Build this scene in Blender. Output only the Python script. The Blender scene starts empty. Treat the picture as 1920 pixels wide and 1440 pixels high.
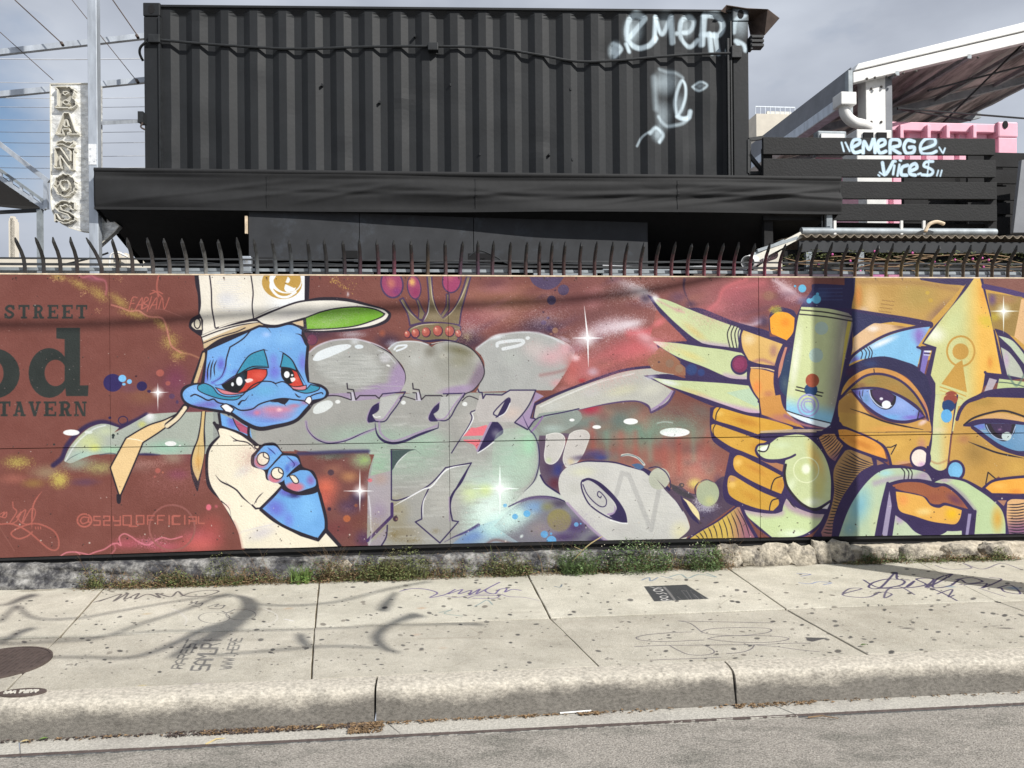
import bpy, bmesh, math, random
import numpy as np
from mathutils import Vector, Matrix
random.seed(5)
SC = bpy.context.scene
# ---------------------------------------------------------------- camera
cam = bpy.data.cameras.new('camera'); camo = bpy.data.objects.new('camera', cam); SC.collection.objects.link(camo)
cam.sensor_width = 36; cam.lens = 36 * 1442 / 1920; cam.clip_end = 2000; cam.clip_start = .05
camo.matrix_world = Matrix.Translation((0, 0, 1.39)) @ Matrix.Rotation(math.pi / 2, 4, 'X') @ Matrix.Rotation(-.009, 4, 'Z')
SC.camera = camo
# ---------------------------------------------------------------- light
SUN = Vector((-1, .82, -1.06)).normalized()         # direction the light travels
sd = bpy.data.lights.new('sun', 'SUN'); sd.energy = 4.6; sd.angle = math.radians(.5); sd.color = (1, .965, .91)
so = bpy.data.objects.new('sun', sd); SC.collection.objects.link(so); so.rotation_euler = SUN.to_track_quat('-Z', 'Y').to_euler()
EL = math.asin(-SUN.z); AZ = math.atan2(-SUN.x, -SUN.y)
w = bpy.data.worlds.new('World'); SC.world = w; w.use_nodes = True
N = w.node_tree.nodes; Lk = w.node_tree.links; N.clear()
out = N.new('ShaderNodeOutputWorld'); bg = N.new('ShaderNodeBackground'); Lk.new(bg.outputs[0], out.inputs[0])
sky = N.new('ShaderNodeTexSky'); sky.sky_type = 'NISHITA'; sky.sun_disc = False; sky.sun_elevation = EL; sky.sun_rotation = AZ
tc = N.new('ShaderNodeTexCoord')
mp = N.new('ShaderNodeMapping'); mp.inputs['Scale'].default_value = (1, 1, 2.2); mp.inputs['Location'].default_value = (.35, 0, .1); Lk.new(tc.outputs['Generated'], mp.inputs[0])
n1 = N.new('ShaderNodeTexNoise'); n1.inputs['Scale'].default_value = 2.3; n1.inputs['Detail'].default_value = 7; n1.inputs['Roughness'].default_value = .55; Lk.new(mp.outputs[0], n1.inputs[0])
# a break in the cloud low on the left (direction of the gap), plus thin breaks elsewhere
vm = N.new('ShaderNodeVectorMath'); vm.operation = 'DISTANCE'; Lk.new(tc.outputs['Generated'], vm.inputs[0]); gdir = Vector((-.68, 1, .31)).normalized(); vm.inputs[1].default_value = gdir
rr = N.new('ShaderNodeMapRange'); rr.inputs[1].default_value = .16; rr.inputs[2].default_value = .0; rr.inputs[3].default_value = 0; rr.inputs[4].default_value = .46; Lk.new(vm.outputs['Value'], rr.inputs[0])
ad = N.new('ShaderNodeMath'); ad.operation = 'SUBTRACT'; Lk.new(n1.outputs[0], ad.inputs[0]); Lk.new(rr.outputs[0], ad.inputs[1])
cr = N.new('ShaderNodeMapRange'); cr.inputs[1].default_value = .12; cr.inputs[2].default_value = .36; Lk.new(ad.outputs[0], cr.inputs[0])
n2 = N.new('ShaderNodeTexNoise'); n2.inputs['Scale'].default_value = 3.5; n2.inputs['Detail'].default_value = 5; Lk.new(mp.outputs[0], n2.inputs[0])
cc = N.new('ShaderNodeValToRGB'); cc.color_ramp.elements[0].color = (3.8, 4.15, 4.9, 1); cc.color_ramp.elements[1].color = (5.8, 6.25, 7.05, 1); cc.color_ramp.elements[0].position = .35; cc.color_ramp.elements[1].position = .68
Lk.new(n2.outputs[0], cc.inputs[0])
mx = N.new('ShaderNodeMix'); mx.data_type = 'RGBA'; Lk.new(cr.outputs[0], mx.inputs[0]); Lk.new(sky.outputs[0], mx.inputs[6]); Lk.new(cc.outputs[0], mx.inputs[7])
Lk.new(mx.outputs[2], bg.inputs[0]); bg.inputs[1].default_value = .085
vs = SC.view_settings; vs.view_transform = 'Standard'; vs.look = 'None'; vs.exposure = .35; vs.gamma = 1; vs.use_curve_mapping = False
SC.render.engine = 'CYCLES'
# ---------------------------------------------------------------- places: the camera's survey of the site turned into metres
CAM_Z = 1.39; FPX = 1442.0; ROLL = .009
def ray(px, py):
    dx, dy = px - 960, py - 720
    return np.array([(dx - ROLL * dy) / FPX, 1.0, -(dy + ROLL * dx) / FPX])
class Frame:
    """an upright working plane: u along it, v behind it, z up; origin at (0, Y0)"""
    def __init__(s, Y0, tan):
        a = math.atan(tan); s.a = a; s.c, s.s, s.Y0 = math.cos(a), math.sin(a), Y0
    def W(s, u, v, z): return (u * s.c - v * s.s, s.Y0 + u * s.s + v * s.c, z)
    def pix(s, px, py, v=0.0):
        d = ray(px, py); t = (s.Y0 * s.c + v) / (-d[0] * s.s + d[1] * s.c)
        X, Y, Z = t * d[0], t * d[1], CAM_Z + t * d[2]
        return X * s.c + (Y - s.Y0) * s.s, Z
    def ground(s, px, py, z=0.0):
        d = ray(px, py); t = (z - CAM_Z) / d[2]; X, Y = t * d[0], t * d[1]
        return X * s.c + (Y - s.Y0) * s.s, -X * s.s + (Y - s.Y0) * s.c
WF = Frame(5.68, .0937)          # mural wall, pavement and kerb
CF = Frame(7.55, .037)           # container
# ---------------------------------------------------------------- painter: flat print for boards, slabs and steel
class Painter:
    def __init__(s, u0, u1, z0, z1, ppm, base, proj, seed=1):
        s.u0, s.z1, s.ppm = u0, z1, ppm
        s.w = int((u1 - u0) * ppm); s.h = int((z1 - z0) * ppm)
        s.rng = np.random.RandomState(seed)
        s.sat = 1.0
        s.c = np.ones((s.h, s.w, 3), np.float32) * np.array(base, np.float32)
        s.A = np.zeros((s.h, s.w), np.float32)
        s.proj = proj; s.ox = s.oy = 0.0; s.sc = 1.0
        s.gr = s.rng.rand(s.h, s.w).astype(np.float32)
    def o(s, x, y, sc=1.0): s.ox, s.oy, s.sc = x, y, sc
    def pt(s, x, y):
        u, z = s.proj(s.ox + x / s.sc, s.oy + y / s.sc)
        return (u - s.u0) * s.ppm, (s.z1 - z) * s.ppm
    def k(s, x, y):
        a = s.pt(x, y); b = s.pt(x + 1, y); return abs(b[0] - a[0])
    def parse(s, p, sm=True, close=False):
        if isinstance(p, str):
            L = []
            for t in p.split():
                c = t.endswith('*'); t = t.rstrip('*'); a, b = t.split(',')
                q = s.pt(float(a), float(b)); L.append(q)
                if c: L.append(q)
        else: L = [s.pt(*q) for q in p]
        L = np.array(L, np.float64)
        if not sm or len(L) < 3: return L
        n = len(L); out = []
        rngi = range(n) if close else range(n - 1)
        for i in rngi:
            p1 = L[i % n]; p2 = L[(i + 1) % n]
            p0 = L[(i - 1) % n] if (close or i > 0) else p1
            p3 = L[(i + 2) % n] if (close or i < n - 2) else p2
            d = np.hypot(*(p2 - p1))
            if d < 1e-6: continue
            m = 2 + int(min(d / 5, 10))
            for j in range(m):
                t = j / m
                out.append(.5 * ((2 * p1) + (p2 - p0) * t + (2 * p0 - 5 * p1 + 4 * p2 - p3) * t * t + (3 * p1 - p0 - 3 * p2 + p3) * t ** 3))
        if not close: out.append(L[-1])
        return np.array(out)
    def bb(s, x0, x1, y0, y1):
        X0 = int(max(0, math.floor(x0))); X1 = int(min(s.w, math.ceil(x1) + 1))
        Y0 = int(max(0, math.floor(y0))); Y1 = int(min(s.h, math.ceil(y1) + 1))
        return X0, X1, Y0, Y1
    def poly(s, L):
        X0, X1, Y0, Y1 = s.bb(L[:, 0].min() - 1, L[:, 0].max() + 2, L[:, 1].min() - 1, L[:, 1].max() + 2)
        if X1 <= X0 or Y1 <= Y0: return None
        W = X1 - X0; m = np.zeros((Y1 - Y0, W), np.float32)
        xa = L[:, 0]; ya = L[:, 1]; xb = np.roll(xa, -1); yb = np.roll(ya, -1)
        S = 3
        for r in range((Y1 - Y0) * S):
            y = Y0 + (r + .5) / S
            k = (ya <= y) != (yb <= y)
            if not k.any(): continue
            xs = np.sort(xa[k] + (y - ya[k]) * (xb[k] - xa[k]) / (yb[k] - ya[k])) - X0
            row = m[r // S]
            for i in range(0, len(xs) - 1, 2):
                a = min(max(xs[i], 0), W - .001); b = min(max(xs[i + 1], 0), W - .001)
                ia, ib = int(a), int(b)
                if ia == ib: row[ia] += (b - a) / S
                else:
                    row[ia] += (ia + 1 - a) / S; row[ia + 1:ib] += 1 / S; row[ib] += (b - ib) / S
        return [X0, X1, Y0, Y1, np.clip(m, 0, 1)]
    def blend(s, M, col, a=1.0, clip=None):
        if M is None: return
        X0, X1, Y0, Y1, m = M
        m = m * a
        if clip is not None:
            cx0, cx1, cy0, cy1, cm = clip
            x0, x1, y0, y1 = max(X0, cx0), min(X1, cx1), max(Y0, cy0), min(Y1, cy1)
            if x1 <= x0 or y1 <= y0: return
            m = m[y0 - Y0:y1 - Y0, x0 - X0:x1 - X0] * cm[y0 - cy0:y1 - cy0, x0 - cx0:x1 - cx0]
            X0, X1, Y0, Y1 = x0, x1, y0, y1
        v = s.c[Y0:Y1, X0:X1]; mm = m[..., None]
        v += (np.array(col, np.float32) - v) * mm
        w = s.A[Y0:Y1, X0:X1]; w += (1 - w) * m
    def fill(s, p, col, sm=True, a=1.0, clip=None, out=None, w=0):
        L = s.parse(p, sm, True); M = s.poly(L)
        s.blend(M, col, a, clip)
        if out is not None: s.stroke(L, out, w * s.k(*s.first(p)), close=True)
        return M
    def first(s, p):
        if isinstance(p, str):
            a, b = p.split()[0].rstrip('*').split(','); return float(a), float(b)
        return p[0]
    def stroke(s, L, col, w, a=1.0, close=False, taper=0, soft=0.0, clip=None):
        if close: L = np.vstack([L, L[:1]])
        n = len(L) - 1
        R = w / 2 + soft + 1.5
        X0, X1, Y0, Y1 = s.bb(L[:, 0].min() - R, L[:, 0].max() + R, L[:, 1].min() - R, L[:, 1].max() + R)
        if X1 <= X0 or Y1 <= Y0: return
        m = np.zeros((Y1 - Y0, X1 - X0), np.float32)
        cum = np.concatenate([[0], np.cumsum(np.hypot(*(L[1:] - L[:-1]).T))]); tot = max(cum[-1], 1e-6)
        def rw(t):
            if taper == 1: return .12 + .88 * min(1, 4 * t, 4 * (1 - t))
            if taper == 2: return max(.1, 1 - t)
            if taper == 3: return .15 + .85 * math.sin(math.pi * t)
            return 1
        for i in range(n):
            p, q = L[i], L[i + 1]
            ra = w / 2 * rw(cum[i] / tot); rb = w / 2 * rw(cum[i + 1] / tot)
            x0, x1, y0, y1 = s.bb(min(p[0], q[0]) - R, max(p[0], q[0]) + R, min(p[1], q[1]) - R, max(p[1], q[1]) + R)
            if x1 <= x0 or y1 <= y0: continue
            gx = np.arange(x0, x1)[None] + .5; gy = np.arange(y0, y1)[:, None] + .5
            d = q - p; dd = d @ d
            t = np.clip(((gx - p[0]) * d[0] + (gy - p[1]) * d[1]) / dd, 0, 1) if dd > 1e-9 else 0 * (gx + gy)
            D = np.hypot(gx - p[0] - t * d[0], gy - p[1] - t * d[1])
            r = ra + (rb - ra) * t
            if soft > 0: c = np.clip((r + soft - D) / (soft * 2 if soft * 2 > 1 else 1), 0, 1); c = c * c * (3 - 2 * c)
            else: c = np.clip(r - D + .5, 0, 1)
            v = m[y0 - Y0:y1 - Y0, x0 - X0:x1 - X0]; np.maximum(v, c, out=v)
        s.blend([X0, X1, Y0, Y1, m], col, a, clip)
    def line(s, p, col, w, sm=True, a=1.0, close=False, taper=0, soft=0.0, clip=None):
        L = s.parse(p, sm, close); k = s.k(*s.first(p))
        s.stroke(L, col, w * k, a, close, taper, soft * k, clip)
    def ell(s, cx, cy, rx, ry, col, ang=0, a=1.0, out=None, w=0, clip=None):
        ca, sa = math.cos(math.radians(ang)), math.sin(math.radians(ang))
        P = [(cx + rx * math.cos(t) * ca - ry * math.sin(t) * sa, cy + rx * math.cos(t) * sa + ry * math.sin(t) * ca)
             for t in np.linspace(0, 2 * math.pi, 28, endpoint=False)]
        L = np.array([s.pt(*q) for q in P]); M = s.poly(L)
        if col is not None: s.blend(M, col, a, clip)
        if out is not None: s.stroke(L, out, w * s.k(cx, cy), close=True, clip=clip)
        return M
    def glow(s, cx, cy, rx, ry, col, a=1.0, ang=0, clip=None, hard=0.0, sp=.25):
        k = s.k(cx, cy); x, y = s.pt(cx, cy); rx *= k; ry *= k; R = max(rx, ry)
        X0, X1, Y0, Y1 = s.bb(x - R, x + R, y - R, y + R)
        if X1 <= X0 or Y1 <= Y0: return
        gx = np.arange(X0, X1)[None] - x; gy = np.arange(Y0, Y1)[:, None] - y
        ca, sa = math.cos(math.radians(ang)), math.sin(math.radians(ang))
        d = np.sqrt(((gx * ca + gy * sa) / rx) ** 2 + ((-gx * sa + gy * ca) / ry) ** 2)
        m = np.clip((1 - d) / (1 - hard), 0, 1); m = m * m * (3 - 2 * m)
        g = s.gr[Y0:Y1, X0:X1]
        m = np.clip(m + (g - .5) * 4 * sp * m * (1 - m), 0, 1).astype(np.float32)
        s.blend([X0, X1, Y0, Y1, m], col, a, clip)
    def lin(s, clip, x0, y0, x1, y1, col, a0=0.0, a1=1.0):
        if clip is None: return
        X0, X1, Y0, Y1, m = clip
        p = np.array(s.pt(x0, y0)); q = np.array(s.pt(x1, y1)); d = q - p
        t = ((np.arange(X0, X1)[None] - p[0]) * d[0] + (np.arange(Y0, Y1)[:, None] - p[1]) * d[1]) / (d @ d)
        t = np.clip(t, 0, 1); t = t * t * (3 - 2 * t)
        s.blend([X0, X1, Y0, Y1, (m * (a0 + (a1 - a0) * t)).astype(np.float32)], col)
    def spray(s, cx, cy, rx, ry, col, n, r=1.0, ang=0, a=.8, clip=None):
        ca, sa = math.cos(math.radians(ang)), math.sin(math.radians(ang))
        for i in range(n):
            g = s.rng.randn(2) * .42; X = g[0] * rx; Y = g[1] * ry
            rr = r * (.4 + s.rng.rand() ** 3 * 1.4)
            s.glow(cx + X * ca - Y * sa, cy + X * sa + Y * ca, rr * 1.5, rr * 1.5, col, a, hard=.4, sp=0, clip=clip)
    def mist(s, cx, cy, rx, ry, col, a=.6, ang=0, dens=.5, clip=None):
        k = s.k(cx, cy); x, y = s.pt(cx, cy); rx *= k; ry *= k; R = max(rx, ry)
        X0, X1, Y0, Y1 = s.bb(x - R, x + R, y - R, y + R)
        if X1 <= X0 or Y1 <= Y0: return
        gx = np.arange(X0, X1)[None] - x; gy = np.arange(Y0, Y1)[:, None] - y
        ca, sa = math.cos(math.radians(ang)), math.sin(math.radians(ang))
        d = np.sqrt(((gx * ca + gy * sa) / rx) ** 2 + ((-gx * sa + gy * ca) / ry) ** 2)
        m = np.clip(1 - d, 0, 1)
        g = s.gr[Y0:Y1, X0:X1]; g2 = (g + np.roll(g, 1, 1) + np.roll(g, 1, 0) + np.roll(g, (1, 1), (0, 1))) / 4
        m = np.clip((m * dens * 1.5 + g2 - .85) * 2.2, 0, 1) * np.clip(m * 3, 0, 1) * .75
        s.blend([X0, X1, Y0, Y1, m.astype(np.float32)], col, a, clip)
    def star(s, cx, cy, up, dn, lf, rt, g, col=(250, 252, 255), tw=0):
        s.glow(cx, cy, g, g, col, .75, sp=.1)
        s.glow(cx, cy, g * .35, g * .35, (255, 255, 255), 1, sp=0)
        for dx, dy in ((tw, -up), (-tw * .2, dn), (-lf, 0), (rt, 0)):
            s.line([(cx, cy), (cx + dx, cy + dy)], col, g * .16, sm=False, taper=2, soft=g * .02)
    def hatch(s, a, b, n, col, w, bow=0, clip=None):
        """n strokes whose starts run along polyline a and ends along polyline b"""
        a = np.array(a, float); b = np.array(b, float)
        def at(P, t):
            f = t * (len(P) - 1); i = min(int(f), len(P) - 2); return P[i] + (P[i + 1] - P[i]) * (f - i)
        for i in range(n):
            t = (i + .5) / n; p, q = at(a, t), at(b, t); m = (p + q) / 2; d = q - p
            m = m + np.array([-d[1], d[0]]) * bow
            s.line([tuple(p), tuple(m), tuple(q)], col, w, clip=clip, taper=1)
    def mottle(s, amt, cell=40):
        for c, k in ((cell, 1.0), (cell // 3, .6), (4, .35)):
            h2, w2 = s.h // c + 3, s.w // c + 3
            n = s.rng.rand(h2, w2).astype(np.float32)
            yy = np.arange(s.h) / c; xx = np.arange(s.w) / c
            yi = yy.astype(int); xi = xx.astype(int); fy = (yy - yi)[:, None]; fx = (xx - xi)[None]
            v = (n[yi][:, xi] * (1 - fy) * (1 - fx) + n[yi + 1][:, xi] * fy * (1 - fx) + n[yi][:, xi + 1] * (1 - fy) * fx + n[yi + 1][:, xi + 1] * fy * fx)
            s.c += ((v - .5) * amt * k)[..., None]
        s.c += ((s.gr - .5) * amt * .7)[..., None]
    def image(s, name, alpha=False):
        im = bpy.data.images.new(name, s.w, s.h, alpha=alpha)
        px = np.ones((s.h, s.w, 4), np.float32)
        c_ = s.c / 255; gy_ = c_.mean(2, keepdims=True); px[..., :3] = np.clip(gy_ + (c_ - gy_) * s.sat, 0, 1)
        if alpha: px[..., 3] = s.A
        im.alpha_mode = 'CHANNEL_PACKED' if alpha else 'STRAIGHT'
        im.pixels.foreach_set(px[::-1].ravel()); im.update(); im.pack()
        return im

# block letters made of filled polygons in a 0..1 box (x right, y down)
def slab_text(P, txt, x, y, w, h, gap, col, st=.24, sf=.13):
    """slab-serif capitals, each w wide and h tall"""
    for ch in txt:
        t = st * w * 1.15; f = sf * h
        def R(x0, y0, x1, y1): P.fill([(x + x0, y + y0), (x + x1, y + y0), (x + x1, y + y1), (x + x0, y + y1)], col, sm=False)
        def G(*q): P.fill([(x + a * w, y + b * h) for a, b in q], col, sm=False)
        if ch == 'T':
            R(0, 0, w, f * 1.1); R(0, 0, w * .12, h * .34); R(w * .88, 0, w, h * .34); R(w / 2 - t / 2, 0, w / 2 + t / 2, h); R(w * .22, h - f, w * .78, h)
        elif ch == 'E':
            R(w * .12, 0, w * .12 + t, h); R(0, 0, w, f); R(0, h - f, w, h); R(w * .12, h / 2 - f * .5, w * .72, h / 2 + f * .5)
            R(w * .88, 0, w, h * .3); R(w * .88, h * .7, w, h); R(w * .62, h * .36, w * .73, h * .64)
        elif ch in 'RP':
            R(w * .12, 0, w * .12 + t, h); R(0, 0, w * .6, f); R(0, h - f, w * .5, h)
            P.line([(x + w * .3, y + f * .55), (x + w * .62, y + f * .6), (x + w * .8, y + h * .27), (x + w * .62, y + h * .5), (x + w * .3, y + h * .52)], col, t * .78)
            G((.45, .5), (.68, .48), (.95, 1), (.62, 1)); R(w * .68, h - f, w * 1.02, h)
        elif ch == 'S':
            P.line([(x + w * .86, y + h * .27), (x + w * .72, y + h * .1), (x + w * .42, y + h * .08), (x + w * .18, y + h * .27), (x + w * .42, y + h * .47), (x + w * .66, y + h * .56), (x + w * .82, y + h * .73), (x + w * .58, y + h * .92), (x + w * .28, y + h * .9), (x + w * .12, y + h * .7)], col, t * .85)
            R(w * .82, h * .02, w * .94, h * .34); R(w * .04, h * .64, w * .16, h * .98)
        elif ch == 'A':
            G((.38, 0), (.62, 0), (.93, 1), (.66, 1)); G((.38, 0), (.5, .12), (.27, 1), (.08, 1)); R(w * .25, h * .6, w * .75, h * .6 + f)
            R(0, h - f, w * .4, h); R(w * .58, h - f, w, h); R(w * .25, 0, w * .6, f)
        elif ch == 'V':
            G((.05, 0), (.32, 0), (.56, .8), (.5, 1), (.4, 1)); G((.74, 0), (.92, 0), (.62, 1), (.42, 1)); R(0, 0, w * .42, f); R(w * .6, 0, w, f)
        elif ch == 'N':
            R(w * .1, 0, w * .22, h); R(w * .78, 0, w * .9, h); G((.1, 0), (.36, 0), (.9, 1), (.66, 1)); R(0, 0, w * .36, f); R(w * .64, 0, w, f); R(0, h - f, w * .36, h)
        x += w + gap
    return x

def marker(P, segs, x, y, w, h, col, lw, slant=0, **k):
    """handwriting: segs is a list of polylines in a 0..1 box"""
    for s_ in segs:
        P.line([(x + a * w + (1 - b) * slant, y + b * h) for a, b in s_], col, lw, **k)
# ---------------------------------------------------------------- the painted mural (flat print, photo-surveyed outlines)
def paint_mural():
    INK = (38, 32, 44); NAVY = (44, 34, 78); BASE = (122, 71, 63); SIL = (158, 158, 154); LILAC = (158, 138, 172)
    P = Painter(-4.3, 4.75, .10, 2.21, 380, BASE, lambda x, y: WF.pix(x, y), 3)
    S = 4.571
    # ---- sprayed background clouds
    P.o(0, 0)
    for a in [(560,560,150,60,(112,66,62),.7),(330,760,120,120,(110,62,78),.7),(345,830,80,60,(120,60,80),.6),(920,570,120,60,(150,95,88),.8),
              (960,560,110,35,(150,105,70),.5),(1000,640,110,50,(90,55,70),.8),(1080,560,120,45,(140,85,85),.7),(1120,600,150,50,(110,66,68),.8),
              (1160,640,130,55,(150,86,86),.7),(1230,600,120,60,(148,88,84),.7),(1250,680,140,50,(160,96,78),.8),(1180,700,120,40,(165,80,80),.5),
              (1330,560,160,50,(150,92,92),.8),(1400,545,120,45,(165,88,98),.8),(1380,600,110,50,(125,66,82),.7),(1480,560,80,60,(130,70,86),.7),
              (880,600,90,40,(160,90,105),.5),(760,560,120,60,(126,76,66),.7),(640,620,110,40,(100,62,80),.5),(1160,780,220,50,(112,104,96),.9),
              (1250,830,150,70,(140,112,96),.9),(1180,870,140,50,(150,110,96),.8),(1310,860,110,90,(150,92,80),.8),(1080,800,110,60,(120,140,134),.8),
              (1330,930,90,50,(150,90,90),.7),(1200,810,80,45,(96,150,132),.7),(1280,800,60,30,(110,145,130),.6),(1350,800,60,50,(130,100,90),.7),
              (1320,870,50,40,(190,80,82),.6),(1235,850,40,50,(176,74,68),.4),(1300,900,110,40,(196,150,130),.5)]:
        P.glow(a[0], a[1], a[2], a[3], a[4], a[5])
    P.glow(1180,655,90,36,(205,100,108),.75,-14); P.glow(1215,640,50,30,(196,84,88),.6); P.glow(1100,690,80,46,(206,118,124),.7,-20)
    P.glow(1145,612,80,24,(205,196,212),.6,-10); P.glow(1180,608,40,12,(235,230,238),.8,-12)
    P.line('1085,640 1125,620 1180,612 1215,640 1245,665',(214,190,200),16,soft=14,a=.6)
    P.line('1150,522 1185,540 1220,556 1250,590',(225,220,232),9,soft=9,a=.75); P.mist(1200,552,60,26,(240,240,245),.8,35,.8)
    P.line('1250,605 1300,590 1350,575 1370,545 1430,530',(215,112,120),12,soft=12,a=.55)
    P.line('1180,625 1225,620 1262,605 1248,600',(226,100,108),12,soft=9,a=.7)
    P.line('1450,525 1480,545 1500,560',(225,205,215),6,soft=6,a=.7); P.mist(1475,545,45,25,(240,225,235),.7,40,.8)
    for q in [(1030,560,80,40),(1150,600,120,40),(880,620,60,40)]: P.mist(q[0],q[1],q[2],q[3],(205,170,170),.35,0,.45)
    rq=np.random.RandomState(5)
    for i in range(70):
        x,y=1010+rq.rand()*330,770+rq.rand()*150; P.glow(x,y,14+rq.rand()*34,8+rq.rand()*20,[(176,96,84),(120,140,126),(150,120,100),(110,70,74),(188,120,104),(96,120,116)][rq.randint(6)],.35,rq.rand()*60-30,sp=.6)
    for i in range(80):
        x,y=880+rq.rand()*640,520+rq.rand()*180; P.glow(x,y,20+rq.rand()*50,6+rq.rand()*16,[(168,100,94),(112,62,66),(150,96,80),(184,120,124),(96,60,78),(140,84,84)][rq.randint(6)],.4,-12+rq.rand()*30-15,sp=.6)
    for i in range(9):      # vertical wash drips behind the scroll
        P.line([(1110+i*27,795+(i*37)%19),(1112+i*27,850+(i*53)%40)],[(186,70,62),(110,160,140),(168,84,74)][i%3],9,soft=7,a=.38)
    P.glow(1105,765,34,20,(176,32,62),.85); P.glow(1085,757,30,14,(50,44,110),.8); P.glow(1115,852,40,16,(60,60,120),.8)
    # dark halos round the silver letters
    for q in [(590,622,60,24),(728,640,40,24),(880,640,50,28),(1015,612,60,26),(1260,590,30,40)]: P.glow(*q,(52,36,62),.75)
    # ---- left: yellow / pink sprayed lightning
    P.o(0,500,5.144)
    for q in [(560,95,130,60,20),(760,170,170,60,30),(950,260,170,80,40),(1150,330,180,70,40),(1300,460,220,60,15),(1560,560,150,60,40),(1640,720,120,130,70),(1720,850,120,80,0)]:
        P.glow(q[0],q[1],q[2],q[3],(150,118,62),.6,q[4],sp=.7); P.mist(q[0],q[1],q[2]*1.3,q[3]*1.5,(196,172,96),.7,q[4],.5)
    P.glow(900,110,170,50,(150,84,104),.7,12)
    P.line('760,75 800,105 880,85 930,115 1010,135 1030,200 1020,270',(190,108,120),14,soft=12,a=.7)
    P.line('1080,370 1180,400 1260,430 1340,425 1430,480 1560,495 1600,560 1630,680 1660,770 1749,830',(206,132,118),13,soft=9,a=.85)
    P.line('1749,830 1850,850 1960,900',(206,152,110),12,soft=12,a=.6)
    for q in [(560,120,60,40),(800,260,40,30),(950,420,60,50),(1150,110,50,50),(1690,920,60,50),(1240,330,80,60)]: P.spray(*q,(204,164,112),26,3.2)
    P.glow(1690,1080,170,210,(122,56,92),.55); P.glow(1400,1250,260,160,(140,96,66),.6); P.glow(1250,1170,160,70,(100,60,86),.5)
    # lower left mist band
    P.o(0,760,4.8)
    for q in [(150,500,200,90,(140,118,66)),(200,600,260,60,(120,70,58)),(120,660,200,80,(160,96,82)),(420,600,220,110,(160,140,110)),(530,680,130,110,(176,160,78)),(300,700,160,70,(150,116,62)),
              (700,520,240,110,(150,168,148)),(900,560,220,110,(140,134,92)),(1250,540,300,110,(140,100,92)),(760,690,200,60,(94,60,84)),(1560,470,160,100,(160,140,120)),(1600,620,160,80,(124,58,84)),(1500,300,200,200,(150,160,158))]:
        P.glow(*q,.75,sp=.6)
    P.mist(160,520,240,110,(206,190,96),.8,0,.55); P.mist(540,660,160,140,(214,200,96),.75,0,.6); P.mist(900,560,280,90,(196,184,110),.6,0,.5); P.mist(1350,520,300,80,(210,160,150),.5,0,.5)
    # tail scroll of silver behind the character
    T='575,500* 600,430 640,360 720,270 820,195 940,165 1075,200* 1030,245* 1160,180 1340,78* 1700,60 2400,60* 2400,430* 1700,440 1250,445 900,440 760,470 640,520'
    P.line('480,540 560,470 600,370 690,260 800,180 930,150 1060,190 1100,190 1240,130 1320,85',NAVY,44,soft=14,a=.9)
    P.ell(1110,135,42,36,None,out=NAVY,w=9); P.ell(990,112,14,12,NAVY)
    m=P.fill(T,(168,176,166))
    for q in [(800,330,200,150,(206,216,150)),(950,230,130,80,(196,206,170)),(760,450,190,90,(170,204,190)),(1280,170,60,50,(200,200,110)),(1350,110,90,70,(225,230,232)),(1500,380,300,110,(150,196,172)),(1000,400,200,60,(160,206,170)),(850,380,80,60,(214,222,120))]:
        P.glow(*q,.8,clip=m)
    P.line('590,500 660,380 740,290 850,210 950,180',(220,226,226),12,soft=6,a=.8,clip=m)
    P.line('580,520 640,470 730,425',(84,100,104),6,taper=1,a=.8); P.line('900,445 1000,432 1100,450',(70,74,92),10,soft=6,a=.8); P.line('1200,445 1300,440 1440,445',NAVY,20,soft=12,taper=3)
    P.ell(643,245,74,27,(236,238,238)); P.ell(798,242,36,15,(214,222,214)); P.ell(1538,344,52,22,(236,238,238)); P.ell(1622,362,10,8,(236,238,238))
    for q in [(1022,270,14),(1062,256,7),(1020,290,10),(488,352,9)]: P.ell(q[0],q[1],q[2],q[2],(40,50,50))
    P.glow(1420,585,30,30,(176,92,82),.9,hard=.6,sp=0); P.glow(1465,602,12,12,(176,104,82),.9,hard=.6); P.glow(1393,640,13,13,(170,92,82),.9,hard=.6)
    # pink lightning at the foot
    for q in [(1150,1240,220,90),(1500,1270,260,80),(1800,1200,280,160)]: P.glow(*q,(196,92,112),.6,sp=.6)
    P.line('540,1360 600,1325 690,1322 800,1345* 860,1320 940,1295 1010,1250 1060,1240* 1090,1260 1075,1190 1120,1155 1180,1180 1230,1215 1300,1250 1350,1250 1420,1205 1470,1190 1540,1205 1640,1180',(224,130,146),11,soft=7,a=.9)
    P.line('690,1322 720,1345 700,1362',(224,130,146),8,soft=4,a=.7); P.line('990,1350 1040,1290 1020,1240',(214,120,136),10,soft=10,a=.7)
    P.mist(1350,1230,260,110,(226,130,160),.7,0,.55); P.glow(1800,1250,300,150,(204,96,88),.7); P.glow(1900,1100,200,200,(190,84,80),.5)
    P.ell(1550,1100,205,205,None,out=(150,92,86),w=16,a=.4)
    # lettering on the left
    DK=(46,52,50)
    P.o(0,500,5.144)
    slab_text(P,'STREET',42,370,104,130,35,DK)
    P.ell(-60,1030,252,242,DK); P.ell(-60,1030,96,130,BASE)
    P.ell(475,1025,198,240,DK); P.ell(537,1025,106,128,BASE)
    P.fill('545,590* 773,590* 773,1145* 855,1145* 850,1248* 640,1248* 625,1100 625,700* 545,692*',DK,sm=False)
    slab_text(P,'TAVERN',-18,1300,120,142,27,DK)
    for i in range(40):
        x,y=P.rng.rand(2)*(900,1000); P.ell(x,y+450,2.5+P.rng.rand()*3,2.5,(170,140,136))
    C=(176,98,86)
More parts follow.
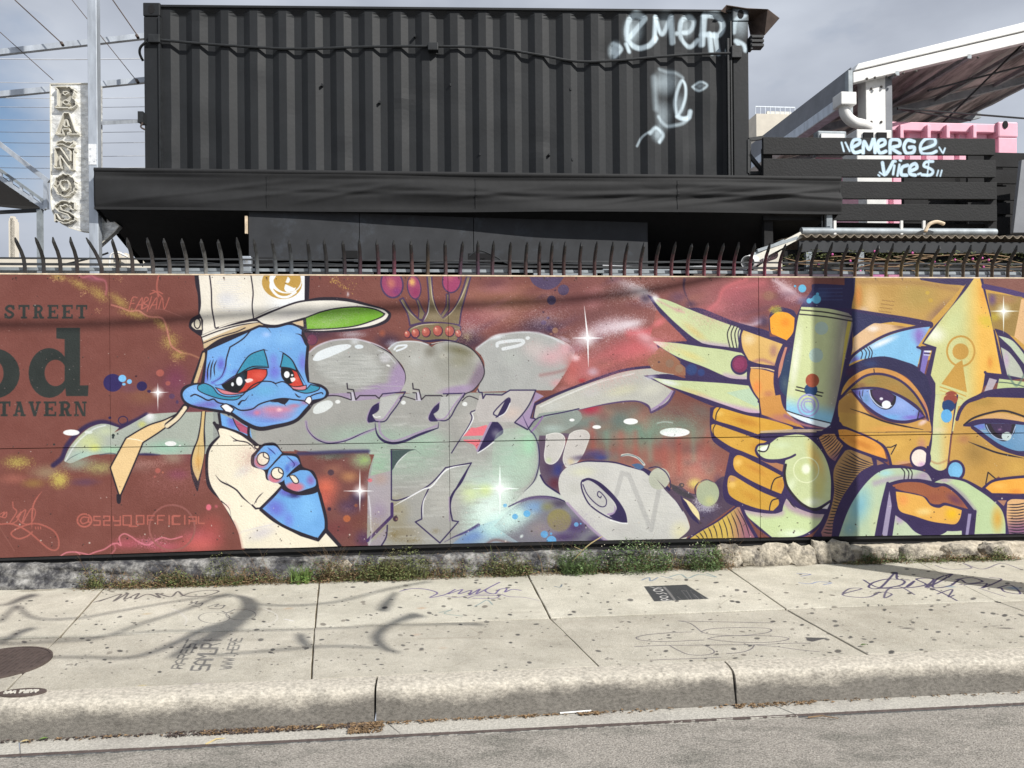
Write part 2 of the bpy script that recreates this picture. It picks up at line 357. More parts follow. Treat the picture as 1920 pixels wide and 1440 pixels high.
    P.line('1535,80 1515,180 1530,290',C,17,a=.85); P.line('1450,265 1520,240 1570,262',C,13); P.line('1465,225 1510,245 1560,290',C,12)
    FAB=[[(0,.05),(-.02,1)],[(0,.08),(.15,.05)],[(-.01,.5),(.1,.48)]]
    x0=1280
    def mk(sg,x,w=60): marker(P,sg,x,300,w,110,C,10,slant=34)
    mk([[(.05,1),(.05,0),(.8,0)],[(.05,.5),(.6,.5)]],1245); mk([[(0,1),(.5,0),(.9,1)],[(.1,.65),(.8,.6)]],1310); mk([[(0,1),(0,0),(.6,.15),(.1,.5),(.8,.7),(.1,1)]],1370)
    mk([[(.2,-.1),(.2,1.2)]],1420,40); mk([[(0,1),(.5,0),(.9,1)],[(.1,.65),(.8,.6)]],1445,70); mk([[(0,1),(.05,0),(.8,1),(1,0)]],1530,70)
    P.line('1465,420 1560,412 1749,480 1800,510',(146,92,84),8,taper=3)
    # signatures
    P.o(0,760,4.8)
    P.line('115,870 120,920 150,960 90,1060 150,1040 190,960 150,1010 230,940 200,1060 280,930 320,960 280,1060 200,1060 150,1000',C,11,a=.85)
    P.line('380,770 300,900 285,1110',C,14,taper=1); P.line('0,980 40,960 20,1000 60,960 50,1010 0,1000',C,9); P.line('0,1070 120,1070 260,1140 440,1290 520,1290 525,1200 470,1120 330,1065 200,1090 100,1150 160,1200 240,1180 290,1140',C,15,a=.85)
    for i in range(3): P.line([(320+i*22,1095),(322+i*22,1112)],C,9,sm=False)
    P.line('0,1100 60,1200 130,1310',(150,98,88),7,a=.6)
    P.ell(760,1035,64,58,None,out=C,w=15,a=.9); P.line('795,1010 750,1005 725,1035 745,1065 790,1050* 800,1010* 800,1050 825,1050',C,12)
    O=C
    def sq(x,y,w,h,segs): marker(P,segs,x,y,w,h,C,12,sm=False)
    y=1000
    sq(845,y,56,78,[[(1,0),(0,0),(0,.45),(1,.5),(1,1),(0,1)]]); sq(935,y-2,52,80,[[(1,0),(0,0)],[(0,0),(0,.5)],[(0,.5),(0,1)],[(0,1),(1,1)],[(0,.5),(1,.5)],[(1,0),(1,.5)]])
    sq(1020,y,64,78,[[(0,0),(.05,.5),(1,.5)],[(1,0),(1,1),(.2,1)]]); sq(1110,y-8,72,84,[[(0,0),(1,0),(1,1),(0,1),(0,0)]]); sq(1165,y,70,88,[[(0,1),(1,1)]])
    sq(1230,y-8,66,76,[[(0,0),(1,0),(1,1),(0,1),(0,0)]]); sq(1330,y-8,60,78,[[(0,1),(0,0),(1,0)],[(0,.5),(.8,.5)]]); sq(1420,y-8,60,78,[[(0,1),(0,0),(1,0)],[(0,.5),(.8,.5)]])
    sq(1524,y-8,4,78,[[(0,0),(0,1)]]); sq(1560,y-8,62,76,[[(1,0),(0,0),(0,1),(1,1)]])
    P.o(320,760,S)
    sq(15,950,60,68,[[(1,0),(0,0),(0,1),(1,1)]]); sq(122,945,4,74,[[(0,0),(0,1)]]); sq(160,955,60,60,[[(0,1),(0,0),(1,0),(1,1)],[(0,.6),(1,.6)]]); sq(240,955,50,55,[[(0,0),(0,1),(1,1)]])
    # ---- the silver letter body
    P.o(0,0)
    P.fill('560,790* 590,748 625,740 1003,735* 990,790 1010,815 1016,870 1005,905 985,930* 1045,930 1100,975 1160,1022* 880,1022 688,1022* 690,900 702,852* 600,850 520,838 400,850* 400,760*',(150,156,152))
    m=P.fill('565,790* 590,748 625,742 1003,737* 985,790 1006,815 1012,870 1000,900 985,922 1000,918* 1050,925 1160,1022* 690,1022* 690,930 702,852* 640,846 560,846 480,846* 480,780*',SIL)
    for q in [(690,820,150,40,(150,178,160)),(760,860,120,60,(160,186,168)),(705,880,40,70,(150,190,160)),(960,860,60,70,(168,206,184)),(985,830,30,50,(160,206,170)),(900,900,90,60,(176,188,178)),(925,930,90,80,(196,228,212)),
              (910,980,70,50,(200,240,226)),(920,960,50,60,(228,246,240)),(880,925,36,30,(206,222,160)),(740,960,40,50,(150,140,108)),(705,950,30,60,(160,140,166)),(830,930,60,60,(182,182,176)),(905,790,80,40,(184,180,176)),(750,1000,60,30,(140,128,98)),(800,830,60,40,(158,190,168))]:
        P.glow(*q,.75,clip=m,sp=.4)
    for i in range(240):  # brushed strokes
        x,y=660+P.rng.rand()*330,750+P.rng.rand()*260; P.line([(x,y),(x+10+P.rng.rand()*40,y-3+P.rng.rand()*5)],(150,150,146) if i%2 else (196,198,194),3,a=.3,soft=2,clip=m)
    # background block below left bubbles (orange/brown cloud between coat and letters)
    P.o(560,740,S)
    bk='-40,470* 140,500 590,480* 620,560 600,640 590,760 590,1000 585,1240* 600,1310* 330,1310* 60,1000* 0,600*'
    m=P.fill(bk,(116,70,66))
    for q in [(560,560,180,120,(140,170,130)),(230,790,170,150,(226,112,86)),(200,900,170,130,(200,96,80)),(300,640,140,80,(150,100,84)),(430,960,150,110,(70,48,82)),(500,880,110,90,(60,48,78)),(330,1150,260,130,(112,56,58)),(560,1230,120,120,(74,44,86)),(430,700,130,80,(176,124,84)),(480,1100,110,90,(116,66,60)),
              (300,520,240,50,(80,84,80)),(600,760,60,120,(140,120,120))]: P.glow(*q,.85,clip=m,sp=.5)
    P.line('0,505 140,500 350,490 595,485',(54,50,92),32,soft=14,a=.85); P.mist(560,560,110,90,(160,190,90),.7,0,.5); P.mist(430,980,140,110,(200,150,130),.4,0,.45); P.mist(250,540,240,60,(150,170,150),.5,0,.5)
    P.glow(275,665,32,30,(72,52,66),.9,hard=.7); P.glow(412,1060,36,34,(180,100,62),.9,hard=.75); P.glow(490,948,18,18,(150,88,62),.8,hard=.6); P.glow(262,978,20,20,(48,28,52),.9,hard=.6); P.glow(310,980,9,9,(48,28,52),.9)
    # L-shaped foot and its purple edge
    P.fill('590,860* 620,1190* 800,1040* 790,930* 795,650* 600,700*',(166,158,166),a=.9)
    P.glow(700,720,110,90,(176,150,140),.7); P.glow(690,1000,110,120,(150,134,160),.7)
    P.fill('785,478* 1000,470 940,490 860,570 800,650*',(66,84,84)); P.line('790,470 980,470 1020,485 1045,508',INK,8,taper=2); P.line('940,492 870,555 820,620',(215,220,220),8,taper=1)
    P.line('795,480* 795,900* 850,905 960,870* 1130,765 1260,625* 1480,585* 1310,890 1318,1080* 1370,1088* 1210,1270* 1000,1090* 1055,1065* 1060,940 1115,800*',NAVY,11,sm=True)
    P.line('805,960 1060,815 1140,785 1275,640 1470,600',(230,232,234),12,taper=1); P.line('1065,1060 1068,930 1105,840',(226,228,230),9,taper=1)
    P.line('1475,590 1400,740 1302,890 1312,1080',NAVY,16,taper=3)
    P.line('800,935* 800,1040* 590,1250*',(64,44,96),26); P.line('1290,880 1295,1080',LILAC,12,a=.7)
    P.fill('590,1290* 640,1250 760,1130* 755,1230 700,1305*',(158,150,160)); P.line('760,1120 750,1220 705,1300',NAVY,12)
    P.line('605,1290 640,1130',(200,196,208),14,soft=6,a=.6); P.line('600,870 615,1000 620,1160',(220,222,228),12,soft=4,a=.7)
    P.line('1540,1120 1450,1170 1330,1220 1250,1262',(54,40,96),32,taper=2,soft=4,a=.9)
    P.fill('1540,1125* 1450,1180 1300,1290* 1900,1290* 1900,1000*',(120,160,200),a=.5)
    P.glow(1480,1220,220,90,(96,130,190),.8,-20); P.glow(1750,1120,260,160,(168,216,216),.8); P.glow(1800,1230,180,70,(150,160,166),.7)
    for q in [(1175,1165,80,50),(980,1250,200,60),(820,1200,70,110)]: P.mist(*q,(110,90,40),.6,0,.5)
    P.ell(830,1063,22,24,(64,44,60)); P.ell(840,1065,10,10,(130,100,90)); P.line('1600,1290 1680,1245 1800,1270 1900,1300',(110,70,64),20,soft=18,a=.7)
    # ---- upper bubbles
    P.o(560,500,S)
    b3='140,712* 230,640 350,590 520,560 640,565 800,600 920,650 1000,720* 960,830 860,990 800,1060* 640,1060* 150,1075* 210,930 220,830 190,760'
    P.o(860,500,S); m=P.fill(b3,(168,170,168))
    for q in [(800,770,220,130,(214,166,172)),(920,700,130,110,(214,150,156)),(640,700,170,120,(196,184,182)),(780,950,170,90,(180,172,172)),(450,780,160,120,(176,180,176)),(860,1000,110,60,(214,150,156))]: P.glow(*q,.8,clip=m,sp=.5)
    P.line('150,700 300,600 420,572 540,560 680,568 800,610 900,660',(214,220,226),14,soft=9,a=.7); P.glow(330,600,110,34,(226,232,238),.8,-14)
    P.line('330,680 350,650 540,632 530,670 380,705',(222,228,232),28,soft=3,a=.9); P.ell(592,612,20,15,(216,222,224)); P.glow(1000,780,44,40,(240,214,216),.7)
    P.line('345,740 380,800 350,860 385,960 380,1040',(160,164,164),5,soft=3,a=.6); P.line('700,930 860,900 990,850 1100,780 1240,700',(150,90,90),26,soft=18,a=.45)
    P.glow(900,620,90,30,(200,190,210),.6,20,sp=.8)
    for q in [(1000,800,150,110,(196,112,112)),(960,960,110,110,(190,110,104)),(1010,700,110,70,(160,100,110)),(900,1050,120,50,(170,110,110)),(980,880,90,110,(186,96,92))]: P.glow(*q,.8,sp=.6)
    P.glow(1000,780,60,50,(236,206,212),.7)
    P.o(560,500,S)
    m1=P.fill('75,765* 130,700 250,645 400,622 520,628 650,665 790,750 880,850 915,930 905,1020 865,1075* 480,1110* 80,1150* 60,900',SIL,out=None)
    for q in [(860,950,120,240,LILAC,20),(700,1050,260,70,LILAC,-6),(740,780,70,60,(196,196,200),0)]: P.glow(q[0],q[1],q[2],q[3],q[4],.95,q[5],clip=m1,sp=.1,hard=.35)
    P.glow(430,860,330,190,(174,176,172),1,10,clip=m1,hard=.7,sp=.1)
    for i in range(130):
        x,y=140+P.rng.rand()*560,730+P.rng.rand()*320; P.line([(x,y),(x+60+P.rng.rand()*150,y-8+P.rng.rand()*16)],(146,148,146) if i%2 else (198,200,198),6,a=.35,soft=5,clip=m1)
    P.line('90,735 160,680 280,635 420,620 530,628 680,675 770,730',(208,206,220),13,soft=5,a=.8); P.line('620,655 790,745 880,850 917,930 905,1020 870,1068',INK,9,taper=1)
    P.fill('122,790* 170,730 300,680 420,665 445,690 300,760 180,805 130,805',(222,230,234)); P.ell(518,686,38,18,(216,226,232)); P.glow(460,580,170,50,(196,196,206),.6,sp=.9); P.glow(480,640,60,50,(220,226,232),.6,sp=.5)
    P.line('680,715 760,750 830,830',(206,208,212),8,soft=4,a=.8); P.ell(768,848,18,8,(226,228,226),20)
    m2=P.fill('765,700* 820,655 900,640 1000,640 1090,660 1140,690* 1200,655 1330,648 1450,690 1540,770 1585,870 1570,960 1500,1060 1420,1090* 1000,1090* 870,1075* 910,1000 918,930 890,850 820,770',(168,168,162))
    P.glow(1540,960,110,250,(132,116,134),.95,24,clip=m2,hard=.3,sp=.1); P.glow(1350,1060,230,60,LILAC,.9,-10,clip=m2,hard=.3)
    P.glow(1330,830,220,200,(152,152,144),1,20,clip=m2,hard=.6); P.glow(1380,720,190,70,(108,104,74),.8,15,clip=m2); P.glow(1130,720,80,90,(112,108,96),.7,40,clip=m2); P.glow(1380,800,150,100,(140,138,116),.7,clip=m2)
    P.glow(1000,800,110,110,(186,188,184),.7,clip=m2); P.glow(1240,760,60,50,(186,184,172),.7,clip=m2)
    P.line('1130,670 1200,650 1330,645 1460,690 1550,780 1590,880 1575,960 1500,1055 1430,1090 1410,1120',INK,9); P.line('1140,662 1220,646 1340,640',(214,214,206),6)
    P.line('770,705 830,655 920,640 1030,645 1110,668',(214,220,226),12,soft=5,a=.8); P.line('1060,640 1120,668 1165,705',(74,60,70),7,taper=2)
    P.line('820,710 850,680 925,675 900,700 840,722',(224,232,238),16,soft=3); P.glow(800,660,80,50,(190,196,210),.6,sp=.8)
    # letter tops: saw line with notches, three bubbles
    def topline(x):
        P.line([(x,y_) for x,y_ in ()] or '0,0 0,0',INK,.01) if 0 else None
    lil='240,1090* 450,1080* 500,1075* 880,1070* 690,1130* 490,1150* 440,1140 340,1110 250,1115'
    P.fill(lil,LILAC,a=.8)
    for dx,wd in ((0,1),(562,1)):
        P.fill([(440+dx,1150),(440+dx,1075),(480+dx,1075),(490+dx,1150)],(190,186,200),sm=False)
        P.line([(415+dx,1000),(420+dx,1048),(470+dx,1055),(490+dx,1140),(525+dx,1105),(660+dx,1105),(690+dx,1130),(720+dx,1090)],INK,10,sm=False)
        P.line([(418+dx,1080),(447+dx,1082),(452+dx,1140)],INK,9,sm=False)
    P.line('720,1090* 915,1072* 850,1180 790,1260 745,1320 690,1330 640,1320',NAVY,10); P.line('1240,1090* 1425,1085* 1350,1200 1300,1290 1250,1320 1180,1310',NAVY,10)
    P.fill('700,1120* 860,1100* 800,1210 740,1290 700,1310 650,1290 640,1270* 690,1230',(178,180,178)); P.fill('1220,1115* 1390,1105* 1310,1240 1270,1295 1210,1300 1160,1260* 1200,1230',(178,180,178))
    P.line('620,1285 650,1310 720,1310 780,1240 880,1100',LILAC,14,a=.9); P.line('1150,1285 1200,1310 1260,1290 1330,1190 1410,1090',LILAC,12,a=.9)
    P.line('100,1210 150,1150 240,1110 340,1108 450,1142',INK,9); P.line('870,1130 900,1112 1000,1140',INK,8); P.line('1400,1150 1460,1110 1560,1148',INK,8)
    P.line('690,1165 620,1220 590,1300 600,1335',LILAC,16); P.fill('688,1165* 685,1230 630,1270* 640,1290* 665,1325* 600,1335 592,1290 630,1200',NAVY)
    P.line('1205,1165 1150,1220 1115,1290 1130,1325',LILAC,14); P.fill('1205,1165* 1200,1225 1155,1262* 1170,1290* 1195,1325* 1130,1325 1115,1290 1150,1215',NAVY)
    P.line('640,1270 655,1290 700,1285',(230,230,234),8)
    P.fill('125,1250* 130,1210 180,1165 260,1145 295,1170 280,1205 220,1245 150,1262',(216,222,222)); P.ell(336,1158,22,16,(226,230,230)); P.ell(898,1165,20,17,(222,226,226)); P.ell(1424,1177,22,18,(222,226,226))
    P.o(560,740,S)
    P.line('65,230 80,300 140,370 230,405 330,408 430,380 560,330 660,290',LILAC,24,a=.7); P.line('65,230 80,300 140,370 230,412 330,410 430,385 560,325 660,290',NAVY,9,taper=1)
    P.line('655,235 670,330 720,390 800,415 900,400 1040,340 1195,285* 1200,235*',NAVY,22,taper=1); P.line('690,240 700,320 750,375 830,395 1000,335 1185,265',LILAC,18,a=.8)
    # the R-like letter
    P.line('1548,90 1520,130 1480,145* 1470,160* 1485,200 1450,280 1360,420 1310,500',NAVY,9); P.line('1530,140 1490,160 1495,210 1440,310 1380,390',(226,228,230),9,taper=1)
    P.fill('1480,280* 1560,285 1620,262* 1580,350* 1410,355*',(226,112,124)); P.fill('1410,385* 1540,385 1570,395* 1525,470* 1500,430 1430,405',(222,116,126))
    P.fill('1690,190* 1750,35* 1815,30* 1790,110 1740,175',NAVY); P.line('1610,300 1680,180 1760,20',LILAC,16)
    P.fill('1530,505* 1600,350 1665,225 1700,230 1745,280 1750,330 1700,370 1630,430',NAVY); P.glow(1690,330,60,60,(150,150,160),.6); P.line('1535,500 1600,460 1680,400',(226,230,232),9); P.line('1530,480 1600,330 1650,230',LILAC,16)
    P.o(860,500,S)
    P.fill('180,1100* 380,1100* 440,1060* 655,1060* 590,1200 500,1330* 300,1330* 180,1330* 140,1240*',(184,180,178)); P.glow(450,1250,150,90,(206,186,176),.7)
    P.line('165,1050* 175,1075 200,1078* 208,1130* 230,1095* 370,1100* 440,1058* 660,1058* 610,1170 550,1260 480,1335* 590,1395* 670,1300* 615,1300* 650,1175*',NAVY,11)
    P.fill('660,1075* 730,1110* 650,1160* 610,1300* 665,1310* 590,1385* 495,1335* 560,1260 620,1180',LILAC)
    P.line('330,1280 300,1250 410,1135 440,1135 430,1180 380,1260 320,1290',NAVY,10); P.fill('330,1280* 405,1135* 440,1132* 425,1190 370,1265',NAVY); P.line('345,1285 400,1250 440,1170',(228,230,232),7)
    P.fill('100,1400* 150,1380 240,1355* 210,1417* 80,1417*',(226,112,124))
    # arrow arm to the right
    P.glow(1250,960,170,60,(60,46,90),.8,-20)
    arm='640,1290* 665,1190* 900,1080 1200,970 1400,905 1600,875 1750,880 1850,925* 1600,930* 1840,1065* 1790,1150 1720,1200 1650,1240* 1620,1180 1500,1145 1300,1165 1050,1220 800,1280 700,1310'
    P.line('655,1180 800,1110 1000,1030 1200,955 1400,890 1600,862 1760,865 1870,905',NAVY,22,soft=3); P.line('660,1310 720,1290* 900,1245 1200,1180 1500,1145 1620,1190 1650,1245* 1740,1200 1800,1150 1845,1070',(80,60,100),26,soft=2)
    m=P.fill(arm,(184,184,176))
    for q in [(1400,1060,220,70,(206,204,172)),(1650,1050,180,80,(206,206,190)),(800,1200,160,60,(190,194,190)),(1130,1080,120,60,(186,184,184))]: P.glow(*q,.7,-12,clip=m)
    P.line('655,1185* 640,1290*',NAVY,10); P.line('1640,1235 1730,1180 1800,1110 1838,1060',LILAC,22,clip=m); P.line('700,1200 900,1110 1200,990 1500,915',(222,224,222),12,soft=5,a=.7,clip=m)
    P.line('660,1165 760,1120 1100,985',(52,34,66),10)
    for i in range(20): P.line([(700+P.rng.rand()*200,1180+i*3),(1200+P.rng.rand()*300,1000+i*7)],(176,176,170),4,a=.25,clip=m,soft=3)
    # lower right: B belly, small bubbles, scroll
    P.o(860,740,S)
    P.fill('600,300* 690,160* 1000,130 1060,200* 1000,260 860,330 760,350 660,360*',(140,152,146),a=.85); P.glow(800,290,150,60,(170,190,184),.7); P.line('480,240 590,300* 680,200 900,150 1030,120',NAVY,10); P.line('620,320 680,250 720,190',(140,110,160),14)
    P.fill('690,350* 770,350* 900,330 1000,340 1060,330 1000,580 880,620 855,850* 780,800 710,700 690,600 680,450',(92,76,96)); P.glow(850,640,100,110,(46,50,120),.9); P.glow(820,760,90,90,(90,30,48),.8); P.glow(770,620,70,110,(70,50,80),.7); P.glow(900,400,60,60,(150,70,66),.7)
    P.line('540,160 600,290 650,350 680,430 690,520 680,640 640,750 560,830',NAVY,10,taper=1); P.fill('380,300 520,290 600,320 650,400 670,500 670,620 620,730 560,790 420,840 300,700 300,400',(168,196,176),a=.35); P.glow(610,430,90,150,(160,214,178),.7); P.glow(560,620,150,170,(180,206,186),.7)
    P.line('670,420 682,520 676,620 650,700',(156,160,166),10,a=.8)
    P.fill('750,345* 830,328 890,345 912,400 890,480 850,560 800,595 750,580 735,520 745,430',(196,194,190),out=(226,226,222),w=6); P.glow(770,560,40,40,(190,206,160),.7)
    P.fill('950,340* 1000,310 1080,305 1120,350 1100,430 1060,520 1000,590 920,620* 895,560 910,470',(196,192,188),out=(214,214,208),w=6); P.glow(960,570,50,50,(206,190,150),.7)
    P.glow(1080,540,170,40,(70,56,90),.8); P.glow(1220,540,90,40,(46,60,130),.8); 
    # foot strokes of the B
    P.fill('420,1000* 560,910 700,870 800,880 930,935* 1100,1130 1240,1240* 1400,1270* 520,1270* 300,1130*',(120,120,130)); 
    for q in [(520,1020,220,130,(190,230,226)),(640,960,160,90,(120,160,206)),(860,930,120,60,(70,60,84)),(1000,1130,170,110,(64,44,96)),(900,1220,200,60,(66,46,92)),(700,1150,170,110,(150,140,136)),(420,1080,220,160,(206,240,232)),(300,1150,180,100,(176,214,214)),(1180,1240,120,60,(50,34,80)),(760,960,90,60,(130,130,90))]: P.glow(*q,.85,sp=.4)
    P.glow(860,1075,118,108,(136,128,84),1,20,hard=.75); P.fill('690,640* 720,720 780,800 900,880 1000,950* 920,920 760,870 620,870 470,930* 600,800 670,720',(190,196,190))
    P.line('430,960 560,900 700,872 830,885 960,940 1100,1020 1250,1110 1330,1150 1355,1185 1330,1195',NAVY,11); P.line('880,850 1000,915 1130,980 1250,1040',NAVY,12); P.line('700,690 750,770 870,850',NAVY,14)
    P.line('470,940 600,890 740,880 860,905',(96,80,120),26,soft=6,a=.8,taper=1)
    m=P.fill('865,840* 855,750 880,670 950,610 1080,572 1250,578 1450,610 1600,660 1750,770 1850,880 1930,1000 1980,1130 1960,1220 1900,1270* 1280,1270* 1100,1120 930,940* 880,870*',(198,198,194))
    for q in [(1060,660,180,70,(206,208,180)),(1000,800,120,100,(190,190,184)),(1700,1000,260,200,(206,206,200)),(1900,1170,130,130,(222,216,170)),(1400,1150,170,90,(186,184,182))]: P.glow(*q,.7,clip=m)
    for i in range(46):
        x,y=1350+P.rng.rand()*450,720+P.rng.rand()*480; P.line([(x,y),(x+70+P.rng.rand()*140,y+8)],(180,180,178) if i%2 else (214,214,210),5,a=.4,soft=4,clip=m)
    P.line('1350,860 1400,670 1460,690 1650,1160 1720,800',(150,150,150),40,sm=False,a=.4,soft=6,clip=m)
    P.line('950,605 1080,572 1200,572 1330,580 1450,612 1600,660',NAVY,12,taper=1); P.line('930,930 1100,1110 1240,1235 1300,1270',LILAC,22,soft=3,a=.8)
    P.line('1500,610 1600,650 1720,740 1800,820 1870,900 1920,1000',NAVY,40,taper=1); P.fill('1480,600* 1540,590 1590,620 1540,640',(70,100,140)); P.line('1400,520 1460,515 1540,545 1590,600',(196,196,190),20); P.line('1390,530 1440,515 1520,530 1585,590',(84,110,120),6)
    P.ell(1720,720,90,95,(180,184,168),30); P.line('1630,630 1700,620 1770,660 1810,730 1815,800',NAVY,9)
    P.line('1060,735 1120,720 1220,765 1340,880 1420,1000 1440,1090* 1380,1085 1260,1040 1130,950 1070,850 1050,770 1060,735',NAVY,12)
    P.fill('1060,735* 1120,722 1220,768 1330,870 1400,960 1440,1050 1440,1098* 1360,1080 1290,1040* 1350,990 1340,930 1270,850 1180,770 1110,735 1065,750',NAVY)
    m=P.fill('1075,745* 1120,735 1200,785 1290,880 1345,970 1330,1020 1270,1030 1170,960 1090,870 1065,790',(186,186,184)); P.line('1345,940 1340,1010 1280,1030',LILAC,22,clip=m)
    P.line('1065,770 1100,850 1160,920 1220,960 1260,950 1265,900 1230,850 1200,830 1190,860 1215,885 1222,870',NAVY,8)
    P.line('1300,1075 1390,1100 1445,1105',(230,232,234),9)
    # ---- right fringe: dark ground beneath the hand
    P.o(1180,740,S)
    P.fill('230,720* 340,830* 420,780 560,850 720,760 820,700 960,780 930,930* 560,1200* 420,1240* 520,1130 430,950 340,850',(80,64,84))
    P.glow(640,1000,170,130,(70,60,88),.9,sp=.6); P.glow(560,760,90,70,(220,206,100),.85,sp=.5); P.glow(760,800,70,170,(62,44,80),.8); P.mist(650,960,180,80,(220,220,230),.8,0,.7); P.mist(600,900,130,80,(230,230,235),.7,0,.6)
    P.line('345,760 430,830 560,890',(60,56,66),46,soft=8,taper=1); P.fill('445,880* 520,920 590,1000 605,1080* 540,1010 470,930',(226,212,160)); P.line('440,870 520,1010 600,1110',NAVY,36,taper=1)
    P.ell(672,845,98,112,(166,176,146),out=None); P.glow(690,910,80,70,(196,200,140),.8); P.line('600,745 565,800 570,870',(60,44,66),12,taper=1); P.line('590,760 660,728 740,760',(90,80,90),8,taper=1,soft=2)
    P.ell(448,776,24,20,(70,60,66)); P.ell(452,776,10,9,(140,110,90))
    # ---- crown
    P.o(560,500,S); OL=(128,112,84); NV=(70,50,88)
    P.ell(800,150,100,125,NV,-12); m=P.ell(800,148,86,112,(150,64,100),-12); P.glow(790,140,60,80,(196,120,96),.75,-20,clip=m); P.glow(840,210,60,60,(124,50,110),.8,clip=m)
    P.ell(990,178,62,105,NV,-8); m=P.ell(990,176,52,96,(150,64,100),-8); P.glow(970,130,46,60,(226,180,100),.95,-12,clip=m); P.glow(1000,220,50,60,(140,40,90),.6,clip=m)
    P.ell(1312,118,84,112,NV,8); m=P.ell(1312,114,74,104,(158,64,104),8); P.glow(1300,90,50,60,(190,110,110),.5,clip=m)
    P.line('770,160 740,80',(0,0,0),.1)
    crown='865,285* 895,268* 960,380 1030,450 1065,470* 1100,400 1115,280 1100,80* 1140,80* 1150,250 1190,380 1235,440* 1330,360 1390,240 1440,85* 1475,85* 1430,250 1395,380 1378,500* 1200,480 1060,482 955,505* 930,400'
    P.fill(crown,OL,out=NV,w=13); P.line('1100,80* 1140,80*',OL,10,sm=False)
    P.fill('1005,285* 1025,280* 1060,360 1085,400* 1060,455* 1025,450* 1030,360',OL,out=NV,w=9); P.fill('1265,235* 1290,235* 1290,370* 1235,440* 1215,420* 1260,340',OL,out=NV,w=9)
    P.line('1130,90 1145,260 1180,370 1230,440',(196,186,150),8,taper=1); P.line('1455,110 1400,250 1330,370 1245,455',(190,180,150),8,taper=1); P.line('1070,470 1110,390 1120,290',(206,204,196),8,taper=1); P.line('880,290 930,370 1010,450',(176,170,150),7,taper=1); P.glow(1180,430,130,60,(150,138,112),.6)
    band='940,545* 970,515 1060,490 1200,480 1330,492 1390,515* 1380,590 1350,640* 1200,625 1080,635 980,610*'
    m=P.fill(band,OL,out=NV,w=10); P.glow(1160,600,180,40,(110,96,70),.7,clip=m); P.line('950,540 1050,500 1200,490',(206,196,170),6,taper=1)
    for x,y,r in ((930,578,24),(1000,568,32),(1090,560,34),(1190,548,38),(1292,552,38),(1368,572,26)):
        P.ell(x+4,y+4,r+5,r+9,(64,34,60)); m=P.ell(x,y,r,r+5,(176,88,78)); P.glow(x-r*.3,y-r*.3,r*.7,r*.8,(226,150,130),.8,clip=m); P.ell(x-r*.4,y-r*.5,5,7,(240,210,190))
    P.line('1020,625 1110,640 1230,630 1350,642',(44,30,66),16,taper=1); P.mist(1440,600,110,90,(190,170,80),.6,0,.5); P.line('1270,250 1270,372',(80,60,80),4)
    P.spray(300,110,60,40,(196,160,80),60,3); P.spray(380,170,110,30,(196,160,80),70,3,35); P.spray(440,130,60,70,(180,146,80),30,2.6)
    P.glow(420,235,22,34,(206,200,206),.8); P.ell(405,230,10,22,(128,80,74)); P.glow(715,570,44,46,(160,84,60),.8); P.glow(115,625,50,52,(112,54,80),.9,hard=.75); P.ell(115,625,46,48,None,out=(60,40,70),w=5,a=.7)
    # ---- hanging cap straps of the character
    P.o(0,760,4.8)
    P.fill('1700,-60* 1660,40 1500,130 1330,190 1140,300* 1000,560* 1080,810* 1180,580 1285,330* 1440,230 1580,120 1700,0*',(228,196,142),out=INK,w=26)
    m=P.fill('1700,-60* 1660,40 1500,130 1330,190 1140,300* 1000,560* 1080,810* 1180,580 1285,330* 1440,230 1580,120 1700,0*',(232,200,146)); P.glow(1560,110,180,50,(236,226,200),.9,-35,clip=m); P.line('1150,298 1240,310 1290,325',(250,236,206),9,clip=m); P.fill('1050,800* 1095,800* 1085,880 1055,875',INK)
    P.o(320,500,S)
    P.line('-20,1360 60,1290 130,1200',INK,60); P.line('-30,1366 60,1296 125,1210',(232,216,184),34)
    P.line('290,740 250,860 200,1000',INK,50); P.line('290,750 255,870 215,990',(206,180,136),30)
    P.o(320,760,S)
    P.fill('265,50* 305,50* 295,200 300,330 285,470 235,735* 225,735* 180,600 170,480 190,380 225,300 250,180',INK); m=P.fill('272,50* 296,50* 285,200 285,300 290,400 270,520 235,650* 195,560 185,470 205,380 240,290 260,180',(214,186,128)); P.glow(235,480,50,110,(224,170,90),.8,clip=m); P.line('245,330 235,450 245,560',(190,150,80),5,clip=m)
    # ---- coat, arm, hand
    CRM=(236,228,206)
    coat='375,150* 470,190 600,230 690,280 750,330* 960,420* 1180,560* 1300,900 1345,1060* 1480,1215* 1400,1225 640,1245* 600,1120 540,1010 440,830 350,740 305,650 300,430 340,330 415,260*'
    P.fill(coat,INK)
    m=P.fill('405,195* 480,205 600,255 700,330 730,360* 800,560* 960,700* 770,880* 760,900* 900,1010 1110,1110 1250,1155* 1330,1095* 1440,1215* 1000,1222 610,1225* 580,1090 520,960 440,830 400,770 350,690 325,590 325,440 350,360 425,270*',CRM)
    P.glow(620,560,140,70,(206,206,212),.45,-30,clip=m,sp=.6); P.glow(780,1090,200,90,(196,192,206),.6,-20,clip=m); P.line('540,1000 580,1090 610,1220',(200,150,140),24,soft=16,a=.7,clip=m); P.glow(480,860,60,50,(240,200,190),.6,clip=m)
    for i in range(14): P.line([(560+i*24,1110-i*8),(640+i*26,1060-i*4)],(200,198,208),5,soft=3,a=.3,clip=m)
    P.line('510,260 570,300 650,315 700,350 725,385',INK,10,taper=1); P.line('540,305 600,305',INK,8,taper=2); P.line('385,595 430,650 510,690 570,730 620,790 700,860',INK,13,taper=1); P.line('470,650 500,680',INK,8,taper=1)
    P.line('795,745 750,790 715,850',INK,8,taper=1); P.line('435,820 500,880 520,960',INK,9,taper=2); P.line('700,855* 730,885* 770,880* 950,700*',INK,15)
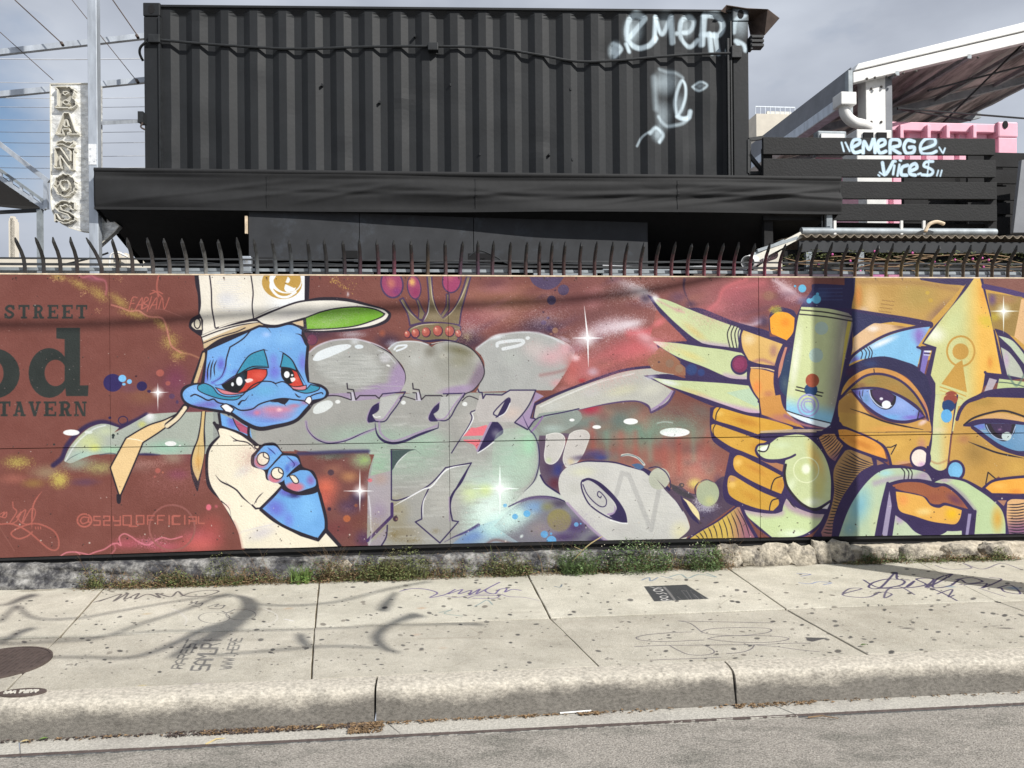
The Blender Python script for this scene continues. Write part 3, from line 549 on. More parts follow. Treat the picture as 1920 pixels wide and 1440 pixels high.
    P.ell(742,355,20,18,CRM,out=INK,w=11)
    # forearm
    arm='770,885* 860,800 950,700* 1000,730 1080,760 1180,700* 1250,690 1300,850 1330,980 1330,1060* 1265,1150* 1120,1100* 960,1030 850,950'
    m=P.fill(arm,(110,170,230),out=INK,w=24)
    P.glow(900,880,150,120,(104,104,206),.85,40,clip=m); P.glow(990,740,110,60,(96,76,180),.8,clip=m); P.glow(1010,980,70,110,(112,120,220),.6,clip=m); P.glow(1180,880,130,200,(122,186,240),.8,clip=m); P.glow(1060,770,90,40,(50,44,110),.9,clip=m)
    P.line('960,1030* 1120,1110* 1265,1155* 1335,1070* 1330,960 1280,760',INK,24)
    BL=(110,168,230); PK=(206,116,134)
    def finger(body, tipx, tipy, r, nx, ny, nr):
        P.ell(tipx,tipy,r+11,r+11,INK); m=P.ell(tipx,tipy,r,r,PK); 
        P.fill(body,INK); 
        return m
    P.fill('720,400* 780,340 820,322 900,325 960,400 1000,410 1090,425 1130,520 1180,545 1230,570 1265,660 1260,740 1150,770 1060,760 960,720 960,640* 830,640 800,560 700,520 690,440',INK)
    m=P.fill('720,440* 760,390 800,350 840,345 900,350 955,410* 880,490* 830,545 770,545 720,510',BL); P.glow(770,480,80,80,PK,1,clip=m,hard=.4); P.glow(900,380,60,50,(130,160,230),.7,clip=m); P.glow(850,400,40,50,(90,130,220),.6,clip=m)
    m=P.fill('830,600* 860,510 940,450* 960,430 1070,440 1110,500* 1060,540 1000,600* 960,650 900,665 840,640',BL); P.glow(890,620,80,70,PK,1,clip=m,hard=.4); P.glow(1060,500,80,50,(112,100,190),.9,clip=m); P.glow(1000,540,40,60,(70,90,190),.7,clip=m)
    m=P.fill('975,620* 1010,600* 1110,555* 1190,565 1245,640* 1240,690 1160,720 1090,738 1010,710 980,670',BL); P.glow(1060,700,110,60,PK,1,clip=m,hard=.4); P.glow(1200,640,60,70,(140,100,176),.85,clip=m)
    P.line('830,360 880,400 900,425',(50,60,130),9,taper=1); P.line('990,430 1060,500 1040,540',(50,50,120),8,taper=1)
    P.ell(793,458,52,56,CRM,20,out=INK,w=9); P.line('795,410 800,440 845,462',INK,8); P.ell(915,582,52,50,CRM,20,out=INK,w=9); P.line('925,545 930,570 965,590',INK,8)
    P.fill('1015,600* 1060,600 1095,640 1090,665 1060,665 1030,625',CRM,out=INK,w=8)
    P.line('960,415* 840,545*',INK,12); P.line('1110,510 1000,610*',INK,11)
    # neck
    m=P.fill('410,60* 640,170* 680,180* 700,290* 560,210* 430,175*',BL); P.glow(530,130,70,110,(96,90,190),.8,clip=m); m=P.fill('535,110* 660,190* 665,250* 590,220*',(176,82,112)); P.line('535,110 560,170 590,215',INK,8); P.line('570,160 660,190',INK,7,taper=1); P.line('670,190* 675,270 740,340',INK,22); P.line('415,70* 430,180*',INK,24); P.line('375,150* 405,200*',INK,26)
    P.line('375,155* 470,190 600,235 690,290 745,335',INK,13)
    # ---- cap
    P.o(320,500,S)
    cap='205,60* 1195,60* 1185,280* 1300,262 1500,270 1700,320 1840,365 1890,410 1850,480 1700,530 1450,560 1140,565* 1180,640* 300,760* 262,600* 215,570 160,520 175,450 240,410* 235,250 215,160'
    P.fill(cap,INK)
    m=P.fill('240,60* 1150,60* 1148,295* 1000,330 860,380 720,440* 560,480 380,540 270,585* 275,560 280,460* 250,400* 262,300',(232,226,212))
    P.lin(m,700,0,1000,0,(238,242,246)); P.glow(480,280,130,100,(206,208,216),.7,clip=m,sp=.5); P.glow(620,330,260,130,(240,240,238),.5,clip=m)
    for i in range(16): P.line([(390+P.rng.rand()*60,110+i*18),(560+P.rng.rand()*70,105+i*18)],(200,203,214),7,soft=4,a=.4,clip=m)
    P.line('335,70 350,200 355,350 375,470 385,525 410,520',INK,11); P.line('690,80 708,220 700,340 712,440',INK,10)
    P.line('720,430 860,365 930,345',(80,70,66),4,a=.7); P.line('400,520 520,480 640,460',(120,110,100),4,a=.6)
    G=(192,152,72)
    P.ell(955,140,172,138,G,6,clip=None); P.ell(985,120,140,110,(238,242,246),10); P.ell(1000,112,118,108,G,10); P.line('870,120 860,180 920,250 1000,260 1070,220',(238,242,246),22); P.fill('985,150* 1060,185* 1075,175* 1060,205 1000,218 975,190',(238,242,246)); P.fill('985,135* 1005,85* 1025,110 1010,140',(238,242,246)); P.line('900,75 870,130 875,190',(238,242,246),14)
    P.line([(780,45),(1130,45)],G,40,sm=False) if 0 else None
    m=P.fill('265,590* 420,530 700,470 760,480* 600,520 400,600 280,640*',(232,226,212)); P.line('270,605 430,545 600,500 760,480',INK,10)
    m=P.fill('280,640* 420,580 600,510 760,480 800,500* 600,560 420,620 300,700* 285,700*',(204,180,142)); P.line('285,655 420,600 560,560 640,525',INK,9); 
    P.fill('1030,480* 1140,455* 1145,520* 1080,500*',(214,190,150),out=INK,w=7)
    m=P.fill('730,455* 900,380 1100,310 1300,290 1500,298 1700,340 1820,370 1868,410* 1830,460 1700,510 1500,535 1300,550 1160,545* 1150,440* 1000,480 900,500 800,490*',(232,228,218)); P.glow(1000,420,200,60,(206,202,200),.5,-20,clip=m)
    m=P.fill('1155,440* 1300,385 1450,355 1620,345 1750,365 1835,405* 1790,440 1600,505 1400,530 1165,540*',(118,176,50),out=INK,w=11); P.glow(1400,430,260,60,(100,160,36),.7,clip=m); P.glow(1350,500,230,40,(134,196,64),.7,clip=m)
    P.line('740,455 800,495 900,505 1000,482 1150,440',INK,12); P.line('715,450 900,370 1100,300 1300,280',INK,12)
    P.fill('195,470* 210,450 265,440* 275,545* 215,545* 180,515 178,490',(226,218,196),out=INK,w=9); P.ell(230,488,26,42,(226,218,196),out=INK,w=10)
    # ---- head
    BL=(112,168,228)
    head='300,700* 500,610 760,500* 900,510 1020,485 1080,500 1150,545* 1150,600 1190,680* 1180,820 1190,990* 1290,1010 1350,1060 1340,1120 1200,1190* 1180,1230 1080,1330 900,1380 760,1400 640,1350 500,1260* 420,1240 250,1220 130,1180 85,1100 110,1030 190,1000 260,995* 290,820'
    P.fill(head,INK); 
    face='318,720* 520,630 760,520* 900,525 1010,500 1080,515 1125,545* 1125,600 1165,680* 1150,880 1175,990* 1280,1030 1330,1070 1310,1120 1220,1140* 1150,1220 1060,1310 900,1350 760,1370 640,1320 520,1240* 250,1200 140,1160 105,1100 130,1050 200,1015 290,1010*'
    m=P.fill(face,BL)
    for q in [(700,640,240,120,(130,186,242)),(980,620,150,110,(134,190,242)),(430,830,60,90,(96,84,196)),(640,900,200,40,(90,110,210)),(890,900,90,110,(112,104,212)),(880,800,60,90,(120,130,220)),(1130,820,60,130,(118,112,214)),(1140,600,40,80,(120,120,220)),(290,930,70,120,(104,98,206)),(330,800,120,110,(112,164,230)),(220,1070,130,70,(130,180,240)),(330,1180,170,60,(120,100,186)),
              (220,1200,110,40,(110,96,180)),(800,1060,200,90,(104,176,220)),(1180,900,30,90,(100,100,200)),(900,1270,250,90,(186,116,160)),(700,1250,160,70,(140,110,186)),(830,1330,240,60,(110,140,220)),(980,1220,150,50,(214,126,150)),(1150,1160,60,40,(180,110,150)),(820,580,60,40,(170,200,250))]: P.glow(*q,.75,clip=m,sp=.1)
    P.line('862,565 820,520 740,515 690,545 620,620 510,690* 480,790 470,860 430,950 360,990',INK,11,taper=1)
    P.line('1070,575 1120,590 1160,670 1190,690',INK,10,taper=1)
    P.fill('355,1000* 440,950 480,860 495,760 520,700 620,650 720,600 650,700 560,800 530,900 420,1010*',(124,184,242),a=.35,clip=m)
    P.line('355,998 440,940 470,870',(90,80,190),20,soft=12,a=.5,clip=m)
    P.line('318,980 320,880 345,800',INK,11,taper=1); P.line('345,970 348,870 370,795',INK,11,taper=1); P.line('380,940 375,860 398,800',INK,10,taper=1)
    TL=(58,146,180)
    # eyes
    P.fill('560,930* 640,800 700,745 800,710* 825,790 840,865* 720,870 600,920',TL,out=INK,w=9); P.fill('965,740* 1040,800 1085,895* 1020,870 940,860* 955,800',TL,out=INK,w=9)
    m=P.fill('440,1010* 560,930 700,880 825,880* 820,940 740,1020 640,1070 560,1080 470,1050',(206,66,52),out=INK,w=9); P.glow(760,930,90,60,(230,96,80),.8,clip=m); P.fill('430,1010* 560,930 660,890* 650,980 610,1050 560,1080 480,1060',(24,26,30),clip=m); P.glow(610,960,50,90,(60,110,150),.4,clip=m)
    P.ell(590,982,27,38,(240,244,246)); P.ell(532,1008,12,17,(230,236,240)); P.fill('635,970* 680,958 708,972 660,995',(248,236,236)); P.glow(680,975,50,30,(244,190,180),.6,clip=m)
    P.fill('385,1035* 470,1060 560,1080 660,1070* 560,1095 450,1090',(214,130,140),out=INK,w=6)
    m=P.fill('950,870* 1020,875 1085,900* 1140,1020* 1060,1030 1000,1000 955,940',(206,66,52),out=INK,w=9); P.fill('950,870* 1030,880 1060,930 1050,990 1000,1000 955,930',(24,26,30),clip=m); P.glow(1080,960,30,40,(220,110,90),.7,clip=m); P.ell(997,925,24,29,(240,244,246)); P.ell(1042,930,10,9,(240,244,246)); P.fill('1025,955* 1060,950 1070,970 1040,990',(246,230,230))
    P.fill('1010,1015* 1080,1030 1165,1015* 1150,1060 1060,1050',(214,130,140),out=INK,w=6)
    P.line('840,855 700,858 590,920 500,990 380,1020',INK,10,taper=1); P.line('800,712 835,720',INK,8,taper=2); P.line('930,725 970,740 1040,800 1090,890 1160,1010',INK,9,taper=1)
    # cheeks / lips
    P.fill('235,1020* 290,1000 360,1030 410,1090 500,1115 620,1100* 560,1140 440,1135 320,1100 240,1060',TL,out=INK,w=8); P.fill('1050,1055* 1150,1055 1200,1010* 1280,1030* 1260,1060 1160,1085',TL,out=INK,w=8)
    P.line('620,1100 700,1020 780,985 860,985 900,1000 960,985 1010,1010 1050,1050',INK,10); P.line('885,990 920,1030',INK,8,taper=2)
    P.line('175,1110 210,1095 260,1115 320,1145 370,1135 410,1165 520,1190 600,1230 700,1220 760,1180 850,1150 960,1130 1060,1140 1140,1150 1180,1165',INK,12)
    P.fill('850,1160* 920,1130 1020,1132* 1000,1160 970,1180 900,1155',INK); P.line('860,1160 950,1160 990,1195',INK,9,taper=1)
    P.line('585,1180 610,1150 640,1145 670,1105',INK,18,taper=2); P.line('1065,1085 1095,1115 1120,1115',INK,11,taper=1); P.line('1150,1155 1210,1105 1290,1080 1305,1090',INK,10)
    m=P.fill('560,1230* 700,1225 760,1190 880,1160 960,1180 1000,1195* 1010,1170 1080,1145 1170,1170* 1080,1250 900,1290 720,1290',(186,112,150),a=.0)
    P.glow(860,1220,170,60,(214,128,150),.8); P.glow(740,1250,50,40,(222,120,140),.7); P.glow(930,1225,40,26,(240,190,200),.9); P.glow(1060,1190,90,30,(206,110,130),.7)
    P.line('700,1330 850,1345 1000,1320 1100,1260',(120,170,235),18,soft=8,a=.7)
    P.fill('430,1195* 480,1175 545,1220* 500,1275*',(244,242,244),out=INK,w=10); P.fill('1150,1155* 1170,1120 1200,1115 1210,1150 1190,1185*',(244,242,244),out=INK,w=8)
    P.line('250,1210 420,1240* 520,1265 640,1345 760,1395 900,1375 1070,1325 1190,1210',INK,24); P.ell(700,1100,5,5,INK)
    P.line('350,985 400,1015 450,1000 550,940',(96,90,200),7,a=.6)
    # stars, dots of the left half
    P.o(0,500,5.144); P.star(1525,1212,90,190,85,105,80)
    P.ell(1090,1120,92,86,(46,36,92)); P.ell(1183,1078,38,35,(120,190,240)); P.ell(1251,1108,24,23,(120,190,240)); P.ell(1198,1134,17,13,(120,190,240)); P.ell(1371,1152,50,46,(44,34,84)); P.ell(1315,1057,10,9,(60,30,40)); P.ell(1440,1202,18,14,(60,40,80)); P.ell(1547,1025,38,34,(168,92,82)); P.ell(1622,1125,24,22,(158,86,82)); P.ell(1660,1250,28,26,(90,60,90)); P.ell(1712,1305,14,18,(80,56,90))
    P.o(0,760,4.8); P.glow(1350,90,50,40,(240,240,245),.7)
    P.o(560,740,S); P.star(525,825,190,180,140,120,85); P.star(1725,805,200,230,230,160,150,(236,250,244)); P.glow(1600,820,100,90,(206,222,130),.6); P.glow(610,732,26,22,(220,110,120),.9,hard=.5)
    P.glow(325-1098,0,1,1,(0,0,0),0)
    P.o(320,760,S); P.glow(325,872,28,34,(222,110,130),.95,hard=.6); P.glow(390,865,24,26,(214,100,120),.6); P.line('-20,860 60,860 130,890 180,950',(140,90,84),14,a=.5)
    P.o(860,740,S)
    for q in [(398,950,17),(483,1045,25),(585,1020,30),(1008,1113,20),(735,1197,32),(792,1192,11),(795,1250,42),(1046,1106,8)]: P.ell(q[0],q[1],q[2],q[2]*.95,(96,172,224))
    P.glow(538,1212,28,20,(226,240,236),.9,-40); P.ell(970,217,22,12,(240,242,242)); P.ell(1182,277,37,16,(240,242,242)); P.ell(1473,229,62,26,(242,244,244)); P.ell(1850,322,128,38,(244,246,246)); P.line('1700,245 1760,232 1830,240',(180,196,190),12,soft=6,a=.7)
    P.o(860,500,S); P.star(1105,612,275,245,135,130,110,tw=-30); P.glow(1150,900,80,60,(196,186,206),.7); P.glow(1055,975,50,30,(170,30,40),.7)
    P.fill('605,90* 900,90* 850,160 780,195 710,190 640,150',(78,62,96)); P.ell(897,200,48,46,(82,66,98)); P.ell(795,288,38,40,(64,52,84)); P.ell(826,203,9,9,(74,44,60)); P.ell(725,390,10,10,(74,44,60)); P.ell(727,480,24,20,(58,38,76)); P.ell(765,440,14,12,(58,38,76)); P.glow(780,530,60,44,(56,38,76),.9); P.ell(826,547,25,25,(140,100,80)); P.ell(790,577,12,8,(140,96,84))
    P.glow(1400,190,210,120,(96,58,60),.6); P.glow(1600,270,80,60,(56,44,70),.8,sp=.6)
    # ================= right half
    DKO=(52,38,84); GRN=(200,212,160); GLD=(212,164,76)
    P.o(1180,500,S)
    for q in [(420,260,120,70,(90,60,90)),(520,320,80,50,(56,38,70)),(1000,330,200,100,(128,66,76)),(1120,460,130,60,(150,130,160)),(900,260,170,110,(160,84,94)),(1200,250,110,60,(140,100,70))]: P.glow(*q,.6)
    P.ell(1190,250,42,42,(150,104,88),a=.6); P.line('470,110 465,180 490,260 530,330',(60,40,70),22,soft=8,taper=2,a=.8); P.line('690,360 760,300 800,200 880,150 1000,110',(222,112,118),26,soft=26,a=.6); P.line('940,500 1050,500 1130,470',(210,200,220),30,soft=20,a=.6); P.glow(1150,470,70,80,(60,40,70),.8)
    # big navy mass: claws' outlines, can outline
    P.line('160,250 300,410 500,610 650,690',(60,44,88),56,taper=2) if 0 else None
    mass='150,240* 230,270 480,350 620,360 900,470 1150,540 1300,600* 1200,600* 1195,430 1250,350 1390,370 1430,420* 1470,330* 1560,200 1580,150 1840,160* 1840,90* 2080,90* 2010,260* 2000,340* 1930,600* 1850,1200* 1800,1417* 1550,1417* 1330,1400 1150,1290 950,1260 700,1190 400,1060 120,935* 330,920 480,950 300,780 220,650* 490,640* 300,450'
    P.fill(mass,DKO)
    m=P.fill('1570,250* 1560,170 1600,150 1840,160* 1840,90* 1990,90* 1930,360* 1480,345*',(46,42,86)); P.glow(1640,230,130,80,(60,80,130),.7,clip=m); P.glow(1500,290,110,60,(110,100,140),.8,sp=.5)
    for i in range(4): P.line([(1620,190+i*32),(1820,188+i*32)],(80,100,150),8,soft=5,a=.4)
    # reopen triangles of brown between claws
    P.fill('230,370* 300,440 470,610 495,636* 360,630 180,600*',(160,90,82)); P.glow(250,480,110,50,(226,116,122),.7,-30); P.glow(140,600,130,50,(230,180,186),.6,20,sp=.6)
    P.fill('260,690* 400,780 480,870* 480,935* 330,915 200,880 150,800*',(150,102,78)); P.fill('495,930* 480,870 430,820 560,870 800,960*',(52,40,88)); 
    P.ell(345,830,36,36,(140,108,88)); P.ell(425,875,34,34,(150,116,92)); P.ell(252,818,10,8,(80,60,70)); P.glow(530,880,60,60,(40,64,120),.95,hard=.6); P.glow(612,905,38,38,(40,60,120),.95,hard=.6)
    m=P.fill('200,260* 330,290 500,360 700,440 860,498* 838,570 840,630 850,690* 700,672 620,655* 520,590 380,470 280,370 225,310',GRN); P.glow(560,560,200,50,(214,190,120),.7,38,clip=m); P.line('600,655 850,690',(190,170,190),40,soft=24,a=.9,clip=m); P.glow(330,310,130,60,(190,206,160),.6,clip=m); P.glow(420,370,80,40,(196,150,150),.5,clip=m); P.glow(220,270,60,50,(232,232,236),.9,40)
    P.line('240,290 380,360 470,395',(214,150,160),14,soft=8,a=.5,clip=m)
    P.fill('855,500* 905,512 950,540 940,600 930,698* 850,690* 838,600',(206,214,170),a=1)
    for dx in (0,32,64,92): P.line([(868+dx*.9,500+dx*.2),(838+dx,580),(862+dx*.9,695)],INK if dx<90 else DKO,9)
    m=P.fill('200,640* 400,655 640,690 800,710 960,740* 1000,800 1005,965* 900,960 820,940 640,860 450,790 330,730 240,670',GRN); P.glow(520,760,200,50,(222,206,130),.7,22,clip=m); P.line('820,940 1005,965',(190,160,190),50,soft=26,a=.8,clip=m); P.glow(240,655,110,40,(244,240,236),.9,12,clip=m)
    m=P.fill('190,950* 360,970 600,985 830,1000 1020,1020* 1060,1090 1105,1150* 1115,1255* 1000,1245 800,1180 600,1110 450,1060 300,1010',GRN); P.line('600,1120 800,1190 1100,1255',(200,160,200),50,soft=24,a=.85,clip=m); P.fill('830,1080* 1040,1040* 1110,1180* 1080,1200*',(176,206,184),a=.7,clip=m); P.glow(560,1080,200,40,(216,196,130),.6,18,clip=m); P.glow(330,990,150,40,(224,230,230),.9,12,clip=m); P.glow(180,945,80,34,(190,190,206),.8)
    P.ell(945,842,80,86,DKO); m=P.ell(945,836,66,72,(124,42,84)); P.ell(940,832,44,48,(140,50,94))
    m=P.fill('975,545* 1310,665* 1270,750 1240,850* 1100,830 1020,800* 970,700 958,600',(222,180,104)); P.glow(1020,620,90,80,(236,214,170),.8,clip=m); P.line('1040,830 1130,800 1240,840',(150,90,120),24,soft=18,a=.6,clip=m); P.glow(1230,720,60,90,(160,110,110),.7,clip=m)
    m=P.fill('1040,872* 1140,882 1235,910* 1232,1000 1250,1115* 1180,1135 1115,1140* 1060,1060 1030,960',(222,160,80)); P.glow(1090,1030,60,90,(232,130,60),.8,clip=m); P.glow(1190,1090,80,50,(180,110,90),.6,clip=m); P.line('1040,865 1150,870 1235,892',(230,200,150),10)
    P.line('1020,825* 1130,850 1250,865*',DKO,28); P.line('1110,1155* 1290,1120*',DKO,28)
    m=P.fill('1130,1175* 1275,1150* 1300,1230 1350,1300* 1500,1390* 1300,1330* 1150,1270*',(206,144,70)); P.glow(1300,1310,170,60,(190,120,110),.8,clip=m)
    P.fill('1330,690* 1350,690* 1320,800 1300,900 1270,960* 1280,850',(196,130,110)); P.fill('1340,760* 1390,690* 1370,900 1340,1120* 1290,1050 1285,950',(40,60,96)); P.glow(1330,1000,50,100,(90,110,120),.6)
    P.fill('1200,440* 1250,395 1300,388 1360,400 1412,440* 1400,560 1345,632* 1250,590 1210,560',(248,166,40)); P.glow(1330,480,60,60,(238,140,30),.8); P.mist(1250,370,90,60,(200,190,60),.9,0,.8)
    # spray can
    can='1470,345* 1700,360 1890,405* 1915,470* 1850,760 1760,1200 1710,1380* 1660,1376 1500,1330 1345,1260* 1345,1100 1400,700 1440,450'
    m=P.fill(can,(206,216,160)); P.lin(m,1640,800,1860,830,(122,110,120),0,.85); P.fill('1870,450* 1900,470* 1800,1000* 1840,620*',(196,176,70),a=.9,clip=m); P.glow(1420,800,60,420,(236,240,220),.85,8,clip=m); P.glow(1820,650,30,230,(200,196,160),.6,8,clip=m)
    P.lin(m,1560,1120,1530,1260,(140,204,240),0,.95); P.fill('1345,1235* 1500,1290 1715,1345* 1700,1400* 1500,1350* 1340,1280*',(226,240,248),clip=m); P.glow(1560,1300,40,30,(150,210,246),.7,clip=m)
    P.line('1460,372 1680,392 1905,435',INK,10); P.line('1455,408 1680,430 1905,468',INK,10); P.line('1345,1235 1500,1285 1720,1340',INK,9)
    P.ell(1642,528,58,56,(184,206,192)); P.ell(1596,760,60,62,(180,204,192)); P.ell(1552,1055,56,56,(30,66,116)); P.ell(1564,975,58,58,(170,84,56)); P.line('1430,1030 1655,1082',INK,10,sm=False); P.line('1422,1056 1645,1110',INK,10,sm=False); P.ell(1552,1055,54,54,(30,66,116)); P.ell(1564,978,57,56,(170,84,56))
    P.ell(1528,1188,88,92,None,out=(160,160,210),w=14,a=.8); P.ell(1528,1188,58,60,None,out=(160,160,210),w=14,a=.8); P.line('1540,1240 1500,1210 1500,1160 1560,1160 1575,1200',(150,150,210),12,a=.8)
    for q in [(1478,188,34),(1600,280,38),(1536,294,22),(1416,168,10),(1608,236,14),(1560,285,14)]: P.ell(q[0],q[1],q[2],q[2],(96,182,222))
    # hand
    P.o(1180,740,S)
    hd='690,110* 760,100* 1180,200 1330,260 1780,300* 1780,420* 1680,400* 1735,650 1740,960* 1690,1060 1560,1190 1400,1240* 1220,1235* 1080,1130 960,970* 830,920 800,800 830,640 860,500* 720,400 690,280'
    P.fill(hd,DKO)
    P.fill('1110,30* 1290,0* 1330,130 1500,290* 1130,170*',(206,144,70)); P.glow(1280,200,150,60,(190,120,110),.8); P.line('1330,180 1500,260 1780,300',(170,110,120),30,soft=10,taper=2)
    m=P.fill('715,160* 730,120 780,112 1000,175 1200,215 1400,290 1120,330* 1100,340* 900,270 730,215',(218,164,56)); P.glow(1000,230,200,50,(198,130,40),.7,15,clip=m); P.glow(770,160,60,40,(236,196,100),.7,clip=m); P.line('775,112 745,160 738,212',INK,9)
    P.fill('1120,310* 1400,295 1780,300* 1780,325* 1120,332*',(196,176,150),a=.85); P.line('1120,332 1450,325 1780,325',INK,6,sm=False)
    m=P.fill('700,260* 740,255 900,310 1100,380 1180,400* 1090,450 1080,500 1110,545* 980,490 860,440 720,340',(212,162,60)); P.glow(900,390,170,60,(222,172,70),.7,clip=m); P.glow(1080,450,70,60,(196,130,40),.5,clip=m); P.line('735,255 715,300 722,345',INK,8)
    m=P.fill('890,600* 900,540 950,520 1080,580 1200,640 1310,700* 1325,780 1300,850* 1200,810 1050,740 920,660',(212,158,58)); P.glow(930,580,60,50,(240,200,110),.8,clip=m); P.glow(1080,640,150,40,(190,120,40),.5,28,clip=m); P.line('1310,698 1250,720 1222,770 1212,820',INK,10); P.glow(1290,770,50,60,(196,130,60),.6,clip=m)
    m=P.fill('840,780* 850,710 890,695 1020,770 1150,840 1275,890* 1280,940 1230,995* 1100,975 950,920 860,860',(208,160,60)); P.glow(880,770,60,50,(240,200,110),.8,clip=m); P.glow(1040,870,150,50,(190,130,40),.5,28,clip=m); P.line('1275,890 1225,905 1205,950 1200,990',INK,10); P.glow(880,720,60,40,(180,130,130),.6,clip=m)
    P.fill('1120,560* 1180,590 1310,660* 1320,600* 1240,580',(176,120,84))
    m=P.fill('1085,470* 1110,430 1170,415* 1200,400 1300,350 1430,340 1520,360 1620,450 1690,570 1725,720 1722,900* 1600,968 1500,940 1400,850 1340,740 1330,620* 1340,560 1390,525* 1290,550 1180,550 1120,520',GRN)
    P.glow(1600,560,90,260,(228,190,100),.9,-20,clip=m); P.glow(1500,640,130,110,(206,218,150),.8,clip=m); P.glow(1620,780,90,180,(216,206,120),.8,clip=m); P.glow(1560,920,140,60,(232,240,220),.8,clip=m); P.glow(1380,780,60,120,(224,236,200),.8,30,clip=m); P.glow(1300,430,140,50,(206,222,180),.8,clip=m)
    P.line('1420,515 1370,540 1250,575 1150,560 1095,500 1085,470 1110,430 1190,415 1280,355 1420,330',DKO,18); P.line('1200,420 1180,470 1150,488 1105,480',INK,12); P.fill('1110,470* 1140,445 1190,435* 1170,475 1140,482',(232,240,230))
    P.ell(1515,645,108,108,None,out=(226,234,190),w=9); P.glow(1512,635,52,58,(240,246,226),.95,hard=.4)
    P.line('1340,600 1330,680 1350,780 1420,880 1500,950 1600,985 1720,930',INK,20)
    m=P.fill('980,985* 1100,1010 1240,1020 1310,1000* 1320,950 1345,890* 1420,960 1560,1015 1670,1025* 1620,1110 1500,1195 1380,1225* 1220,1220* 1100,1120 1020,1050',(196,214,160)); P.line('1320,900 1420,980 1600,1030 1680,1020',(170,130,170),60,soft=30,a=.7,clip=m); P.line('980,985 1150,1020 1300,1010',(176,140,176),50,soft=30,a=.7,clip=m); P.glow(1400,1190,200,60,(226,240,214),.8,clip=m)
    P.line('1360,890 1390,940 1430,975',INK,8,taper=1); P.fill('1650,975* 1720,925* 1695,980*',(226,222,226))
    # fluted stripes under the hand
    m=P.fill('500,1240* 620,1160 760,1080 900,970* 960,960* 1000,1060 1080,1230*',(206,176,82)); P.lin(m,820,0,1020,0,(150,96,120),0,.95); P.line('490,1245 620,1160 760,1080 930,950',DKO,14)
    P.hatch([(550,1215),(640,1150),(760,1080),(860,1010),(940,965)],[(590,1240),(680,1240),(800,1240),(930,1240),(1060,1230)],11,INK,8,-.05,clip=m); P.line('960,960 1010,1080 1100,1240',DKO,28)
    # neck stripes
    P.fill('1600,310* 1920,310* 1920,900* 1850,1230* 1560,1230* 1660,1090* 1738,960* 1740,650* 1690,500* 1600,390*',DKO,sm=False)
    m=P.fill('1640,350* 1700,325* 1800,325* 1830,430* 1760,580* 1720,520 1620,400*',(206,150,96)); P.lin(m,1700,480,1740,580,(110,70,110),0,.8); P.hatch([(1630,370),(1680,450),(1750,570)],[(1720,322),(1790,380),(1825,450)],9,INK,8,.05,clip=m)
    P.o(1500,740,S)
    P.fill('150,330* 300,230* 700,560* 780,620* 420,880* 320,1215* 110,1215* 205,1080* 272,960* 275,650* 225,500* 160,400*',DKO,a=1,sm=False)
    m=P.fill('160,370* 200,340 290,335* 370,440* 300,570* 240,520',(200,146,96)); P.lin(m,240,480,290,570,(110,70,110),0,.8); P.hatch([(160,380),(210,470),(290,560)],[(240,335),(320,370),(380,440)],9,INK,8,.05,clip=m)
    m=P.fill('385,480* 450,475 620,545* 630,600* 520,660 440,760 350,900 290,1060 270,1215* 190,1215* 180,1180* 240,1050 290,850 290,640',(168,130,84)); P.lin(m,250,950,200,1200,(150,96,120),0,.7); P.hatch([(420,470),(310,620),(285,750),(290,870),(250,1040),(190,1190)],[(640,590),(540,660),(430,790),(370,900),(320,1030),(280,1200)],30,INK,9,.05,clip=m)
    P.line('620,540* 640,610*',DKO,18); P.fill('655,555* 720,590* 660,605*',(150,110,90))
    # ================= face
    P.o(1500,500,S)
    P.fill('470,95* 1930,95* 1930,800* 1100,800* 345,1100* 405,900* 445,700* 450,380*',(204,158,72),sm=False)
    m=P.fill('470,95* 1440,95* 1400,150 1280,290 1150,430 1090,500* 800,450 440,400* 440,330 465,200',(190,150,78))
    P.glow(600,300,110,200,(228,190,130),.9,clip=m); P.glow(490,250,60,170,(206,130,56),.9,clip=m); P.glow(1180,380,220,70,(140,104,88),.7,-40,clip=m); P.glow(1000,250,260,200,(170,144,72),.8,clip=m); P.glow(540,370,70,50,(214,190,180),.6,clip=m); P.line('500,130 1000,140 1350,200',(150,110,70),36,soft=26,a=.5,clip=m)
    for x,y in ((700,288),(690,320),(680,350),(670,380)): P.line([(x,y),(x+105,y+14)],(150,112,60),7,sm=False,a=.9)
    P.line('1040,95 1240,140 1400,160',DKO,42,taper=2); P.fill('1040,95* 1470,95* 1400,165* 1250,140*',DKO)
    P.line('440,390 700,430 900,460 1110,500',DKO,56)
    P.fill('440,380* 640,420 930,460* 700,485 560,530 450,610*',(38,40,84))
    m=P.fill('440,740* 460,600* 600,500 680,487 930,520* 700,610 560,680',(222,184,140)); P.glow(620,530,90,40,(240,228,220),.9,clip=m); P.glow(860,510,110,40,(130,90,60),.8,clip=m); P.glow(680,590,70,70,(230,180,110),.6,clip=m)
    # blue brow
    m=P.fill('410,840* 470,760 600,670 760,590 950,535 1110,515* 1060,600 1000,690* 1040,700* 1000,860* 880,810 700,775 500,800',(128,190,232)); P.glow(700,650,200,40,(236,242,248),.95,-22,clip=m); P.glow(1020,580,110,110,(150,120,200),.8,clip=m); P.glow(460,800,80,60,(116,96,180),.9,clip=m); P.glow(1010,620,40,130,(130,90,180),.5,clip=m)
    P.line('400,850 450,760 600,655 760,575 950,525 1110,500',DKO,22)
    for dx in (0,34,62,84): P.line([(505+dx,705-dx*.2),(530+dx,740-dx*.1),(518+dx*1,790)],INK,8)
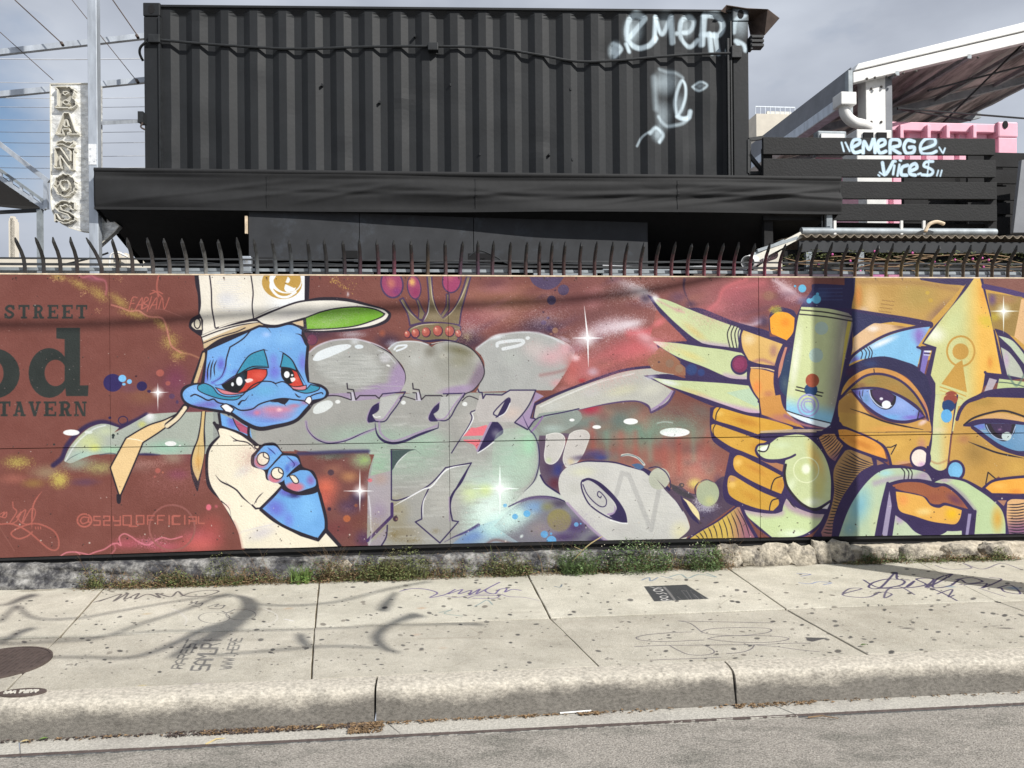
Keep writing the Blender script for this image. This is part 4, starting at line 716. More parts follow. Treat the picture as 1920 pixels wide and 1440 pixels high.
    m=P.fill('400,860* 560,790 720,770 880,810 1000,860 1120,980* 1150,1130* 1130,1417* 1100,1300* 1060,1180 960,1000 860,920 700,870 560,880 420,960 340,1080* 320,1100*',(40,36,78)); P.glow(420,900,90,70,(80,30,70),.6,clip=m); P.glow(600,830,120,50,(40,60,110),.8,clip=m)
    P.fill('1040,705* 1110,710* 1060,920* 1010,880*',(124,112,190)); P.line('1065,725 1110,728',(226,230,240),14,sm=False); P.line('1058,755 1105,760',(200,206,230),9,sm=False); P.line('1060,742 1108,745',INK,7,sm=False); P.line('1000,690* 1045,705* 1015,890*',DKO,18); P.line('1040,700* 1150,700* 1090,930*',DKO,36)
    m=P.fill('360,1060* 420,970 520,900 640,870 780,890 900,950 1000,1050 1080,1190 1110,1330* 1050,1250 980,1080 860,980 700,925 560,940 440,1010',(206,146,76)); P.glow(900,960,90,50,(226,150,70),.7,clip=m); P.glow(440,960,90,60,(196,116,50),.7,clip=m); P.glow(1060,1200,60,110,(190,120,110),.8,clip=m); P.line('628,878 632,910',INK,8,sm=False)
    # eye
    m=P.fill('330,1140* 440,1020 560,940 700,930 840,970 960,1070 1040,1200 1090,1300* 1000,1190 860,1100 700,1040 560,1035 440,1060',(160,128,64)); P.glow(600,980,110,50,(146,130,70),.7,clip=m); P.glow(520,1020,60,40,(120,80,60),.7,clip=m); P.glow(800,1040,110,60,(176,130,60),.6,clip=m)
    P.line('330,1140 430,1030 560,935 700,922 850,975 970,1080 1060,1220 1090,1310',DKO,20)
    m=P.fill('330,1150* 420,1080 470,1120 600,1270 740,1330 880,1340 1020,1310 1110,1330* 1130,1417* 320,1417* 320,1200*',(204,154,78)); P.glow(400,1200,130,130,(176,130,66),.8,clip=m); P.glow(700,1380,300,60,(222,160,70),.7,clip=m)
    P.fill('430,1050* 560,1030 700,1040 860,1100 1000,1190 1070,1290* 1030,1310 900,1345 760,1325 620,1260 500,1150',DKO)
    m=P.fill('445,1060* 580,1050 700,1058 850,1120 980,1210 1055,1280* 1000,1300 880,1318 760,1300 640,1240 520,1140',(128,158,222)); P.glow(470,1080,80,60,(90,70,150),.9,clip=m); P.glow(560,1130,50,70,(96,140,180),.7,clip=m); P.glow(1030,1270,60,60,(90,60,140),.95,clip=m); P.glow(850,1180,150,90,(156,180,240),.8,clip=m); P.glow(760,1290,160,40,(110,180,236),.8,clip=m); P.glow(950,1290,120,30,(120,80,190),.6,clip=m)
    m2=P.fill('585,1055* 700,1050 820,1110* 810,1170 770,1215 710,1222 640,1180 595,1110',INK,clip=m); m2=P.fill('610,1060* 700,1052 800,1105* 790,1150 740,1180 670,1160 620,1110',(66,44,86),clip=m); P.line('590,1060 605,1120 660,1185 720,1210 780,1190',(196,210,236),9,clip=m)
    P.ell(735,1182,39,35,(240,244,248)); P.ell(692,1132,15,12,(226,224,236)); P.line('505,1060 510,1110 535,1150',INK,8,taper=1); P.line('535,1060 528,1110',INK,6); P.line('1015,1240 1000,1310',INK,9)
    P.line('425,1218 560,1262 720,1330 900,1370 1050,1395',INK,13,taper=1); P.glow(1050,1330,60,26,(234,206,200),.8,-25)
    P.line('1100,940* 1150,1110* 1150,1417*',DKO,34); P.fill('320,1180* 330,1300 400,1417* 290,1417* 300,1200*',DKO)
    # nose arrow
    P.fill('1450,95* 1560,95* 1640,450 1770,975* 1580,1020* 1500,1110 1420,1200 1340,1417* 1120,1417* 1125,1000* 1100,950* 1160,720* 1040,660* 1120,540 1300,330',DKO)
    m=P.fill('1490,95* 1535,95* 1580,260 1640,500 1720,920* 1580,905* 1545,1080 1440,1150 1360,1280 1330,1417* 1150,1417* 1155,1000* 1115,930* 1165,690* 1055,655* 1240,410 1400,220',(206,208,144))
    P.lin(m,1350,0,1560,0,(238,184,80),0,.95); P.glow(1640,820,90,130,(226,170,60),.6,clip=m); P.glow(1620,820,40,80,(214,120,40),.5,clip=m); P.glow(1150,580,150,110,(236,240,226),.9,clip=m); P.glow(1560,250,60,180,(230,160,60),.6,-8,clip=m); P.glow(1300,480,110,180,(206,218,160),.6,30,clip=m); P.glow(1250,1300,90,200,(222,190,120),.7,clip=m); P.glow(1180,1350,40,150,(200,214,180),.8,clip=m); P.glow(1650,920,110,26,(248,196,90),.6,clip=m)
    P.mist(1590,470,130,90,(206,186,50),.9,20,.7)
    GO=(198,152,66)
    P.ell(1372,725,118,128,None,out=GO,w=16); P.ell(1370,728,70,70,GO); P.fill('1335,830* 1385,800* 1425,1078* 1310,1040 1205,1005*',GO); P.line('1195,1030 1300,1065 1415,1110',GO,9); P.line('1195,1060 1300,1095 1390,1135',GO,7,a=.7)
    P.ell(1290,1120,60,54,(150,70,54)); P.ell(1266,1197,56,54,(26,58,112)); P.ell(1250,1280,48,56,(92,170,226))
    # right of arrow
    m=P.fill('1560,95* 1920,95* 1920,260* 1740,220 1580,170*',(130,82,72)); P.line('1570,170 1740,205 1920,250',(70,50,106),42)
    m=P.fill('1600,225* 1900,260* 1830,600* 1650,540*',(158,128,66)); P.glow(1640,280,60,80,(92,64,130),.8,clip=m); P.glow(1760,280,150,60,(170,120,90),.6,clip=m); P.glow(1660,430,80,60,(190,170,50),.8,sp=.8,clip=m)
    P.fill('1890,280* 1950,290* 1950,700* 1830,600* 1860,450*',(226,182,130)); P.fill('1660,530* 1780,580 1950,760* 1950,900* 1900,960* 1760,975* 1690,600*',DKO)
    m=P.fill('1690,590* 1820,640 1950,800* 1950,880* 1800,690*',(190,204,176)); m=P.fill('1715,690* 1790,740 1880,860 1920,960* 1770,930* 1750,850*',(184,190,176)); P.glow(1760,800,40,110,(190,160,200),.7,clip=m)
    m=P.fill('1620,945* 1690,955* 1640,1060* 1570,1075*',(180,170,180)); P.line('1580,905* 1610,940* 1760,980*',DKO,22); m=P.fill('1700,960* 1950,990* 1950,1050* 1680,1050*',(190,206,150)); P.line('1700,990 1800,1000 1920,1030',(80,96,90),8); P.line('1780,930 1850,1020 1930,900',(90,120,110),16,soft=6,a=.7)
    P.fill('1560,1090* 1700,1060 1950,1060* 1950,1160* 1700,1120 1580,1160*',(48,34,84)); m=P.fill('1390,1417* 1400,1330 1480,1230 1560,1150 1700,1120 1950,1150* 1950,1300* 1700,1240 1500,1320*',(196,148,66)); P.glow(1640,1160,150,50,(170,130,60),.7,clip=m)
    P.line('1340,1417 1380,1290 1460,1170 1580,1090 1760,1060 1940,1060',DKO,40); P.line('1400,1350 1480,1290 1600,1240 1740,1220 1940,1270',INK,16); m=P.fill('1400,1417* 1480,1340 1600,1270 1740,1245 1950,1290* 1950,1417*',(206,160,88)); P.glow(1600,1290,130,26,(226,180,130),.9,-14,clip=m)
    P.star(1738,382,130,190,110,130,90,(246,250,240)); P.ell(1087,225,18,16,(200,166,60),a=.8); P.ell(1115,290,20,18,(196,160,60),a=.8)
    # ---- lower face
    P.o(1500,740,S)
    m=P.fill('330,150* 560,180 760,240 1040,300* 1120,330* 1110,560* 780,610* 740,480 600,360 420,290* 320,220*',(208,162,76)); P.glow(400,200,110,130,(184,140,68),.7,clip=m); P.glow(1040,440,60,110,(190,130,110),.8,clip=m); P.glow(760,290,260,40,(226,160,80),.7,clip=m); P.glow(900,590,140,40,(196,140,130),.7,clip=m); P.glow(830,430,130,90,(222,176,84),.7,clip=m)
    P.line('425,120 560,165 720,230 900,272 1050,300',INK,13,taper=1); P.glow(1040,240,60,30,(236,206,200),.7,-25)
    P.line('320,200* 330,260 400,290* 560,360 700,430 750,500 780,610*',DKO,24)
    m=P.fill('322,300* 400,300 520,345 640,400 710,460 740,555* 640,530 500,480 400,430 340,370',(228,156,64)); P.glow(520,420,200,40,(196,120,40),.7,22,clip=m); P.glow(680,490,60,50,(244,164,70),.8,clip=m); P.line('322,370 420,450 600,520 740,565',DKO,24)
    P.line('745,450 780,450 825,428* 780,510*',INK,9,taper=0,sm=False)
    P.line('730,320 1600,315',INK,6,sm=False,a=.7); P.line('500,322 740,322',INK,5,sm=False,a=.5)
    # nose stem
    P.fill('1110,0* 1350,0* 1300,300 1270,560* 1250,700* 1080,700* 1090,500 1130,330*',DKO); 
    m=P.fill('1155,0* 1335,0* 1305,200 1265,560 1250,630 1190,650 1120,610 1105,560* 1130,400 1135,240',(204,210,156)); P.lin(m,1160,0,1290,0,(222,176,90),0,.9); P.glow(1180,300,110,40,(236,214,180),.5,clip=m); P.line('1105,560 1180,590 1260,560',(180,130,90),14,soft=8,a=.7,clip=m)
    P.ell(1268,85,55,52,(28,54,100)); P.ell(1250,180,47,58,(92,170,226)); P.ell(1285,40,60,45,(150,70,54),clip=None); P.ell(1266,97,54,52,(26,58,112)); P.ell(1250,182,47,57,(92,170,226))
    # right eye and cheek
    m=P.fill('1350,100* 1600,20* 1950,30* 1950,900* 1700,700* 1560,800* 1380,720* 1280,560* 1310,300*',(196,152,74)); P.glow(1500,500,180,170,(146,114,56),.7,clip=m); P.glow(1400,380,90,60,(170,110,80),.6,clip=m); P.glow(1850,620,150,110,(214,170,80),.8,clip=m); P.glow(1550,60,170,60,(170,136,60),.7,clip=m)
    P.line('1400,260 1480,200 1620,155 1760,140 1950,200',INK,16); m=P.fill('1410,260* 1500,210 1640,165 1760,160 1950,210* 1950,240* 1700,210 1500,225*',(216,170,110)); P.line('1340,210 1370,130 1430,60 1560,0',DKO,30)
    P.fill('1390,270* 1500,215 1700,205 1950,240* 1950,540* 1850,510 1700,450 1560,340 1470,275*',DKO)
    m=P.fill('1480,268* 1560,250 1700,245 1950,262* 1950,480* 1850,480 1720,430 1600,350 1530,300',(104,150,190)); P.glow(1540,270,80,40,(110,120,210),.9,clip=m); P.glow(1740,440,130,50,(90,150,196),.7,clip=m); P.glow(1900,330,80,110,(120,160,200),.7,clip=m); P.line('1500,305 1700,318',(190,190,190),10,sm=False,a=.5,clip=m)
    P.fill('1575,245* 1840,250* 1830,330 1780,390 1720,395 1630,340 1590,290',INK,clip=m); P.fill('1625,245* 1810,250* 1795,320 1740,350 1670,320',(60,44,80),clip=m); P.line('1590,260 1620,320 1680,370 1740,385 1800,370 1840,270',(170,190,220),8,clip=m); P.ell(1768,356,42,38,(196,214,214)); P.glow(1705,297,26,16,(150,110,150),.9)
    P.line('1440,402 1560,450 1700,500 1920,545',INK,14,taper=1); P.line('1470,280 1560,350 1700,450 1850,505 1940,520',DKO,24)
    # warts beside nose
    P.ell(1030,545,92,104,DKO); m=P.ell(1022,542,68,74,(240,226,216)); P.glow(1040,600,60,40,(206,160,206),.8,clip=m); P.fill('1085,440* 1110,440* 1100,640* 1070,640*',DKO)
    P.fill('1070,580* 1120,640 1190,665 1250,640* 1280,700 1220,745 1160,750 1080,700',DKO); P.ell(1332,650,82,92,DKO); P.ell(1330,648,62,70,(112,178,222)); P.ell(1340,655,40,50,(120,190,236),a=.7)
    # moustache
    P.fill('780,600* 900,610 1060,650 1160,740* 1250,700 1400,720 1560,800 1700,890 1760,980 1790,1200* 1480,1215* 300,1220* 400,950 500,800 640,640',DKO)
    m=P.fill('330,1220* 400,1020 480,870 590,730 700,650 820,630 960,640 1080,670 1130,740* 1000,720 880,730 750,760* 700,950 650,1218*',(186,206,172)); P.glow(500,950,150,260,(120,180,200),.9,20,clip=m); P.glow(420,1150,110,110,(126,176,190),.7,clip=m); P.glow(730,670,110,50,(160,214,222),.8,clip=m); P.glow(1060,690,110,60,(170,140,176),.8,clip=m); P.line('640,760 800,720 1000,715 1140,745',(170,150,180),40,soft=26,a=.7,clip=m); P.glow(640,1100,70,200,(206,216,170),.7,10,clip=m)
    for dx in (0,36,64): P.line([(868+dx,630),(895+dx,665),(890+dx,722)],INK,9)
    m=P.fill('1150,750* 1240,720 1390,740 1500,800 1630,890 1720,980 1755,1080 1760,1190* 1490,1195* 1500,1000* 1400,880 1280,780',(186,208,160)); P.glow(1690,1060,80,170,(212,160,60),.9,clip=m); P.glow(1240,730,90,40,(180,150,180),.8,clip=m); P.line('1290,780 1400,870 1500,1000',(150,130,160),30,soft=20,a=.7,clip=m)
    # mouth
    P.fill('745,760* 880,725 1050,730 1150,770 1240,760 1320,810 1400,900 1505,1000* 1480,1215* 650,1215* 700,950',DKO)
    m=P.fill('790,775* 900,750 1040,755 1150,795 1230,785 1310,830 1380,900 1440,980* 1330,950 1240,925 1190,940 1120,930 1080,880 1000,850 880,825 810,800',(160,92,62)); P.glow(1330,900,130,60,(110,60,84),.9,30,clip=m); P.glow(1150,880,120,60,(150,80,60),.7,clip=m)
    m=P.fill('820,830* 900,840 1000,860 1060,880 1120,950 1190,970 1240,950 1310,965 1385,990* 1370,1060 1330,1108 1250,1105 1120,1085 980,1040 860,1000 830,920',(230,174,80)); P.glow(880,900,80,80,(240,150,80),.7,clip=m); P.glow(1060,1000,110,50,(240,214,140),.8,clip=m); P.glow(1300,1020,90,80,(240,190,30),.95,clip=m)
    m=P.fill('820,1010* 900,1050 960,1130 1040,1180 1090,1200* 1090,1215* 790,1215*',(190,206,176)); P.glow(850,1060,70,70,(176,150,190),.9,clip=m); P.fill('1230,1165* 1310,1170 1385,1165* 1385,1215* 1150,1215*',(196,210,176))
    P.fill('765,820* 785,950* 745,1215* 700,1215*',(160,150,180)); P.fill('1440,1020* 1468,1020* 1440,1215* 1415,1215*',(150,140,180))
    P.line('750,760* 700,960 650,1215*',DKO,26); P.line('805,800* 800,1000 765,1215*',DKO,22); P.line('820,1010 920,1080 1000,1160 1110,1200 1200,1180 1240,1160',DKO,40)
    P.line('1500,1000* 1480,1215*',DKO,24)
    # far right cheek shapes
    P.line('1590,765 1610,665* 1680,725*',INK,10,sm=False); m=P.fill('1570,800* 1650,740 1780,715 1950,700* 1950,860* 1640,855*',(240,172,66),out=DKO,w=22); P.glow(1700,780,110,40,(248,190,90),.8,clip=m); P.glow(1850,830,100,40,(226,130,50),.6,clip=m)
    P.fill('1640,870* 1950,870* 1950,1200* 1770,1200* 1740,1000',DKO); m=P.fill('1775,920* 1820,895 1950,900* 1950,1190* 1790,1190* 1770,1050',(222,176,124)); P.lin(m,1800,1020,1820,1180,(130,84,130),0,.9); P.hatch([(1770,930),(1780,1190)],[(1950,910),(1950,1190)],11,INK,9,.05,clip=m); P.fill('1690,905* 1770,905* 1745,955*',(170,120,96))
    # the print fades on beyond the frame: repeat of flat fields at the right edge
    P.o(0,0)
    P.glow(2030,560,110,60,(150,120,70),.6)
    # overspray fog and fine splatter
    for q in [(1180,545,110,40,(236,226,232)),(1090,640,120,50,(214,206,216)),(1240,640,80,40,(224,150,160)),(1140,700,130,50,(214,130,132)),(940,590,90,50,(196,150,140)),(1350,585,120,50,(206,120,130)),(1020,600,90,40,(210,196,206)),(1160,612,110,34,(240,234,240)),(1200,660,120,30,(226,110,118)),
              (1300,880,90,60,(214,160,140)),(1240,800,110,50,(130,170,150)),(620,600,120,34,(196,190,204)),(880,620,60,40,(200,196,206)),(470,860,60,60,(176,120,120)),(330,900,120,70,(170,110,110)),(1050,990,120,50,(110,90,140)),(930,960,110,70,(226,244,238)),(700,990,60,50,(150,130,90))]: P.mist(*q,.5,-10,.5)
    rs_=P.rng
    for i in range(700):
        x,y=980+rs_.randn()*300,600+rs_.randn()*60
        if 520<y<1000: P.ell(x,y,.35+rs_.rand()*.5,.35+rs_.rand()*.5,[(226,206,206),(60,40,56),(200,120,120)][rs_.randint(3)],a=.55)
    # grime, scratches, chips
    r=P.rng
    for i in range(260):
        x,y=r.rand()*2000,515+r.rand()*510; P.ell(x,y,.5+r.rand()*.7,.5+r.rand()*.6,(214,206,200) if r.rand()<.55 else (60,46,46),a=.7)
    for i in range(120):
        x,y=r.rand()*2000,1000-abs(r.randn())*40+20; P.ell(x,y,.8+r.rand(),.7+r.rand(),(210,204,194) if r.rand()<.4 else (58,46,44),a=.8)
    for x in (30,110,300,420,500,600,680,760,860,960,1020,1080,1145,1200,1260,1330,1450,1560,1640,1690,1760,1850): P.ell(x,521,1.5,1.4,(60,44,40)); P.glow(x+.5,523,2,5,(70,50,46),.5)
    P.mottle(8,46)
    return P
# ---------------------------------------------------------------- building helpers
COL = SC.collection
def lin(c): return tuple(((x / 255) / 12.92 if x / 255 < .04045 else ((x / 255 + .055) / 1.055) ** 2.4) for x in c)
def node(nt, t, **k):
    n = nt.nodes.new(t)
    for a, b in k.items():
        if isinstance(a, str) and hasattr(n, a): setattr(n, a, b)
    return n
def mat(name, col, rough=.7, metal=0, var=.25, vs=6, col2=None, mix2=.5, s2=2.0, bump=.0, bs=60, coord='Object', stretch=(1, 1, 1), objcol=False, spec=.4, trans=0, detail=8):
    """plain surface with two scales of colour variation, optional second colour in patches, and fine relief"""
    m = bpy.data.materials.new(name); m.use_nodes = True; nt = m.node_tree; b = nt.nodes['Principled BSDF']
    L = nt.links.new; tc = nt.nodes.new('ShaderNodeTexCoord'); mp = nt.nodes.new('ShaderNodeMapping'); mp.inputs['Scale'].default_value = stretch
    L(tc.outputs[coord], mp.inputs[0])
    n = nt.nodes.new('ShaderNodeTexNoise'); n.inputs['Scale'].default_value = vs; n.inputs['Detail'].default_value = detail; n.inputs['Roughness'].default_value = .65; L(mp.outputs[0], n.inputs[0])
    r = nt.nodes.new('ShaderNodeMapRange'); r.inputs[1].default_value = .3; r.inputs[2].default_value = .7; r.inputs[3].default_value = 1 - var; r.inputs[4].default_value = 1 + var; L(n.outputs[0], r.inputs[0])
    mul = nt.nodes.new('ShaderNodeVectorMath'); mul.operation = 'SCALE'; L(r.outputs[0], mul.inputs['Scale'])
    if objcol:
        oi = nt.nodes.new('ShaderNodeObjectInfo'); src = oi.outputs['Color']
    else:
        c = nt.nodes.new('ShaderNodeRGB'); c.outputs[0].default_value = (*col, 1); src = c.outputs[0]
    if col2 is not None:
        n2 = nt.nodes.new('ShaderNodeTexNoise'); n2.inputs['Scale'].default_value = s2; n2.inputs['Detail'].default_value = 9; n2.inputs['Roughness'].default_value = .7; L(mp.outputs[0], n2.inputs[0])
        r2 = nt.nodes.new('ShaderNodeMapRange'); r2.inputs[1].default_value = 1 - mix2 - .06; r2.inputs[2].default_value = 1 - mix2 + .1; L(n2.outputs[0], r2.inputs[0])
        mx = nt.nodes.new('ShaderNodeMix'); mx.data_type = 'RGBA'; L(r2.outputs[0], mx.inputs[0]); L(src, mx.inputs[6]); mx.inputs[7].default_value = (*col2, 1); src = mx.outputs[2]
    L(src, mul.inputs[0]); L(mul.outputs[0], b.inputs['Base Color'])
    b.inputs['Roughness'].default_value = rough; b.inputs['Metallic'].default_value = metal; b.inputs['Specular IOR Level'].default_value = spec
    if bump:
        n3 = nt.nodes.new('ShaderNodeTexNoise'); n3.inputs['Scale'].default_value = bs; n3.inputs['Detail'].default_value = 6; L(mp.outputs[0], n3.inputs[0])
        bp = nt.nodes.new('ShaderNodeBump'); bp.inputs['Strength'].default_value = bump; bp.inputs['Distance'].default_value = .01; L(n3.outputs[0], bp.inputs['Height']); L(bp.outputs[0], b.inputs['Normal'])
    return m
def print_mat(name, img, gain=1.0, rough=.6, base=None, bump=.15, bs=80, grime=.12, mix_alpha=False, uvspeck=0):
    """flat print: the painted picture on its board; with alpha it lies over a base colour"""
    m = bpy.data.materials.new(name); m.use_nodes = True; nt = m.node_tree; b = nt.nodes['Principled BSDF']; L = nt.links.new
    im = nt.nodes.new('ShaderNodeTexImage'); im.image = img; im.extension = 'EXTEND'; im.interpolation = 'Cubic'
    tc = nt.nodes.new('ShaderNodeTexCoord'); L(tc.outputs['UV'], im.inputs[0])
    n = nt.nodes.new('ShaderNodeTexNoise'); n.inputs['Scale'].default_value = 3; n.inputs['Detail'].default_value = 9; n.inputs['Roughness'].default_value = .7; L(tc.outputs['Object'], n.inputs[0])
    r = nt.nodes.new('ShaderNodeMapRange'); r.inputs[1].default_value = .3; r.inputs[2].default_value = .7; r.inputs[3].default_value = gain * (1 - grime); r.inputs[4].default_value = gain * (1 + grime * .5); L(n.outputs[0], r.inputs[0])
    mul = nt.nodes.new('ShaderNodeVectorMath'); mul.operation = 'SCALE'; L(r.outputs[0], mul.inputs['Scale'])
    src = im.outputs[0]
    if mix_alpha:
        mx = nt.nodes.new('ShaderNodeMix'); mx.data_type = 'RGBA'; L(im.outputs[1], mx.inputs[0]); mx.inputs[6].default_value = (*base, 1); L(src, mx.inputs[7]); src = mx.outputs[2]
    L(src, mul.inputs[0])
    src = mul.outputs[0]
    if uvspeck:      # aggregate grains
        v = nt.nodes.new('ShaderNodeTexNoise'); v.inputs['Scale'].default_value = 220; v.inputs['Detail'].default_value = 2; L(tc.outputs['Object'], v.inputs[0])
        r2 = nt.nodes.new('ShaderNodeMapRange'); r2.inputs[1].default_value = .32; r2.inputs[2].default_value = .68; r2.inputs[3].default_value = 1 - uvspeck; r2.inputs[4].default_value = 1 + uvspeck; L(v.outputs[0], r2.inputs[0])
        m2 = nt.nodes.new('ShaderNodeVectorMath'); m2.operation = 'SCALE'; L(src, m2.inputs[0]); L(r2.outputs[0], m2.inputs['Scale']); src = m2.outputs[0]
    L(src, b.inputs['Base Color']); b.inputs['Roughness'].default_value = rough; b.inputs['Specular IOR Level'].default_value = .3
    n3 = nt.nodes.new('ShaderNodeTexNoise'); n3.inputs['Scale'].default_value = bs; n3.inputs['Detail'].default_value = 5; L(tc.outputs['Object'], n3.inputs[0])
    bp = nt.nodes.new('ShaderNodeBump'); bp.inputs['Strength'].default_value = bump; bp.inputs['Distance'].default_value = .01; L(n3.outputs[0], bp.inputs['Height']); L(bp.outputs[0], b.inputs['Normal'])
    return m

class MB:
    """collects geometry, then links it as one mesh object"""
    def __init__(s): s.v = []; s.f = []; s.uv = {}
    def add(s, vs, fs):
        o = len(s.v); s.v += [tuple(x) for x in vs]; s.f += [tuple(o + i for i in f) for f in fs]; return s
    def box(s, F, u0, u1, v0, v1, z0, z1):
        P = [F(u, v, z) for z in (z0, z1) for v in (v0, v1) for u in (u0, u1)]
        return s.add(P, [(0, 2, 3, 1), (4, 5, 7, 6), (0, 1, 5, 4), (2, 6, 7, 3), (0, 4, 6, 2), (1, 3, 7, 5)])
    def prism(s, F, poly, v0, v1):
        """polygon in (u, z) pushed from v0 to v1"""
        n = len(poly); P = [F(u, v0, z) for u, z in poly] + [F(u, v1, z) for u, z in poly]
        return s.add(P, [tuple(range(n))[::-1], tuple(range(n, 2 * n))] + [(i, (i + 1) % n, n + (i + 1) % n, n + i) for i in range(n)])
    def slab(s, F, poly, z0, z1):
        """polygon in (u, v) pushed from z0 to z1"""
        n = len(poly); P = [F(u, v, z0) for u, v in poly] + [F(u, v, z1) for u, v in poly]
        return s.add(P, [tuple(range(n))[::-1], tuple(range(n, 2 * n))] + [(i, (i + 1) % n, n + (i + 1) % n, n + i) for i in range(n)])
    def tube(s, pts, r, n=8, caps=True):
        pts = [Vector(p) for p in pts]; m = len(pts); R = r if hasattr(r, '__len__') else [r] * m
        o = len(s.v); ref = None
        for i, p in enumerate(pts):
            t = (pts[min(i + 1, m - 1)] - pts[max(i - 1, 0)]).normalized()
            if ref is None: ref = t.orthogonal().normalized()
            ref = (ref - t * ref.dot(t)); ref = ref.normalized() if ref.length > 1e-6 else t.orthogonal().normalized()
            b = t.cross(ref)
            for k in range(n):
                a = 2 * math.pi * k / n; s.v.append(tuple(p + (ref * math.cos(a) + b * math.sin(a)) * R[i]))
        for i in range(m - 1):
            for k in range(n):
                a, b2 = o + i * n + k, o + i * n + (k + 1) % n
                s.f.append((a, b2, b2 + n, a + n))
        if caps: s.f.append(tuple(o + k for k in range(n))[::-1]); s.f.append(tuple(o + (m - 1) * n + k for k in range(n)))
        return s
    def bar(s, a, b, w, h, up=(0, 0, 1)):
        """square section bar from a to b"""
        a, b = Vector(a), Vector(b); t = (b - a).normalized(); x = t.cross(Vector(up)).normalized(); y = x.cross(t)
        P = [c + x * sx * w / 2 + y * sy * h / 2 for c in (a, b) for sx, sy in ((-1, -1), (1, -1), (1, 1), (-1, 1))]
        return s.add(P, [(0, 3, 2, 1), (4, 5, 6, 7), (0, 1, 5, 4), (1, 2, 6, 5), (2, 3, 7, 6), (3, 0, 4, 7)])
    def ball(s, c, r, n=6, m=8, sq=1):
        c = Vector(c); o = len(s.v)
        for i in range(1, n):
            for k in range(m):
                a, b = math.pi * i / n, 2 * math.pi * k / m; s.v.append(tuple(c + Vector((math.sin(a) * math.cos(b), math.sin(a) * math.sin(b), math.cos(a) * sq)) * r))
        s.v += [tuple(c + Vector((0, 0, r * sq))), tuple(c - Vector((0, 0, r * sq)))]
        for i in range(n - 2):
            for k in range(m): s.f.append((o + i * m + k, o + (i + 1) * m + k, o + (i + 1) * m + (k + 1) % m, o + i * m + (k + 1) % m))
        T = o + (n - 1) * m
        for k in range(m): s.f.append((T, o + k, o + (k + 1) % m)); s.f.append((T + 1, o + (n - 2) * m + (k + 1) % m, o + (n - 2) * m + k))
        return s
    def grid(s, fn, nu, nv):
        o = len(s.v)
        for j in range(nv + 1):
            for i in range(nu + 1): s.v.append(tuple(fn(i / nu, j / nv)))
        for j in range(nv):
            for i in range(nu):
                a = o + j * (nu + 1) + i; s.f.append((a, a + 1, a + nu + 2, a + nu + 1))
        return s
    def build(s, name, material, parent=None, smooth=False, uv=None, bevel=0, solid=0, origin=None):
        me = bpy.data.meshes.new(name); V = s.v
        if origin is not None: V = [(x - origin[0], y - origin[1], z - origin[2]) for x, y, z in V]
        me.from_pydata(V, [], s.f); me.update()
        bm = bmesh.new(); bm.from_mesh(me); bmesh.ops.recalc_face_normals(bm, faces=bm.faces); bm.to_mesh(me); bm.free()
        if uv:
            l = me.uv_layers.new(name='UVMap'); co = np.empty(len(me.vertices) * 3); me.vertices.foreach_get('co', co); co = co.reshape(-1, 3)
            if origin is not None: co = co + np.array(origin)
            UV = np.array([uv(c) for c in co]); idx = np.empty(len(me.loops), int); me.loops.foreach_get('vertex_index', idx)
            l.data.foreach_set('uv', UV[idx].ravel())
        if smooth:
            me.polygons.foreach_set('use_smooth', [True] * len(me.polygons))
            if smooth != 'all':
                try: me.set_sharp_from_angle(angle=math.radians(38))
                except Exception: pass
        if material: me.materials.append(material)
        o = bpy.data.objects.new(name, me); COL.objects.link(o)
        if origin is not None: o.location = origin
        if parent: o.parent = parent; o.matrix_parent_inverse = parent.matrix_world.inverted()
        if bevel: b = o.modifiers.new('bevel', 'BEVEL'); b.width = bevel; b.segments = 2; b.limit_method = 'ANGLE'
        if solid: b = o.modifiers.new('solid', 'SOLIDIFY'); b.thickness = solid
        return o
def empty(name, loc=(0, 0, 0)):
    o = bpy.data.objects.new(name, None); COL.objects.link(o); o.location = loc; o.empty_display_size = .1; bpy.context.view_layer.update(); return o
def tag(o, label, cat, group=None):
    o['label'] = label; o['category'] = cat
    if group: o['group'] = group
    return o
def kind(o, k, label=None):
    o['kind'] = k
    if label: o['label'] = label
    return o
def wuv(F, u0, z0, P):
    """world point -> picture coordinates on the working plane"""
    W_, H_ = P.w / P.ppm, P.h / P.ppm
    def f(c):
        u = c[0] * F.c + (c[1] - F.Y0) * F.s; return ((u - u0) / W_, (c[2] - z0) / H_)
    return f
def loft(pts, n=6):
    """smooth path through points"""
    P = [Vector(p) for p in pts]; out = []
    for i in range(len(P) - 1):
        p0, p1, p2, p3 = P[max(i - 1, 0)], P[i], P[i + 1], P[min(i + 2, len(P) - 1)]
        for j in range(n):
            t = j / n; out.append(.5 * ((2 * p1) + (p2 - p0) * t + (2 * p0 - 5 * p1 + 4 * p2 - p3) * t * t + (3 * p1 - p0 - 3 * p2 + p3) * t ** 3))
    out.append(P[-1]); return out
W = WF.W; K = CF.W
def Wp(px, py, v): u, z = WF.pix(px, py, v); return W(u, v, z)
def Kp(px, py, v): u, z = CF.pix(px, py, v); return K(u, v, z)
